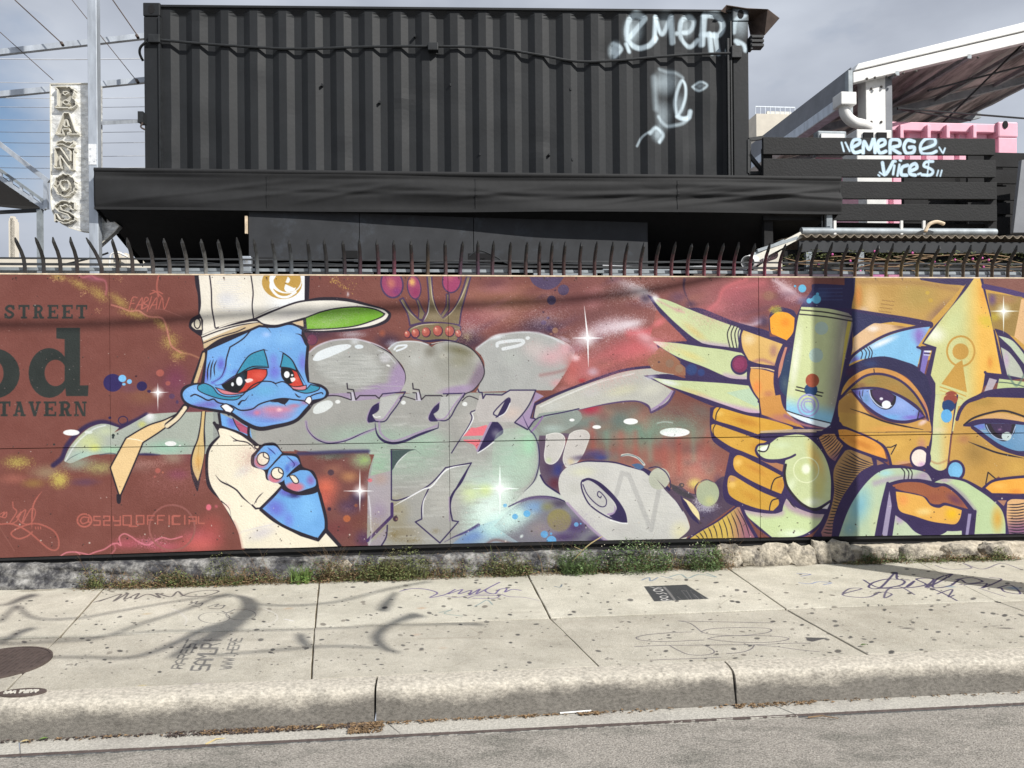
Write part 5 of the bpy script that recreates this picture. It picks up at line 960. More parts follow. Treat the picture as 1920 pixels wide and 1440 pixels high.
# ---------------------------------------------------------------- print and stains on the pavement
def paint_pavement():
    P = Painter(-4.6, 5.6, -1.98, .12, 300, (214, 209, 193), lambda x, y: WF.ground(x, y), 7)
    r = P.rng; base_line = P.line
    def thick(p, col, w, **k):
        if 3 < w < 8 and 'soft' not in k: w *= 1.7
        base_line(p, col, w, **k)
    P.line = thick
    def U(u, v): return ((u - P.u0) * P.ppm, (P.z1 - v) * P.ppm)
    # near row is greyer and coarser
    y0 = int((P.z1 + 1.14) * P.ppm); P.c[y0:] -= (16, 17, 16)
    P.mottle(20, 130); P.mottle(11, 34)
    P.o(0, 0)
    for i in range(50):      # faint stains and wash marks along the pavement
        x, y = r.rand() * 2100 - 90, 1070 + r.rand() * 190; c = (180, 172, 156) if i % 2 else (218, 212, 198)
        P.line([(x, y), (x + 60 + r.rand() * 200, y + r.randn() * 5)], c, 3 + r.rand() * 8, soft=8, a=.35)
    for x, y, c in ((540,1140,(196,160,128)),(790,1140,(196,152,120)),(275,1150,(206,180,140)),(830,1215,(190,170,150)),(780,1190,(196,168,150))): P.glow(x, y, 14, 10, c, .5, sp=.6)
    for i in range(900):     # trodden gum
        x = r.rand() * 2150 - 110; y = 1062 + (r.rand() ** .8) * 195; y += -x * .02
        k = .75 + r.rand() ** 3 * 1.7; P.ell(x, y + 20, 2.3 * k, 1.0 * k * (.5 + r.rand() * .7), (84, 82, 80) if r.rand() < .75 else (140, 134, 124), r.rand() * 20 - 10, a=.65 + .3 * r.rand())
    INK = (70, 66, 74)
    # crop frames: left, middle, right
    P.o(0, 980, 3)
    P.line('530,445 600,425 560,440 680,400 640,440 720,395 700,430 780,395 760,428 830,400 900,420 880,395 960,415 1000,385 1040,410 1150,410 1230,385 1180,378 1080,390 1020,412', (98,92,92), 7, a=.85)
    P.line('1060,460 1110,440 1100,455 1140,450 1120,468 1080,465', (90,88,90), 4); P.line('1170,470 1230,455 1210,470 1260,462 1240,482 1180,480', (90,88,90), 4)
    P.ell(1205, 532, 88, 31, None, out=(110,108,108), w=4); P.ell(1355, 515, 84, 30, None, out=(120,118,116), w=4); P.line('1250,495 1280,505 1320,485', (110,108,108), 4)
    P.line('960,480 1010,500 1050,540 1040,570', (228,224,216), 4, a=.8); P.line('1480,480 1550,510 1550,550 1450,580', (228,224,216), 4, a=.8); P.line('770,440 900,430', (226,222,214), 4, a=.6); P.line('1600,540 1650,550', (232,230,226), 6)
    FN = {'R': [[(0, 1), (0, 0), (.8, 0), (1, .25), (.8, .5), (0, .5)], [(.5, .5), (1, 1)]], 'S': [[(1, 0), (0, 0), (0, .5), (1, .5), (1, 1), (0, 1)]], 'A': [[(0, 1), (0, .2), (.5, 0), (1, .2), (1, 1)], [(0, .6), (1, .6)]], 'M': [[(0, 1), (0, 0), (.5, .5), (1, 0), (1, 1)]], 'U': [[(0, 0), (0, 1), (1, 1), (1, 0)]], 'T': [[(0, 0), (1, 0)], [(.5, 0), (.5, 1)]],
          'W': [[(0, 0), (.25, 1), (.5, .3), (.75, 1), (1, 0)]], 'H': [[(0, 0), (0, 1)], [(1, 0), (1, 1)], [(0, .5), (1, .5)]], 'E': [[(1, 0), (0, 0), (0, 1), (1, 1)], [(0, .5), (.8, .5)]], '.': [[(.3, .9), (.6, .9)]], 'I': [[(.5, 0), (.5, 1)]]}
    P.o(280, 1150, 9.6)
    for txt, x, y, H, wl, dx, lw in (('RAREST', 400, 985, 190, 92, 52, 15), ('SAMURI', 750, 1015, 300, 100, 45, 24), ('WWW.HERE', 1270, 1000, 190, 72, 27, 14)):
        for i, ch in enumerate(txt):
            for s_ in FN[ch]: P.line([(x + (i + a * .8) * dx + b * H, y - (i + a * .8) * wl) for a, b in s_], (104, 103, 102), lw * 1.9, sm=False, a=.85)
    P.o(0, 980, 3)
    P.fill('985,945* 1050,915 1150,908 1160,930 1100,945* 1070,960* 1020,948', (84, 66, 150)); P.glow(1100, 920, 80, 60, (110, 80, 160), .6, sp=.9); P.glow(1180, 905, 30, 16, (170, 110, 150), .5); P.glow(800, 912, 40, 14, (214, 190, 130), .6)
    P.ell(-60, 790, 0, 0, (0, 0, 0)) if 0 else None
    P.o(600, 980, 3)
    PU = (104, 88, 140)
    P.line('450,385 520,370 600,375 660,395 620,420 700,405 760,375 720,400 800,375 780,400 850,380 840,405 900,372 880,400 960,360 1010,335 930,380 980,400 1010,375 1050,370 1040,390 1080,375 1130,380', PU, 6, a=.9)
    P.line('640,400 760,420 860,405 1000,400 1060,415 1150,420 1240,440', PU, 4, a=.8, taper=1); P.line('830,425 880,410 1000,410 980,425 860,425', PU, 4)
    P.line('670,505 740,490 700,510 800,525', (120, 150, 150), 4, a=.7); P.line('870,470 900,455 940,435 970,460', (120, 150, 156), 5, a=.7); P.line('1810,325 1850,310 1860,330 1900,310', (110, 130, 160), 6, a=.7); P.line('1320,360 1350,365 1360,350', (110, 120, 130), 5)
    P.line('520,655 880,640 840,590', (150, 140, 126), 3, a=.7); P.line('560,780 640,810 740,810 830,770', (150, 144, 132), 3, a=.5)
    P.line('1280,380 1450,370 1480,400', (170, 162, 146), 3, a=.6)
    # the black stencilled notice
    P.fill('1822,360* 2060,350* 2185,430* 1880,445*', (72, 74, 76), sm=False)
    P.o(1190, 1080, 12); WT = (222, 220, 216)
    P.ell(530, 325, 100, 30, None, out=WT, w=36); P.ell(660, 478, 84, 26, None, out=WT, w=34); P.ell(665, 540, 66, 20, None, out=WT, w=34)
    base_line('340,250 400,262 470,285 540,262 600,270', WT, 34, a=.8); base_line('490,390 560,410 640,385 720,415', WT, 34); base_line('730,530 780,550 830,552', WT, 30)
    base_line('660,255 760,360 900,545', (150, 148, 146), 60, sm=False, a=.8, soft=14)
    for x0, y0, x1, y1, w in ((1050, 330, 1230, 550, 26), (1160, 330, 1300, 550, 30), (1250, 330, 1400, 540, 20), (1340, 420, 1480, 550, 44), (1480, 440, 1590, 540, 34), (1590, 450, 1670, 530, 34), (1400, 330, 1500, 320, 26), (960, 470, 1060, 550, 34), (1080, 330, 1160, 350, 40), (1240, 330, 1320, 320, 30)): base_line([(x0, y0), (x1, y1)], (170, 168, 168), w * .6, sm=False, a=.6, soft=4)
    P.o(1240, 980, 2.8235)
    # spray loops and tags on the right
    G = (88, 84, 92)
    P.o(1180, 1150, 5.05)
    for q in ('465,68 700,74 1000,80 1355,88', '465,68 560,85 620,120 680,170', '680,170 760,145 950,133 1130,132 1300,138 1345,155 1300,180 1150,200 1000,208 820,200 720,185 680,170', '590,172 420,178 200,195 90,215 65,230 110,250 250,262 420,262 560,255 705,250', '740,238 820,220 950,210 1200,208 1400,215 1510,235 1440,258 1280,272 1050,270 860,255 740,238',
              '50,312 300,300 560,298 690,296', '380,300 460,345 560,385 700,392 790,375 800,350 750,315 690,294', '740,296 1000,294 1180,294 1500,280 1710,278', '1185,294 1150,335 1060,365 920,378', '1200,296 1400,312 1600,340 1800,360', '200,440 400,430 600,425 865,410'): base_line(q, G, 11, a=.85)
    P.o(1240, 980, 2.8235)
    P.fill('765,605* 880,608* 800,628* 770,622*', (90, 88, 88)); P.glow(1300, 560, 55, 20, (100, 96, 92), .9, 5, sp=.8); P.glow(1262, 552, 26, 10, (100, 96, 92), .9); P.glow(1820, 560, 60, 22, (98, 94, 90), .85, 12, sp=.9); P.glow(1760, 548, 40, 14, (120, 116, 110), .7); P.glow(950, 690, 20, 8, (100, 96, 92), .8); P.ell(935, 678, 18, 9, (110, 106, 100))
    T = (80, 72, 104)
    P.line('1070,305 1150,345 1260,335 1285,310 1200,300 1120,320 1100,345 1160,345 1240,265 1250,300 1310,305', T, 7)
    P.line('960,375 1000,350 1060,352 960,380 1010,395 1100,395 1160,370 1220,380 1180,400 1200,355 1260,340 1340,383', T, 6, a=.8)
    P.line('1150,350 1290,345 1340,310 1300,345 1400,330 1350,300 1440,300 1400,345 1480,310 1540,270 1460,300 1440,345 1530,335 1580,300 1620,320 1700,310 1640,290 1560,300', T, 7)
    P.line('1400,340 1480,370 1565,415', T, 6); P.line('1460,380 1540,355 1520,395 1550,385', T, 5); P.line('1580,330 1720,320 1700,345 1800,300 1740,290', T, 6); P.line('1680,345 1740,365 1820,390', T, 4, a=.7)
    P.line('1780,345 1850,330 1900,375 1820,365 1800,345', T, 6); P.line('1450,225 1520,245 1640,240 1600,215 1700,245 1800,215 1900,245', T, 5, a=.6); P.glow(1860, 345, 60, 50, (96, 130, 170), .6, sp=.8); P.glow(1530, 340, 40, 30, (110, 150, 180), .5, sp=.8)
    P.line('720,270 790,275 740,285', (110, 120, 180), 8, a=.8); P.line('730,320 790,325 830,315 900,320 860,330', (110, 130, 190), 6, a=.6); P.line('40,290 100,275 140,295 200,275 290,290 240,270', (110, 140, 150), 6, a=.6); P.line('0,285 60,300', (90, 110, 140), 5, a=.6)
    P.line('300,460 320,430 400,390 520,375', (160, 152, 136), 3, a=.7)
    P.o(0, 0)
    P.line('20,1330 30,1330', (0, 0, 0), .01)
    # darker blotches along the joint with the footing
    for i in range(90):
        u = -4.4 + r.rand() * 9.8; x, y = U(u, -.02 - r.rand() * .07)
        R = 8 + r.rand() * 22; X0, X1, Y0, Y1 = P.bb(x - R, x + R, y - R, y + R)
        if X1 > X0 and Y1 > Y0:
            g = np.clip(1 - np.hypot((np.arange(X0, X1)[None] - x), (np.arange(Y0, Y1)[:, None] - y) * 1.6) / R, 0, 1).astype(np.float32)
            P.blend([X0, X1, Y0, Y1, g], (112, 104, 88), .55)
    P.mottle(6, 12)
    return P
def paint_steel():
    """sprayed white letters on the container side"""
    P = Painter(-3.6, 2.5, 2.6, 5.2, 260, (40, 40, 42), lambda x, y: CF.pix(x, y, 0), 9)
    P.A[:] = 0; WH = (206, 224, 234)
    P.o(960, 0, 1440 / 520)
    L = lambda p, w=26, a=.8, soft=7: P.line(p, WH, w, a=a, soft=soft)
    P.glow(535, 250, 44, 60, WH, .8); P.ell(540, 250, 20, 26, (60, 62, 66), a=.5); L('530,215 570,250 540,285', 16); L('595,225 610,260', 20)
    P.glow(630, 150, 70, 110, WH, .5, 10); L('600,200 660,130 690,90 640,70 605,110 600,190 650,235 710,235 750,190', 26); L('742,205 748,85', 24); L('748,85 785,165 828,82', 22); L('828,82 838,215', 24)
    P.glow(800, 110, 60, 80, WH, .3); L('860,170 930,150 950,100 920,80 880,110 880,190 930,230 970,200', 22); P.glow(910, 130, 60, 80, WH, .4)
    L('1000,80 990,225', 30); L('1000,80 1070,75 1100,120 1080,170 990,175', 26); L('1030,175 1040,265', 30, .7); L('1060,170 1080,265', 26, .7)
    P.glow(1180, 120, 60, 110, WH, .45); L('1205,85 1160,110 1150,170', 22, .7); L('1125,255 1130,275 1160,275 1175,240 1160,215 1200,235 1210,265', 20, .9)
    P.glow(800, 420, 90, 90, WH, .5); P.glow(790, 590, 60, 110, WH, .35); L('858,585 850,530 862,465 885,415 905,440 905,500 885,560 862,600', 15, .8); L('862,600 890,612 925,598 934,568', 22, .9); P.glow(870, 540, 50, 80, WH, .25); L('770,350 850,375 890,400', 14, .35, 9); L('765,600 810,645 880,640 930,600', 16, .5, 8); L('740,400 750,560', 26, .3, 14)
    L('945,440 980,420 1015,440 980,465 945,440', 9); P.glow(980, 440, 30, 24, WH, .3)
    P.glow(760, 690, 50, 60, WH, .5); L('720,690 750,660 790,690 770,730', 16, .8); L('655,750 680,705 720,680', 11, .6, 5)
    P.c[:] = WH
    return P
def paint_planks():
    P = Painter(1.2, 5.6, 2.6, 3.8, 340, (205, 224, 236), lambda x, y: WF.pix(x, y, .9), 9)
    P.A[:] = 0; WH = (200, 224, 240)
    P.o(1380, 0, 1495 / 540)
    L = lambda p, w=17, sm=True: P.line(p, WH, w, soft=2.5, a=.93, sm=sm)
    L('548,740 560,785', 9, False); L('568,740 590,785', 9, False)
    L('605,765 640,745 640,725 612,728 600,760 615,792 648,785'); L('660,795 665,735 692,775 715,720 722,792'); L('735,765 772,748 768,725 742,732 735,765 748,795 778,785'); L('800,800 803,730 845,728 848,755 808,768 852,798'); L('925,735 890,728 872,760 885,795 920,790 925,765 900,765'); L('965,775 1030,750 1028,720 985,722 958,755 965,795 1010,798 1040,785', 15)
    L('1055,765 1070,790', 8, False); L('1085,770 1075,795', 8, False)
    P.glow(1020, 740, 40, 40, WH, .25)
    L('760,845 775,905 815,840'); L('822,860 815,905', 12, False); L('848,855 838,912', 12, False); L('822,835 828,838', 12, False); L('850,832 856,834', 12, False); L('890,858 862,870 858,905 885,910'); L('905,888 938,872 930,850 905,865 902,900 930,910'); L('1022,838 985,842 975,862 1000,872 1022,888 1010,908 965,908', 14); L('1002,830 992,914', 7, False); L('944,905 958,900', 10)
    L('745,895 770,912', 8, False); L('738,908 745,914', 8, False); L('1050,885 1042,912', 8, False); L('1068,885 1060,914', 8, False)
    P.c[:] = WH
    return P
# ================================================================= materials
MP = paint_mural(); MP.sat = .96; MURAL_IMG = MP.image('mural_print')
GP = paint_pavement(); PAVE_IMG = GP.image('pavement_print')
SP = paint_steel(); STEEL_IMG = SP.image('steel_print', True)
LP = paint_planks(); PLANK_IMG = LP.image('plank_print', True)
M = {}
M['mural'] = print_mat('mural paint', MURAL_IMG, .79, .55, bump=.22, bs=90, grime=.07)
M['pave'] = print_mat('pavement concrete', PAVE_IMG, .73, .9, bump=.5, bs=160, grime=.16, uvspeck=.16)
M['steel'] = print_mat('black container paint', STEEL_IMG, .9, .62, base=(.0165, .0185, .021), mix_alpha=True, bump=.12, bs=30, grime=.25)
M['plank'] = print_mat('black plank paint', PLANK_IMG, 1.0, .7, base=(.012, .0125, .0135), mix_alpha=True, bump=.3, bs=60, grime=.3)
M['wood edge'] = mat('plywood edge', (.62, .50, .36), .8, var=.3, vs=20)
M['black'] = mat('black painted steel', (.016, .018, .020), .55, var=.35, vs=14, bump=.1)
M['black dull'] = mat('black painted timber', (.011, .011, .012), .85, var=.4, vs=8, bump=.2)
M['grey board'] = mat('dark grey board', (.030, .032, .036), .75, var=.25, vs=5, col2=(.05, .058, .07), mix2=.38, s2=4)
M['fabric'] = mat('black awning fabric', (.0135, .014, .015), .75, var=.18, vs=12, bump=.15, bs=300)
M['void'] = mat('dark interior', (.008, .008, .009), .9)  # near-black colour standing in for the shade inside holes and openings
M['galv'] = mat('galvanised steel', (.48, .52, .57), .45, .55, var=.25, vs=12, stretch=(1, 1, .25), bump=.05)
M['galv dull'] = mat('weathered galvanised steel', (.26, .29, .31), .6, .3, var=.3, vs=9)
M['alu'] = mat('brushed aluminium', (.78, .78, .75), .38, .45, var=.45, vs=16, bump=.8, bs=26, stretch=(1, 1, 1.6))
M['cream'] = mat('cream painted metal', (.62, .60, .53), .5, .1, var=.15, vs=20)
M['white'] = mat('white painted metal', (.72, .72, .70), .5, var=.12, vs=8, col2=(.5, .49, .45), mix2=.3, s2=5)
M['tent'] = mat('tent roof fabric', (.52, .47, .46), .8, var=.4, vs=2, col2=(.13, .11, .11), mix2=.5, s2=1.2, stretch=(2, .5, 1))
M['tent side'] = mat('grey tent sheeting', (.20, .21, .23), .7, var=.15, vs=4)
M['pink'] = mat('pink container paint', (.80, .42, .52), .5, var=.1, vs=5)
M['beige'] = mat('beige render', (.58, .54, .46), .8, var=.1, vs=1)
M['rust'] = mat('brown rusted sheet', (.085, .062, .052), .7, .2, var=.4, vs=8)
M['tan'] = mat('weathered sheet edge', (.24, .20, .15), .8, var=.4, vs=30)
M['asphalt'] = mat('asphalt', (.33, .305, .27), .92, var=.65, vs=110, col2=(.20, .19, .165), mix2=.47, s2=2.4, bump=1, bs=120, stretch=(1, 2.2, 1), detail=3)
M['gutter'] = mat('gutter concrete', (.42, .40, .355), .9, var=.32, vs=90, col2=(.32, .30, .27), mix2=.45, s2=2.5, bump=.5, bs=200)
M['kerb'] = mat('kerb concrete', (.46, .425, .36), .92, var=.42, vs=60, col2=(.135, .125, .11), mix2=.1, s2=2.0, bump=.55, bs=260, stretch=(.9, 1, 1.7))
# kerb: the wheel-scuffed lower face is darker, in its own drifting band
def kerb_material():
    m = M['kerb']; nt = m.node_tree; L = nt.links.new; mx = [n for n in nt.nodes if n.type == 'MIX'][0]; r2 = mx.inputs[0].links[0].from_node; n2 = r2.inputs[0].links[0].from_node
    tc = [n for n in nt.nodes if n.type == 'TEX_COORD'][0]; sp = nt.nodes.new('ShaderNodeSeparateXYZ'); L(tc.outputs['Object'], sp.inputs[0])
    h = nt.nodes.new('ShaderNodeMapRange'); h.inputs[1].default_value = -.16; h.inputs[2].default_value = 0; h.inputs[3].default_value = .56; h.inputs[4].default_value = -.12; L(sp.outputs[2], h.inputs[0])
    a = nt.nodes.new('ShaderNodeMath'); a.operation = 'ADD'; L(n2.outputs[0], a.inputs[0]); L(h.outputs[0], a.inputs[1]); L(a.outputs[0], r2.inputs[0]); r2.inputs[1].default_value = .47; r2.inputs[2].default_value = .72; n2.inputs['Scale'].default_value = 2.8; n2.inputs['Roughness'].default_value = .80
    r2.inputs[4].default_value = .92
kerb_material()
M['plinth'] = mat('old footing concrete', (.24, .235, .225), .95, var=.6, vs=26, col2=(.045, .045, .05), mix2=.54, s2=9, bump=1, bs=40)
M['plinth pale'] = mat('pale crumbled footing', (.44, .39, .31), .95, var=.35, vs=14, col2=(.14, .13, .12), mix2=.42, s2=6, bump=1, bs=40)
M['stone'] = mat('pale limestone', (.40, .36, .29), .95, var=.5, vs=30, col2=(.11, .10, .09), mix2=.47, s2=9, bump=.9, bs=50)
M['rail'] = mat('dark rail', (.04, .042, .045), .5, var=.4, vs=10)
M['iron'] = mat('rusty cast iron', (.085, .065, .058), .75, .2, var=.3, vs=30, bump=.4)
M['leaf'] = mat('weed leaf', (.125, .145, .050), .7, var=.7, vs=16, col2=(.12, .085, .05), mix2=.42, s2=7)
M['leaf green'] = mat('bright grass', (.13, .21, .05), .6, var=.35, vs=12)
M['leaf dark'] = mat('dark green weed', (.085, .135, .045), .6, var=.6, vs=12)
M['leaf dry'] = mat('dry weed', (.20, .13, .07), .8, var=.4, vs=14)
M['straw'] = mat('straw', (.45, .36, .18), .8, var=.2)
M['bloom'] = mat('pale blossom', (.75, .70, .55), .7)
M['pinkbloom'] = mat('pink blossom', (.62, .12, .35), .7)
M['paper'] = mat('sticker print', (.70, .72, .74), .6, var=.1, vs=60, col2=(.15, .17, .22), mix2=.42, s2=38)
M['bulb'] = mat('bulb socket', (.10, .09, .08), .5)
M['earth'] = mat('yard ground', (.20, .18, .16), .95, var=.3, vs=1)
M['timber pole'] = mat('weathered timber pole', (.12, .09, .07), .9, var=.4, vs=12, stretch=(1, 1, .1), bump=.5)
# spear points carry overspray from the mural at their feet
def pale_material():
    m = mat('oversprayed black steel', (.03, .03, .03), .42, .2, var=.4, vs=10); nt = m.node_tree; L = nt.links.new; b = nt.nodes['Principled BSDF']
    src = b.inputs['Base Color'].links[0].from_socket
    oi = nt.nodes.new('ShaderNodeObjectInfo'); tc = nt.nodes.new('ShaderNodeTexCoord'); sp = nt.nodes.new('ShaderNodeSeparateXYZ'); L(tc.outputs['Generated'], sp.inputs[0])
    n = nt.nodes.new('ShaderNodeTexNoise'); n.inputs['Scale'].default_value = 30; L(tc.outputs['Object'], n.inputs[0])
    a = nt.nodes.new('ShaderNodeMath'); a.operation = 'MULTIPLY_ADD'; L(n.outputs[0], a.inputs[0]); a.inputs[1].default_value = .5; L(sp.outputs[2], a.inputs[2])
    r = nt.nodes.new('ShaderNodeMapRange'); r.inputs[1].default_value = .55; r.inputs[2].default_value = 1.1; r.inputs[3].default_value = .45; r.inputs[4].default_value = 0; L(a.outputs[0], r.inputs[0])
    mx = nt.nodes.new('ShaderNodeMix'); mx.data_type = 'RGBA'; L(r.outputs[0], mx.inputs[0]); L(src, mx.inputs[6]); L(oi.outputs['Color'], mx.inputs[7]); L(mx.outputs[2], b.inputs['Base Color'])
    return m
M['pale'] = pale_material()
rnd = random.random
# ================================================================= ground
MB().slab(lambda u, v, z: (u, v, z), [(-400, 8), (-400, 600), (400, 600), (400, 8)], -.4, -.02).v
kind(MB().slab(W, [(-200, .12), (-200, 500), (200, 500), (200, .12)], -.5, -.02).build('yard_ground', M['earth']), 'structure')
kind(MB().grid(lambda a, b: W(-60 + 120 * a, -14 + 11.77 * b, -.168 + .004 * math.sin(b * 3)), 60, 12).build('road', M['asphalt'], uv=None), 'structure')
kind(MB().slab(W, [(-200, -200), (-200, -14), (200, -14), (200, -200)], -.5, -.165).build('far_ground', M['earth']), 'structure')
pave = kind(empty('pavement', W(0, -1, 0)), 'structure')
guv = lambda c: (((c[0] * WF.c + (c[1] - WF.Y0) * WF.s) - GP.u0) / (GP.w / GP.ppm), 1 - (GP.z1 - (-c[0] * WF.s + (c[1] - WF.Y0) * WF.c)) / (GP.h / GP.ppm))
jf = [-4.45, -2.90, -1.42, .09, 1.60, 3.13, 4.6]; jm = [-4.2, -2.66, -1.26, .11, 1.56, 2.93, 4.4]; jn = [-4.0, -2.53, -1.15, .235, 1.62, 2.98, 4.35]
g = .0045
rs = random.Random(3)
for i in range(6):
    for (A, B, va, vb) in ((jf, jm, .10, -1.133), (jm, jn, -1.148, -1.93)):
        gg = g if A is jf else .0035
        n = 10; top = []
        a0, a1, b0, b1 = A[i] + gg, A[i + 1] - gg, B[i] + gg, B[i + 1] - gg
        L_ = []; 
        for k in range(n + 1): t = k / n; L_.append((a0 + (b0 - a0) * t + rs.uniform(-.002, .002), va + (vb - va) * t))
        R_ = []
        for k in range(n + 1): t = k / n; R_.append((a1 + (b1 - a1) * t + rs.uniform(-.002, .002), va + (vb - va) * t))
        dz = rs.uniform(-.003, .003)
        MB().slab(W, L_ + R_[::-1], -.12, dz).build('slab', M['pave'], pave, uv=guv, bevel=.004)
MB().slab(W, [(-4.4, .1), (4.5, .1), (4.3, -1.92), (-4.0, -1.92)], -.13, -.010).build('joint_bedding', mat('joint soil', (.11, .085, .05), .95, var=.5, vs=40), pave)
for s0, s1 in ((-30, -4.45), (4.6, 30)): MB().slab(W, [(s0, .1), (s1, .1), (s1 + .2, -1.92), (s0 + .2, -1.92)], -.12, 0).build('slab', mat('plain concrete', (.48, .46, .42), .9, var=.15, vs=10), pave)
# kerb stones with a worn round arris
kerb = kind(empty('kerb', W(0, -2, 0)), 'structure')
def kerb_block(u0, u1, seed):
    r = random.Random(seed); n = max(4, int((u1 - u0) / .018)); prof = [(-1.932, -.16), (-1.932, -.002), (-1.98, -.001), (-2.022, -.003), (-2.042, -.008), (-2.056, -.018), (-2.064, -.034), (-2.070, -.07), (-2.078, -.115), (-2.09, -.165)]
    m = MB(); o = 0; k = len(prof)
    ph = [r.random() * 9 for _ in range(4)]
    for i in range(n + 1):
        u = u0 + (u1 - u0) * i / n
        wv = .004 * math.sin(u * 5 + ph[0]) + .003 * math.sin(u * 13 + ph[1]) + .003 * math.sin(u * 41 + ph[2]) + .012 * max(0, math.sin(u * 3.3 + ph[3]) * math.sin(u * 17 + ph[0]) - .55)
        for j, (v, z) in enumerate(prof):
            ch = (1 if 3 <= j <= 7 else 0) * (wv + r.uniform(-.0016, .0016))
            m.v.append(W(u, v + ch, z - abs(ch) * .5))
    for i in range(n):
        for j in range(k - 1): a = i * k + j; m.f.append((a, a + 1, a + 1 + k, a + k))
    m.f.append(tuple(range(k))); m.f.append(tuple(n * k + j for j in range(k))[::-1])
    return m.build('kerb_stone', M['kerb'], kerb, smooth=True)
ks = [-12, -6.2, -4.3, -2.55, -.84, .87, 2.58, 4.3, 6, 12]
for i in range(len(ks) - 1): kerb_block(ks[i] + .005, ks[i + 1] - .005, i)
gut = kind(empty('gutter', W(0, -2.2, -.16)), 'structure')
gs = [-12, -4.6, -2.4, -.80, 1.02, 2.7, 4.6, 12]
for i in range(len(gs) - 1):
    MB().slab(W, [(gs[i] + .003, -2.06), (gs[i + 1] - .003, -2.06), (gs[i + 1] + .09, -2.225 + rs.uniform(-.006, .006)), (gs[i] + .09, -2.225 + rs.uniform(-.006, .006))], -.25, -.158).build('gutter_slab', M['gutter'], gut, bevel=.004)
# silt and leaf litter lying in the gutter
def litter(name, spans, label, mt):
    r = random.Random(11); m = MB()
    for u0, u1, v0, v1, n in spans:
        for _ in range(n):
            u, v = r.uniform(u0, u1), r.uniform(v0, v1); s = r.uniform(.004, .014); a = r.random() * 6.3; z = -.156 + r.random() * .006
            m.add([W(u + s * math.cos(a), v + s * math.sin(a), z), W(u + s * .5 * math.cos(a + 1.6), v + s * .5 * math.sin(a + 1.6), z + .004), W(u - s * math.cos(a), v - s * math.sin(a), z), W(u + s * .5 * math.cos(a - 1.6), v + s * .5 * math.sin(a - 1.6), z + .002)], [(0, 1, 2, 3)])
    return kind(m.build(name, mt), 'stuff', label)
litter('leaf_litter', [(-1.6, -.84, -2.13, -2.09, 420), (-.95, -.80, -2.19, -2.09, 300), (-.8, 0, -2.11, -2.09, 160), (.1, .25, -2.12, -2.09, 60), (.85, 1.25, -2.13, -2.09, 150), (-3, 3, -2.12, -2.085, 260), (-1.4, -.9, -.0, -.06, 1)], 'brown leaf litter and silt in the gutter', M['leaf dry'])
litter('silt', [(-1.75, -.84, -2.135, -2.09, 500), (-2.9, -1.7, -2.11, -2.09, 160)], 'dark silt along the foot of the kerb', M['iron'])
for i, (px, py, mt, lb) in enumerate([(240, 1386, 'leaf green', 'small green leaf lying in the gutter near the left edge'), (1800 / 3, 1365, 'straw', 'yellow fallen leaf on the silt beside the kerb joint'), (140 / 3, 1391, 'straw', 'orange fallen leaf lying at the far left of the gutter'), (1620, 1210, 'leaf dark', 'tiny green sprig lying on the right hand pavement slab')]):
    if i == 0: px = 82
    z = -.15 if py > 1300 else .012
    u, v = WF.ground(px, py, z); m = MB(); pts = []
    for k in range(9): t = k / 8; pts.append((t, .010 * math.sin(math.pi * t)))
    P_ = [W(u + (t - .5) * .045, v + w_, z + .006 * math.sin(3 * t)) for t, w_ in pts] + [W(u + (t - .5) * .045, v - w_, z + .008 * math.sin(2 * t)) for t, w_ in pts[::-1][1:-1]]
    m.add(P_, [tuple(range(len(P_)))]); tag(m.build('fallen_leaf', M[mt]), lb, 'leaf')
u, v = WF.ground(1050, 1339, -.155); u2, v2 = WF.ground(1118, 1334, -.155)
m = MB().tube([W(u, v, -.150), W(u2 - .03, v2, -.150), W(u2, v2 + .02, -.148)], .004, 6); tag(m.build('drinking_straw', M['white']), 'thin white bent plastic straw lying in the gutter', 'straw')
u, v = WF.ground(985, 1346, -.16)
for k, (px0, py0, px1, py1, lb) in enumerate([(1515, 1345, 1572, 1347, 'dry reddish twig on the asphalt right of centre'), (385, 1396, 422, 1384, 'pale dry stalk lying across the gutter at left')]):
    z = -.158; a = WF.ground(px0, py0, z); b = WF.ground(px1, py1, z)
    tag(MB().tube([W(*a, z), W((a[0] + b[0]) / 2, (a[1] + b[1]) / 2 + .01, z + .006), W(*b, z)], [.004, .003, .002], 5).build('dry_twig', M['leaf dry'] if k == 0 else M['straw']), lb, 'twig')
m = MB(); r = random.Random(5); N_ = 700
for i in range(N_):
    u = -7 + 14 * i / N_; w_ = .004 + .004 * r.random(); m.add([W(u, -2.226 - w_, -.1605), W(u + .021, -2.226 - w_ * r.uniform(.6, 1.4), -.1605), W(u + .021, -2.222 + w_ * .5, -.1555), W(u, -2.222 + w_ * .5, -.1555)], [(0, 1, 2, 3)])
kind(m.build('road_edge_dirt', M['iron']), 'stuff', 'dark dirt in the joint between gutter and road')
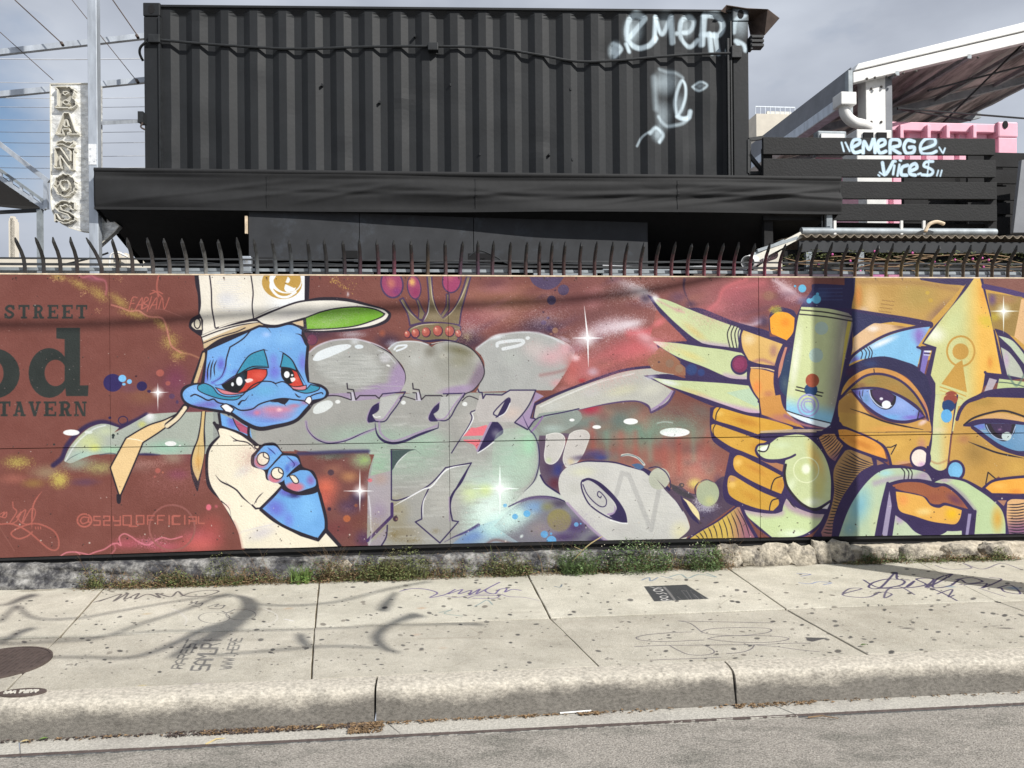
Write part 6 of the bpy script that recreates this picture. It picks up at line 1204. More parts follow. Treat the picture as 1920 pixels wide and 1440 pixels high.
# manhole covers
t = tag(empty('manhole_cover', W(-2.74, -1.545, .002)), 'round rusty cast iron cover with ribbed top set in the left pavement', 'manhole cover')
cu, cv = -2.76, -1.55; R = .225
circ = lambda r, n=36: [(cu + r * math.cos(2 * math.pi * i / n), cv + r * math.sin(2 * math.pi * i / n)) for i in range(n)]
MB().slab(W, circ(R), -.01, .007).build('lid', M['iron'], t)
ring = MB(); 
for i in range(36):
    a, b = 2 * math.pi * i / 36, 2 * math.pi * (i + 1) / 36
    ring.slab(W, [(cu + R * math.cos(a), cv + R * math.sin(a)), (cu + R * math.cos(b), cv + R * math.sin(b)), (cu + (R + .012) * math.cos(b), cv + (R + .012) * math.sin(b)), (cu + (R + .012) * math.cos(a), cv + (R + .012) * math.sin(a))], -.01, .010)
ring.build('rim', M['iron'], t)
rib = MB()
for i in range(-8, 9):
    x = i * .024; h = math.sqrt(max(0, (R - .02) ** 2 - x * x))
    rib.slab(W, [(cu + x - .004, cv - h), (cu + x + .004, cv - h), (cu + x + .004, cv + h), (cu + x - .004, cv + h)], .007, .010)
kind(rib.build('ribs', M['iron'], t), 'stuff')
t = tag(empty('valve_cover', W(-2.44, -1.95, 0)), 'small oval dark iron cover with raised pale letters on the kerb top', 'valve cover')
MB().slab(W, [(-2.44 + .105 * math.cos(a / 20 * 6.2832), -1.952 + .045 * math.sin(a / 20 * 6.2832)) for a in range(20)], -.01, .006).build('lid', M['iron'], t)
x = -2.515
for ch in 'WATER':
    m = MB(); w_, h_ = .022, .026; z0, z1 = .005, .008
    st = {'W': [((0, 1), (.25, 0)), ((.25, 0), (.5, .7)), ((.5, .7), (.75, 0)), ((.75, 0), (1, 1))], 'A': [((0, 0), (.5, 1)), ((.5, 1), (1, 0)), ((.25, .4), (.75, .4))], 'T': [((0, 1), (1, 1)), ((.5, 0), (.5, 1))], 'E': [((0, 0), (0, 1)), ((0, 1), (1, 1)), ((0, .5), (.8, .5)), ((0, 0), (1, 0))], 'R': [((0, 0), (0, 1)), ((0, 1), (1, .9)), ((1, .9), (1, .55)), ((1, .55), (0, .5)), ((.3, .5), (1, 0))]}[ch]
    for a, b in st: m.bar(W(x + a[0] * w_, -1.968 + a[1] * h_, z1), W(x + b[0] * w_, -1.968 + b[1] * h_, z1), .006, .006)
    m.build('letter', M['cream'], t); x += .03
# ================================================================= footing under the boards
foot = tag(empty('footing_wall', W(0, 0, 0)), 'low rough concrete and rubble footing under the painted boards', 'wall')
def footing(u0, u1, mt, seed, zt, rough=.02):
    r = random.Random(seed); ph = [r.random() * 10 for _ in range(8)]
    def nz(u, t): return (math.sin(u * 3.1 + ph[0] + t * 2) * .4 + math.sin(u * 7.7 + ph[1] + t * 5) * .3 + math.sin(u * 19 + ph[2] + t * 9) * .22 + math.sin(u * 47 + ph[3] + t * 17) * .12 + math.sin(u * 97 + ph[4] - t * 31) * .07)
    def fn(a, b):
        u = u0 + (u1 - u0) * a; top = zt(u) - .012 + .012 * nz(u, 3)
        if b < .72: t = b / .72; return W(u, -.055 + .035 * t + rough * nz(u, t * 3) + r.uniform(-.004, .004), -.03 + (top + .03) * t)
        t = (b - .72) / .28; return W(u, -.02 + .10 * t + rough * nz(u, 3) * (1 - t), top + .006 * math.sin(t * 3) + r.uniform(-.002, .002))
    return MB().grid(fn, int((u1 - u0) / .02), 16).build('footing', mt, foot, smooth='all')
zt = lambda u: .198 - .0075 * (u + 3.6) - .02
footing(-4.6, 1.62, M['plinth'], 1, zt, .022); footing(1.6, 5.2, M['plinth pale'], 2, zt, .018)
MB().box(W, -30, -4.6, .0, .1, -.05, .17).build('footing', M['plinth'], foot); MB().box(W, 5.2, 30, .0, .1, -.05, .13).build('footing', M['plinth'], foot)
rs = random.Random(8)
for i, (px, w_, h_) in enumerate([(1366, 40, 38), (1408, 46, 30), (1452, 54, 38), (1500, 50, 34), (1541, 34, 40), (1580, 46, 36), (1655, 60, 22), (1722, 50, 26), (636, 34, 24), (1800, 60, 20), (1865, 54, 24)]):
    u, z = WF.pix(px, 1040 + (px - 1400) * -.02, -.06); w2, h2 = w_ / 245, h_ / 235; z = max(h2 * .5, .07)
    r = random.Random(i); c = Vector(W(u, -.05, z)); m = MB(); n, k = 7, 12; fr = [r.uniform(.82, 1.12) for _ in range(200)]; sx = [r.uniform(-.3, .3) for _ in range(6)]
    m.ball((0, 0, 0), 1, n, k)
    V = []
    for j, p in enumerate(m.v):
        p = Vector(p); p = Vector([math.copysign(abs(q) ** .6, q) for q in p]) * fr[j % 200]
        V.append(tuple(c + Vector(((p.x + sx[0] * p.z + .15 * math.sin(p.z * 5 + sx[1] * 20)) * w2 * .58, p.y * .03 + sx[2] * .03 * p.x, (p.z + sx[3] * p.x + .12 * math.sin(p.x * 6 + sx[4] * 20)) * h2 * .56))))
    m.v = V; m.build('stone', M['stone'], foot, smooth=True)
# ================================================================= painted board wall
ZL = list(zip(*[(-4.6, .216)] + [WF.pix(x, y) for x, y in ((0, 1046), (400, 1032), (640, 1024), (1000, 1016), (1280, 1010), (1600, 1005), (1920, 1001))] + [(6.6, .15)]))
wall = tag(empty('mural_wall', W(0, 0, 1)), 'long plywood wall painted with a blue cartoon character, silver letters and a gold face', 'mural')
muv = wuv(WF, MP.u0, MP.z1 - MP.h / MP.ppm, MP)
seams = [-7.6, -5.22, -2.84, -.465, 1.89, 4.27, 6.65]
zlow = lambda u: float(np.interp(u, ZL[0], ZL[1]))
for i in range(6):
    a, b = seams[i] + .0015, seams[i + 1] - .0015; off = [.002, 0, .003, -.001, .002, 0][i]
    for row in (0, 1):
        z0, z1 = ((zlow, .967 + (.002 if i % 2 else 0)), (lambda u: .972 + (.002 if i % 2 else 0), 2.182))[row]
        if row == 0: P_ = [(a + (b - a) * q / 6, z0(a + (b - a) * q / 6)) for q in range(7)] + [(b, z1), (a, z1)]
        else: P_ = [(a, z0(a)), (b, z0(b)), (b, z1), (a, z1)]
        o_ = off + (.002 if row else 0) + (.004 if (i == 4 and row) or (i == 3 and row) else 0)
        MB().prism(W, P_, .0 - o_, .019).build('panel', M['mural'], wall, uv=muv)
    MB().box(W, a, b, -.004, .022, 2.184, 2.193).build('cap_strip', M['wood edge'], wall)
    MB().prism(W, [(a, zlow(a) - .026), (b, zlow(b) - .026), (b, zlow(b) - .002), (a, zlow(a) - .002)], .006, .03).build('base_board', M['black dull'], wall)
for s0, s1 in ((-30, -7.6), (6.65, 30)): MB().box(W, s0, s1, 0, .019, .16, 2.18).build('panel', mat('brown board paint', lin((112, 68, 62)), .6), wall)
for s0, s1 in ((-30, 30),): MB().box(W, s0, s1, .03, .07, .1, 2.15).build('backing', M['black dull'], wall)
sc = MB(); r = random.Random(4)
for px in range(30, 1910, 62):
    for zz in (2.165, 1.6, .99, .94, .3): u, _ = WF.pix(px + r.uniform(-6, 6), 700); sc.ball(W(u, -.006, zz + r.uniform(-.01, .01)), .0035, 4, 6)
kind(sc.build('screw_heads', M['iron'], wall), 'stuff')
# ================================================================= spear-topped fence behind the boards
fence = tag(empty('spear_fence', W(0, .08, 2.2)), 'black steel fence of outward-bent spear points rising above the painted boards', 'fence')
def rail(z, v, r_): return MB().bar(W(-9, v, z), W(9, v, z), r_, r_)
rail(2.235, .085, .022).build('rail', M['galv dull'], fence); rail(2.275, .12, .016).build('rail', M['rail'], fence); rail(2.33, .20, .012).build('rail', M['rail'], fence)
tips = [-90, -56, -22, 27, 65, 98, 131, 160, 210, 237, 275, 306, 340, 376, 408, 443, 475, 509, 541, 576, 607, 642, 673, 706, 738, 770, 802, 834, 868, 896, 926, 958, 989, 1013, 1036, 1060, 1090, 1120, 1150, 1178, 1208, 1238, 1268, 1298, 1328, 1358, 1386, 1417, 1445, 1474, 1505, 1534, 1562, 1590, 1618, 1648, 1676, 1706, 1736, 1762, 1793, 1822, 1850, 1878, 1908, 1938, 1968, 2000, 2030]
def tint(px):
    T = [(0, (60, 60, 62)), (200, (70, 52, 48)), (380, (170, 170, 166)), (560, (120, 130, 140)), (600, (40, 40, 46)), (740, (150, 70, 96)), (800, (120, 96, 70)), (880, (110, 60, 100)), (960, (120, 84, 80)), (1060, (110, 70, 66)), (1200, (130, 76, 78)), (1330, (170, 80, 96)), (1440, (180, 70, 100)), (1520, (90, 60, 70)), (1600, (150, 110, 84)), (1700, (170, 136, 70)), (1790, (150, 140, 110)), (1830, (120, 90, 60)), (2100, (90, 70, 50))]
    for (a, ca), (b, cb) in zip(T, T[1:]):
        if a <= px <= b: t = (px - a) / (b - a); return lin(tuple(ca[i] + (cb[i] - ca[i]) * t for i in range(3)))
    return lin((70, 60, 60))
for i, px in enumerate(tips):
    r = random.Random(i); zt_ = 2.435 + r.uniform(-.008, .008); vt = -.055 + r.uniform(-.012, .012)
    u, _ = WF.pix(px, 448, vt); lean = {160: .055, 27: .012, 868: -.02, 1762: -.01}.get(px, 0) + r.uniform(-.006, .006)
    ub = u + lean; m = MB(); prof = [(.045, 2.10, .014), (.045, 2.24, .014), (.036, 2.30, .014), (.005, 2.35, .0135), (-.028, 2.385, .013), (-.044, 2.405, .012), (vt + .0, zt_, .0018)]
    a0 = len(m.v); rings = []
    for k, (v_, z_, h_) in enumerate(prof):
        t_ = min(1, max(0, (z_ - 2.24) / .2)); uc = ub + (u - ub) * t_; th = .006 if k < 6 else .001
        for du, dv in ((-h_, .012), (-h_ * .25, -th), (h_ * .25, -th), (h_, .012), (0, .004)):
            m.v.append(W(uc + du, v_ + dv, z_ + dv * .4))
    for k in range(len(prof) - 1):
        for q in range(5): a = k * 5 + q; b = k * 5 + (q + 1) % 5; m.f.append((a, b, b + 5, a + 5))
    m.f.append(tuple(range(5))); m.f.append(tuple((len(prof) - 1) * 5 + q for q in range(5))[::-1])
    o = m.build('pale', M['pale'], fence); o.color = (*tint(px), 1)
# ================================================================= container
def Kprism_frame(): pass
cont = tag(empty('shipping_container', K(0, 0, 2.9)), 'black corrugated shipping container with white sprayed letters at its upper right', 'shipping container')
C0, C1, CZ0, CZ1 = -3.52, 2.375, 2.62, 5.09
suv = wuv(CF, SP.u0, SP.z1 - SP.h / SP.ppm, SP)
m = MB(); us = []; per = .2775; u = C0 + .30
for x in np.arange(C0 + .17, C1 - .17, per):
    us += [(x, 0), (x + .072, 0), (x + .072 + .068, .036), (x + .072 + .068 + .070, .036)]
us = [(C0 + .13, .0)] + [q for q in us if q[0] < C1 - .14] + [(C1 - .13, 0)]
rows = [CZ0 + .1, CZ0 + .16, 3.4, 4.2, CZ1 - .16, CZ1 - .085]
r = random.Random(2)
dent = [(r.uniform(C0, C1), r.uniform(3.3, 5), r.uniform(.06, .2), r.uniform(-.01, .012)) for _ in range(46)]
rows = list(np.linspace(CZ0 + .1, CZ1 - .10, 44)) + [CZ1 - .07, CZ1 - .045, CZ1 - .025]
for j, z in enumerate(rows):
    for (x, d) in us:
        e = 1.0
        if z > CZ1 - .09: e = max(0, (CZ1 - .025 - z) / .06)
        dd = sum(a * math.exp(-((x - cx) ** 2 + (z - cz) ** 2) / (s * s)) for cx, cz, s, a in dent)
        m.v.append(K(x, .02 + d * min(1, e) + dd, z))
k = len(us)
for j in range(len(rows) - 1):
    for i in range(k - 1): a = j * k + i; m.f.append((a, a + 1, a + k + 1, a + k))
m.build('side_panel', M['steel'], cont, uv=suv, solid=.004)
MB().box(K, C0 + .12, C1 - .12, -.002, .06, CZ1 - .03, CZ1 - .004).build('top_rail', M['steel'], cont, uv=suv, bevel=.006)
MB().box(K, C0 + .12, C1 - .12, -.005, .06, CZ0, CZ0 + .11).build('bottom_rail', M['black'], cont)
MB().box(K, C0 + .01, C1 - .01, .04, 2.4, CZ1 - .06, CZ1 - .02).build('roof', M['black'], cont)
MB().box(K, C0 + .03, C0 + .06, .1, 2.3, CZ0, CZ1 - .05).build('end_wall', M['black'], cont); MB().box(K, C1 - .06, C1 - .03, .1, 2.3, CZ0, CZ1 - .05).build('end_wall', M['black'], cont)
MB().box(K, C0 + .06, C1 - .06, 2.36, 2.4, CZ0, CZ1 - .05).build('rear_wall', M['black'], cont)
for a, b in ((C0, C0 + .155), (C1 - .155, C1)):
    MB().box(K, a, b, -.012, .15, CZ0, CZ1 - .13).build('corner_post', M['steel'], cont, uv=suv, bevel=.006)
    cst = MB().box(K, a - .004, b + .004, -.02, .16, CZ1 - .125, CZ1 + .005).build('corner_casting', M['steel'], cont, uv=suv, bevel=.01)
    uc = (a + b) / 2; MB().prism(K, [(uc + .032 * math.cos(q * .6283), CZ1 - .06 + .045 * math.sin(q * .6283)) for q in range(10)], -.0225, -.018).build('casting_hole', M['void'], cst)
for x in (C0 + .145, C1 - .185): MB().box(K, x, x + .014, -.03, .02, CZ0 + .1, CZ1 - .13).build('edge_strip', M['black'], cont)
MB().box(K, C1 - .215, C1 - .195, -.028, .02, CZ0 + .1, CZ1 - .3).build('edge_strip', M['black'], cont)
hm = MB()
for px, py in ((778, 68), (845, 160), (900, 290), (1070, 168), (1030, 290), (1073, 300), (604, 160), (712, 192)):
    u, z = CF.pix(px, py, .03); hm.box(K, u - .007, u + .007, .008, .05, z - .012, z + .012)
kind(hm.build('weld_stubs', M['black'], cont), 'stuff')
# sagging conduit cable with its clamps
cb = tag(empty('sagging_cable', Kp(812, 90, -.05)), 'black sagging cable clamped along the upper side of the black container', 'cable')
pts = [(300, 75, -.02), (380, 82, -.002), (470, 88, .002), (560, 92, .004), (680, 88, .004), (812, 87, -.004), (920, 90, .004), (1010, 103, .004), (1080, 115, .004), (1150, 114, .004), (1230, 107, .004), (1300, 102, .0), (1370, 100, -.025)]
MB().tube(loft([Kp(*p) for p in pts], 6), .0135, 8).build('cable', M['black'], cb, smooth=True)
for px, py, w_, h_ in ((289, 72, .11, .08), (812, 87, .10, .075), (1381, 97, .10, .12)):
    u, z = CF.pix(px, py, -.04); MB().box(K, u - w_ / 2, u + w_ / 2, -.05, -.010 if px != 812 else .03, z - h_ / 2, z + h_ / 2).build('clamp', M['black'], cb, bevel=.006)
MB().tube(loft([Kp(275, 78, -.05), Kp(264, 88, -.03), Kp(262, 100, 0), Kp(268, 114, .05)], 6), .012, 8).build('cable_loop', M['black'], cb, smooth=True)
# rusty sheet and bracket at the right end of the roof
hd = tag(empty('roof_hood', Kp(1400, 30, .1)), 'folded rusty brown sheet hood sticking out from the top right container corner', 'sheet metal hood')
c = [Kp(1352, 20, -.03), Kp(1362, 9, -.03), Kp(1400, 15, -.05), Kp(1440, 17, -.05), Kp(1462, 34, -.02), Kp(1434, 66, .02), Kp(1408, 70, .12), Kp(1402, 40, .2)]
m = MB(); m.add(c, [(0, 1, 2, 7), (2, 3, 4, 5, 6, 7)]); m.build('sheet', M['rust'], hd, solid=.008)
lu = tag(empty('finned_bracket', Kp(1418, 80, 0)), 'small black finned bracket beneath the rusty hood', 'bracket')
for i in range(3):
    u, z = CF.pix(1418, 72 + i * 8, 0); MB().box(K, u - .06, u + .06, -.05, .05, z - .012, z + .012).build('fin', M['black'], lu)
u, z = CF.pix(1409, 80, 0); MB().box(K, u - .02, u, -.04, .04, z - .08, z + .06).build('arm', M['black'], lu)
# ================================================================= awning
aw = tag(empty('awning', K(0, -.9, 3)), 'long black fabric awning with a wrinkled valance below the container', 'awning')
V0, V1 = -3.56, 2.875
r = random.Random(6)
folds = [(r.uniform(V0, V1), r.uniform(.3, 1.1), r.uniform(-.55, .75), r.uniform(.005, .011) * r.choice([1, 1, -.6])) for _ in range(26)]
def zb(u): return 2.895 - .006 * (u - V0) + .006 * math.sin(u * 1.3)
def ztp(u): return 3.235 - .011 * (u - V0)
def drape(u, t):
    """fold depth at height t (0 bottom, 1 top)"""
    s = .008 * math.sin(u * 2.1 + t * 5) + .007 * math.sin(u * 1.1 - t * 9 + 1) + .004 * math.sin(u * 4.3 + t * 7)
    for cu_, w_, sl, a in folds:
        d = (t - .5 - sl * (u - cu_) / w_ * .45); s += a * math.exp(-(d / .055) ** 2) * math.exp(-((u - cu_) / w_) ** 2)
    s -= .014 * math.exp(-((t - .86) / .05) ** 2) * (.6 + .4 * math.sin(u * 3.7))
    return s * min(1, 4 * (1 - t) + .12)
def vfn(a, b):
    u = V0 + (V1 - V0) * a; return K(u, -.9 - .004 - drape(u, b), zb(u) + (ztp(u) - zb(u)) * b)
MB().grid(vfn, 420, 30).build('valance', M['fabric'], aw, smooth='all', solid=.003)
MB().grid(lambda a, b: K(V0 + (V1 - V0) * a, -.905 - .006 * math.sin(b * 3.14), ztp(V0 + (V1 - V0) * a) - .012 + .03 * b), 80, 4).build('hem', M['fabric'], aw, solid=.004)
MB().grid(lambda a, b: K(V0 + (V1 - V0) * a, -.915 - drape(V0 + (V1 - V0) * a, .0), zb(V0 + (V1 - V0) * a) + .022 * b), 200, 2).build('bottom_hem', M['fabric'], aw, solid=.004)
for px in (502, 893, 1271): u, z = CF.pix(px, 360, -.9); MB().grid(lambda a, b, u=u: K(u - .008 + .016 * a, -.909 - drape(u, .05 + .85 * b), zb(u) + (ztp(u) - zb(u)) * (.05 + .85 * b)), 1, 24).build('seam', M['fabric'], aw, solid=.003)
MB().grid(lambda a, b: K(V0 + (V1 - V0) * a, -.9 + .9 * b, ztp(V0 + (V1 - V0) * a) + .12 * b), 40, 4).build('roof_sheet', M['fabric'], aw, solid=.004)
MB().add([K(V0 + .03, -.88, 2.90), K(V1 - .03, -.88, 2.88), K(2.36, -.02, 2.47), K(-3.5, -.02, 2.56)], [(0, 1, 2, 3)]).build('underside', M['fabric'], aw, solid=.01)
for U_, z_ in ((V0 + .01, 2.9), (V1 - .01, 2.88)): MB().add([K(U_, -.9, z_), K(U_, -.9, ztp(U_)), K(U_, 0, ztp(U_) + .1), K(U_, 0, 2.55)], [(0, 1, 2, 3)]).build('side_flap', M['fabric'], aw, solid=.004)
u, z = CF.pix(1553, 402, -.86); MB().bar(K(u, -.86, 0), K(u, -.86, 2.92), .05, .05, (0, 1, 0)).build('post', M['galv dull'], aw)
u, z = CF.pix(1541, 402, -.86); MB().tube([K(u, -.86, 2.2), K(u, -.86, 2.92)], .008, 6).build('rod', M['black'], aw)
# kiosk under the container
ki = tag(empty('kiosk', K(0, .5, 0)), 'dark kiosk body beneath the container, mostly in deep shade', 'kiosk')
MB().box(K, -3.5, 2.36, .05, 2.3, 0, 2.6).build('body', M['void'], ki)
MB().box(K, -3.5, 2.36, -.2, .05, 0, 2.3).build('counter', M['black dull'], ki)
# grey boards hanging behind the valance
bd = tag(empty('hanging_boards', Kp(840, 450, -.8)), 'row of dark grey boards hung just behind the awning edge', 'boards')
edges = [(466, -.885), (674, -.85), (888, -.80), (1215, -.74)]
for (a, va), (b, vb) in zip(edges, edges[1:]):
    za0 = CF.pix(a, 485 + (a - 466) * .012, va)[1]; zb0 = CF.pix(b, 488 + (b - 466) * .016, vb)[1]; ua = CF.pix(a, 450, va)[0] + .003; ub = CF.pix(b, 450, vb)[0] - .003
    m = MB(); m.add([K(ua, va, za0), K(ub, vb, zb0), K(ub, vb, 3.05), K(ua, va, 3.05), K(ua, va + .012, za0), K(ub, vb + .012, zb0), K(ub, vb + .012, 3.05), K(ua, va + .012, 3.05)], [(0, 1, 2, 3), (7, 6, 5, 4), (0, 4, 5, 1), (1, 5, 6, 2), (2, 6, 7, 3), (3, 7, 4, 0)])
    m.build('board', M['grey board'], bd)
u, z = CF.pix(462, 425, -.89); MB().box(K, u - .01, u + .01, -.90, -.88, z - .06, z + .09).build('batten', M['wood edge'], bd)
for px, py, w_, h_ in ((492, 492, 40, 16), (660, 478, 22, 14), (900, 486, 46, 20), (905, 492, 10, 14)):
    u, z = CF.pix(px, py, -.9); MB().box(K, u - w_ / 440, u + w_ / 440, -.93, -.89, z - h_ / 440, z + h_ / 440).build('cleat', M['void'], bd)
# ================================================================= signs, posts and steelwork on the left
PV = 1.24
t = tag(empty('steel_post', Wp(176, 490, PV)), 'tall pale galvanised square post in front of the arrow sign', 'post')
u0, z0 = WF.pix(170, 490, PV); u1, z1 = WF.pix(180, -40, PV); uu = WF.pix(174, 250, PV)[0]; wd = 16 / (1442 / (5.68 + PV)) 
MB().box(W, uu - wd / 2, uu + wd / 2, PV, PV + wd, 0, 6.4).build('post', M['galv'], t, bevel=.004)
ua, za = WF.pix(166, 270, PV); ub_, zb_ = WF.pix(182, 309, PV); MB().box(W, uu - wd * .46, uu + wd * .38, PV - .004, PV - .001, zb_, za).build('sticker', M['paper'], t)
sg = tag(empty('arrow_sign', Wp(130, 300, PV + .14)), 'swirled metal arrow sign with the word BAÑOS in upright hollow letters', 'sign')
SV = PV + .11
def sp_(px, py): return WF.pix(px, py, SV)
out_ = [(95, 158), (172, 157), (186, 157), (186, 392), (190, 396), (224, 424), (216, 434), (185, 462), (180, 436), (165, 435), (150, 433), (133, 428), (117, 420), (106, 410), (99, 396), (96, 380)]
P_ = [sp_(*q) for q in out_]
MB().prism(W, P_, SV, SV + .07).build('face', M['alu'], sg, bevel=.004)
rm = MB()
for i in range(len(P_)):
    a, b = P_[i], P_[(i + 1) % len(P_)]; rm.bar(W(a[0], SV - .003, a[1]), W(b[0], SV - .003, b[1]), .012, .008)
rm.build('edge_trim', M['cream'], sg)
def glyph(parts, cx, cy, name='letter'):
    """hollow channel letter: closed outlines in photo-survey units round (cx, cy); first is outside, others are holes"""
    t_ = MB()
    for lp in parts:
        Q = [sp_(cx + a, cy + b) for a, b in lp]
        for i in range(len(Q)):
            a, b = Q[i], Q[(i + 1) % len(Q)]
            t_.add([W(a[0], SV - .042, a[1]), W(b[0], SV - .042, b[1]), W(b[0], SV - .001, b[1]), W(a[0], SV - .001, a[1])], [(0, 1, 2, 3)])
    o = t_.build(name, M['cream'], sg, solid=.007)
    bm = bmesh.new()
    for lp in parts:
        vs_ = [bm.verts.new(W(*(lambda q: (q[0], SV - .004, q[1]))(sp_(cx + a, cy + b)))) for a, b in lp]
        for i in range(len(vs_)): bm.edges.new((vs_[i], vs_[(i + 1) % len(vs_)]))
    bmesh.ops.triangle_fill(bm, use_beauty=True, use_dissolve=False, edges=bm.edges)
    me = bpy.data.meshes.new('letter_back'); bm.to_mesh(me); bm.free(); me.materials.append(M['tray']); ob = bpy.data.objects.new('letter_back', me); COL.objects.link(ob); ob.parent = o; ob.matrix_parent_inverse = o.matrix_world.inverted()
    return o
M['tray'] = mat('letter tray', (.40, .39, .35), .5, .2, var=.3, vs=20)
arc = lambda cx, cy, rx, ry, a0, a1, n=8: [(cx + rx * math.cos(math.radians(a0 + (a1 - a0) * i / n)), cy + ry * math.sin(math.radians(a0 + (a1 - a0) * i / n))) for i in range(n + 1)]
glyph([[(-20, -20), (-17, -20), (2, -20)] + arc(4, -10, 13, 10, -90, 60, 6) + [(12, 0)] + arc(5, 9, 15, 10.5, -60, 90, 6) + [(-20, 19.5), (-20, 16), (-16, 15), (-16, -16), (-20, -16)], arc(1, -9, 5, 3.2, 0, 315, 7), arc(2, 8.5, 6, 3.4, 0, 315, 7)], 127, 186)
glyph([[(-4, -20), (5, -20), (17, 15), (21, 16), (21, 20), (4, 20), (4, 16), (7, 15), (5, 9), (-6, 9), (-8, 15), (-5, 16), (-5, 20), (-20, 20), (-20, 16), (-17, 15)], [(0, -8), (3.5, 4), (-3.5, 4)]], 128, 235)
glyph([[(-18, 3), (-15, -4), (-7, -6), (2, -2), (8, -1), (13, -5), (13, 2), (8, 6), (1, 5), (-6, 1), (-12, 1)]], 128, 271, 'tilde')
glyph([[(-20, -18), (-8, -19), (9, 5), (9, -14), (6, -15), (6, -19), (19, -18), (19, -14), (17, -14), (17, 20), (8, 20), (-10, -5), (-10, 14), (-7, 15), (-7, 19), (-21, 19), (-21, 15), (-18, 14), (-18, -14), (-20, -14)]], 126, 299)
glyph([arc(0, 0, 20, 20.5, 0, 345, 23), arc(0, 0, 8, 10, 0, 330, 11)], 125, 349)
glyph([[(17, -18), (17, -5), (13, -5)] + arc(0, -8, 10, 5, -10, -160, 5) + [(-8, -5), (8, 0), (17, 6)] + arc(0, 10, 20, 10.5, 0, 150, 7) + [(-20, 18), (-20, 3), (-15, 3)] + arc(-1, 9, 11, 6, 150, 10, 5) + [(6, 6), (-12, 0), (-19, -6)] + arc(-2, -9, 17, 11, 180, 300, 6) + [(10, -18), (13, -19)]], 126, 399)
for cx, cy in ((118, 178), (134, 172), (120, 195), (140, 196), (139, 182), (117, 250), (142, 247), (128, 225), (113, 310), (118, 295), (138, 310), (141, 290), (110, 343), (140, 342), (118, 362), (134, 361), (124, 333), (116, 385), (133, 396), (118, 410), (137, 408)):
    u, z = sp_(cx, cy); MB().ball(W(u, SV - .010, z), .009, 5, 8).build('bulb', M['bulb'], sg)
# steel frame bars
fr = tag(empty('steel_gantry', Wp(100, 120, 2.6)), 'pale galvanised horizontal frame bars running behind the tall post', 'steel frame')
for (a, b, w_, h_) in (((-200, 121), (300, 65), .05, .055), ((-200, 197), (300, 148), .05, .055)):
    MB().bar(Wp(*a, 2.4), Wp(*b, 2.8), w_, h_).build('beam', M['galv'], fr)
MB().bar(Wp(187, 231, 1.35), Wp(268, 227, 1.9), .03, .03).build('stub_bar', M['galv'], fr)
MB().box(W, WF.pix(262, 220, 1.85)[0], WF.pix(272, 220, 1.85)[0], 1.8, 1.9, WF.pix(265, 232, 1.85)[1], WF.pix(265, 212, 1.85)[1]).build('bracket', M['black'], fr)
MB().tube(loft([Wp(268, 230, 1.8), Wp(264, 238, 1.8), Wp(272, 243, 1.8)], 5), .008, 6).build('cable_tail', M['iron'], fr)
for px, py in ((115, 80), (256, 66), (256, 150)):
    MB().tube([Wp(px, py, 2.42), Wp(px + 3, py + 5, 2.4)], .016, 6).build('turnbuckle', M['rust'], fr)
wires = [((28, 0), (117, 82), .006, 'dark stay wire slanting down to the upper frame bar at far left'), ((210, -2), (258, 67), .006, 'dark stay wire slanting down to the upper bar beside the container'), ((0, 60), (100, 150), .004, 'thin slanting wire crossing low behind the far left bars'), ((135, 0), (255, 150), .004, 'thin slanting wire passing behind the galvanised post')]
for a, b, r_, lb in wires:
    tag(MB().tube([Wp(*a, 2.5), Wp(*b, 2.5)], r_, 5).build('stay_wire', M['rust']), lb, 'wire')
MW = mat('pale wire', (.55, .56, .58), .5)
for i, y in enumerate((108, 152, 181, 198, 222, 245, 265, 290, 312, 332)):
    t = (y - 108) / 230
    pts = [Wp(-80 + 360 * k / 8, y + (1 - k / 8) * .8 + 2.2 * math.sin(math.pi * k / 8) + 2 * (k / 8), 3.4 + t) for k in range(9)]
    tag(MB().tube(pts, .0035 if i else .005, 5).build('line_wire', MW), ['topmost pale horizontal wire, just below the upper frame bar', 'pale horizontal wire just above the top of the arrow sign', 'pale horizontal wire level with the letter B of the sign', 'second pale horizontal wire beside the letter B, under the lower frame bar', 'pale horizontal wire just above the stub bar and the letter A', 'pale horizontal wire just below the stub bar', 'pale horizontal wire level with the wavy mark over the N', 'pale horizontal wire level with the middle of the letter N', 'pale horizontal wire level with the foot of the letter N', 'lowest pale horizontal wire, level with the top of the letter O'][i], 'wire', 'parallel wires strung left of the container')
# truss canopy far left
tr = tag(empty('truss_canopy', Wp(40, 380, 4)), 'dark lattice-edged canopy on a thin galvanised post at the far left', 'canopy')
TV = 3.6
MB().bar(Wp(-120, 178, TV), Wp(92, 341, TV), .045, .05).build('rafter', M['galv'], tr)
MB().bar(Wp(-120, 233, TV), Wp(84, 378, TV), .03, .03).build('truss_chord', M['galv dull'], tr); MB().bar(Wp(-120, 252, TV), Wp(86, 392, TV), .04, .04).build('truss_chord', M['galv'], tr)
for k in range(8):
    x = 78 - k * 19; y = 374 - (78 - x) * .71; MB().bar(Wp(x, y, TV), Wp(x, y + 18, TV), .02, .03).build('web', M['galv'], tr)
MB().bar(Wp(87, 341, TV), Wp(87, 392, TV), .04, .05, (0, 1, 0)).build('end_post', M['galv'], tr)
m = MB(); m.add([Wp(-120, 245, TV + .05), Wp(82, 384, TV + .05), Wp(84, 392, TV + .4), Wp(60, 374, TV + 2.4), Wp(-120, 372, TV + 2.4)], [(0, 1, 2, 3, 4)]); m.build('roof_panel', M['black'], tr, solid=.03)
MB().bar(Wp(-80, 402, TV + .3), Wp(80, 394, TV + .1), .03, .04).build('tie_beam', M['black'], tr)
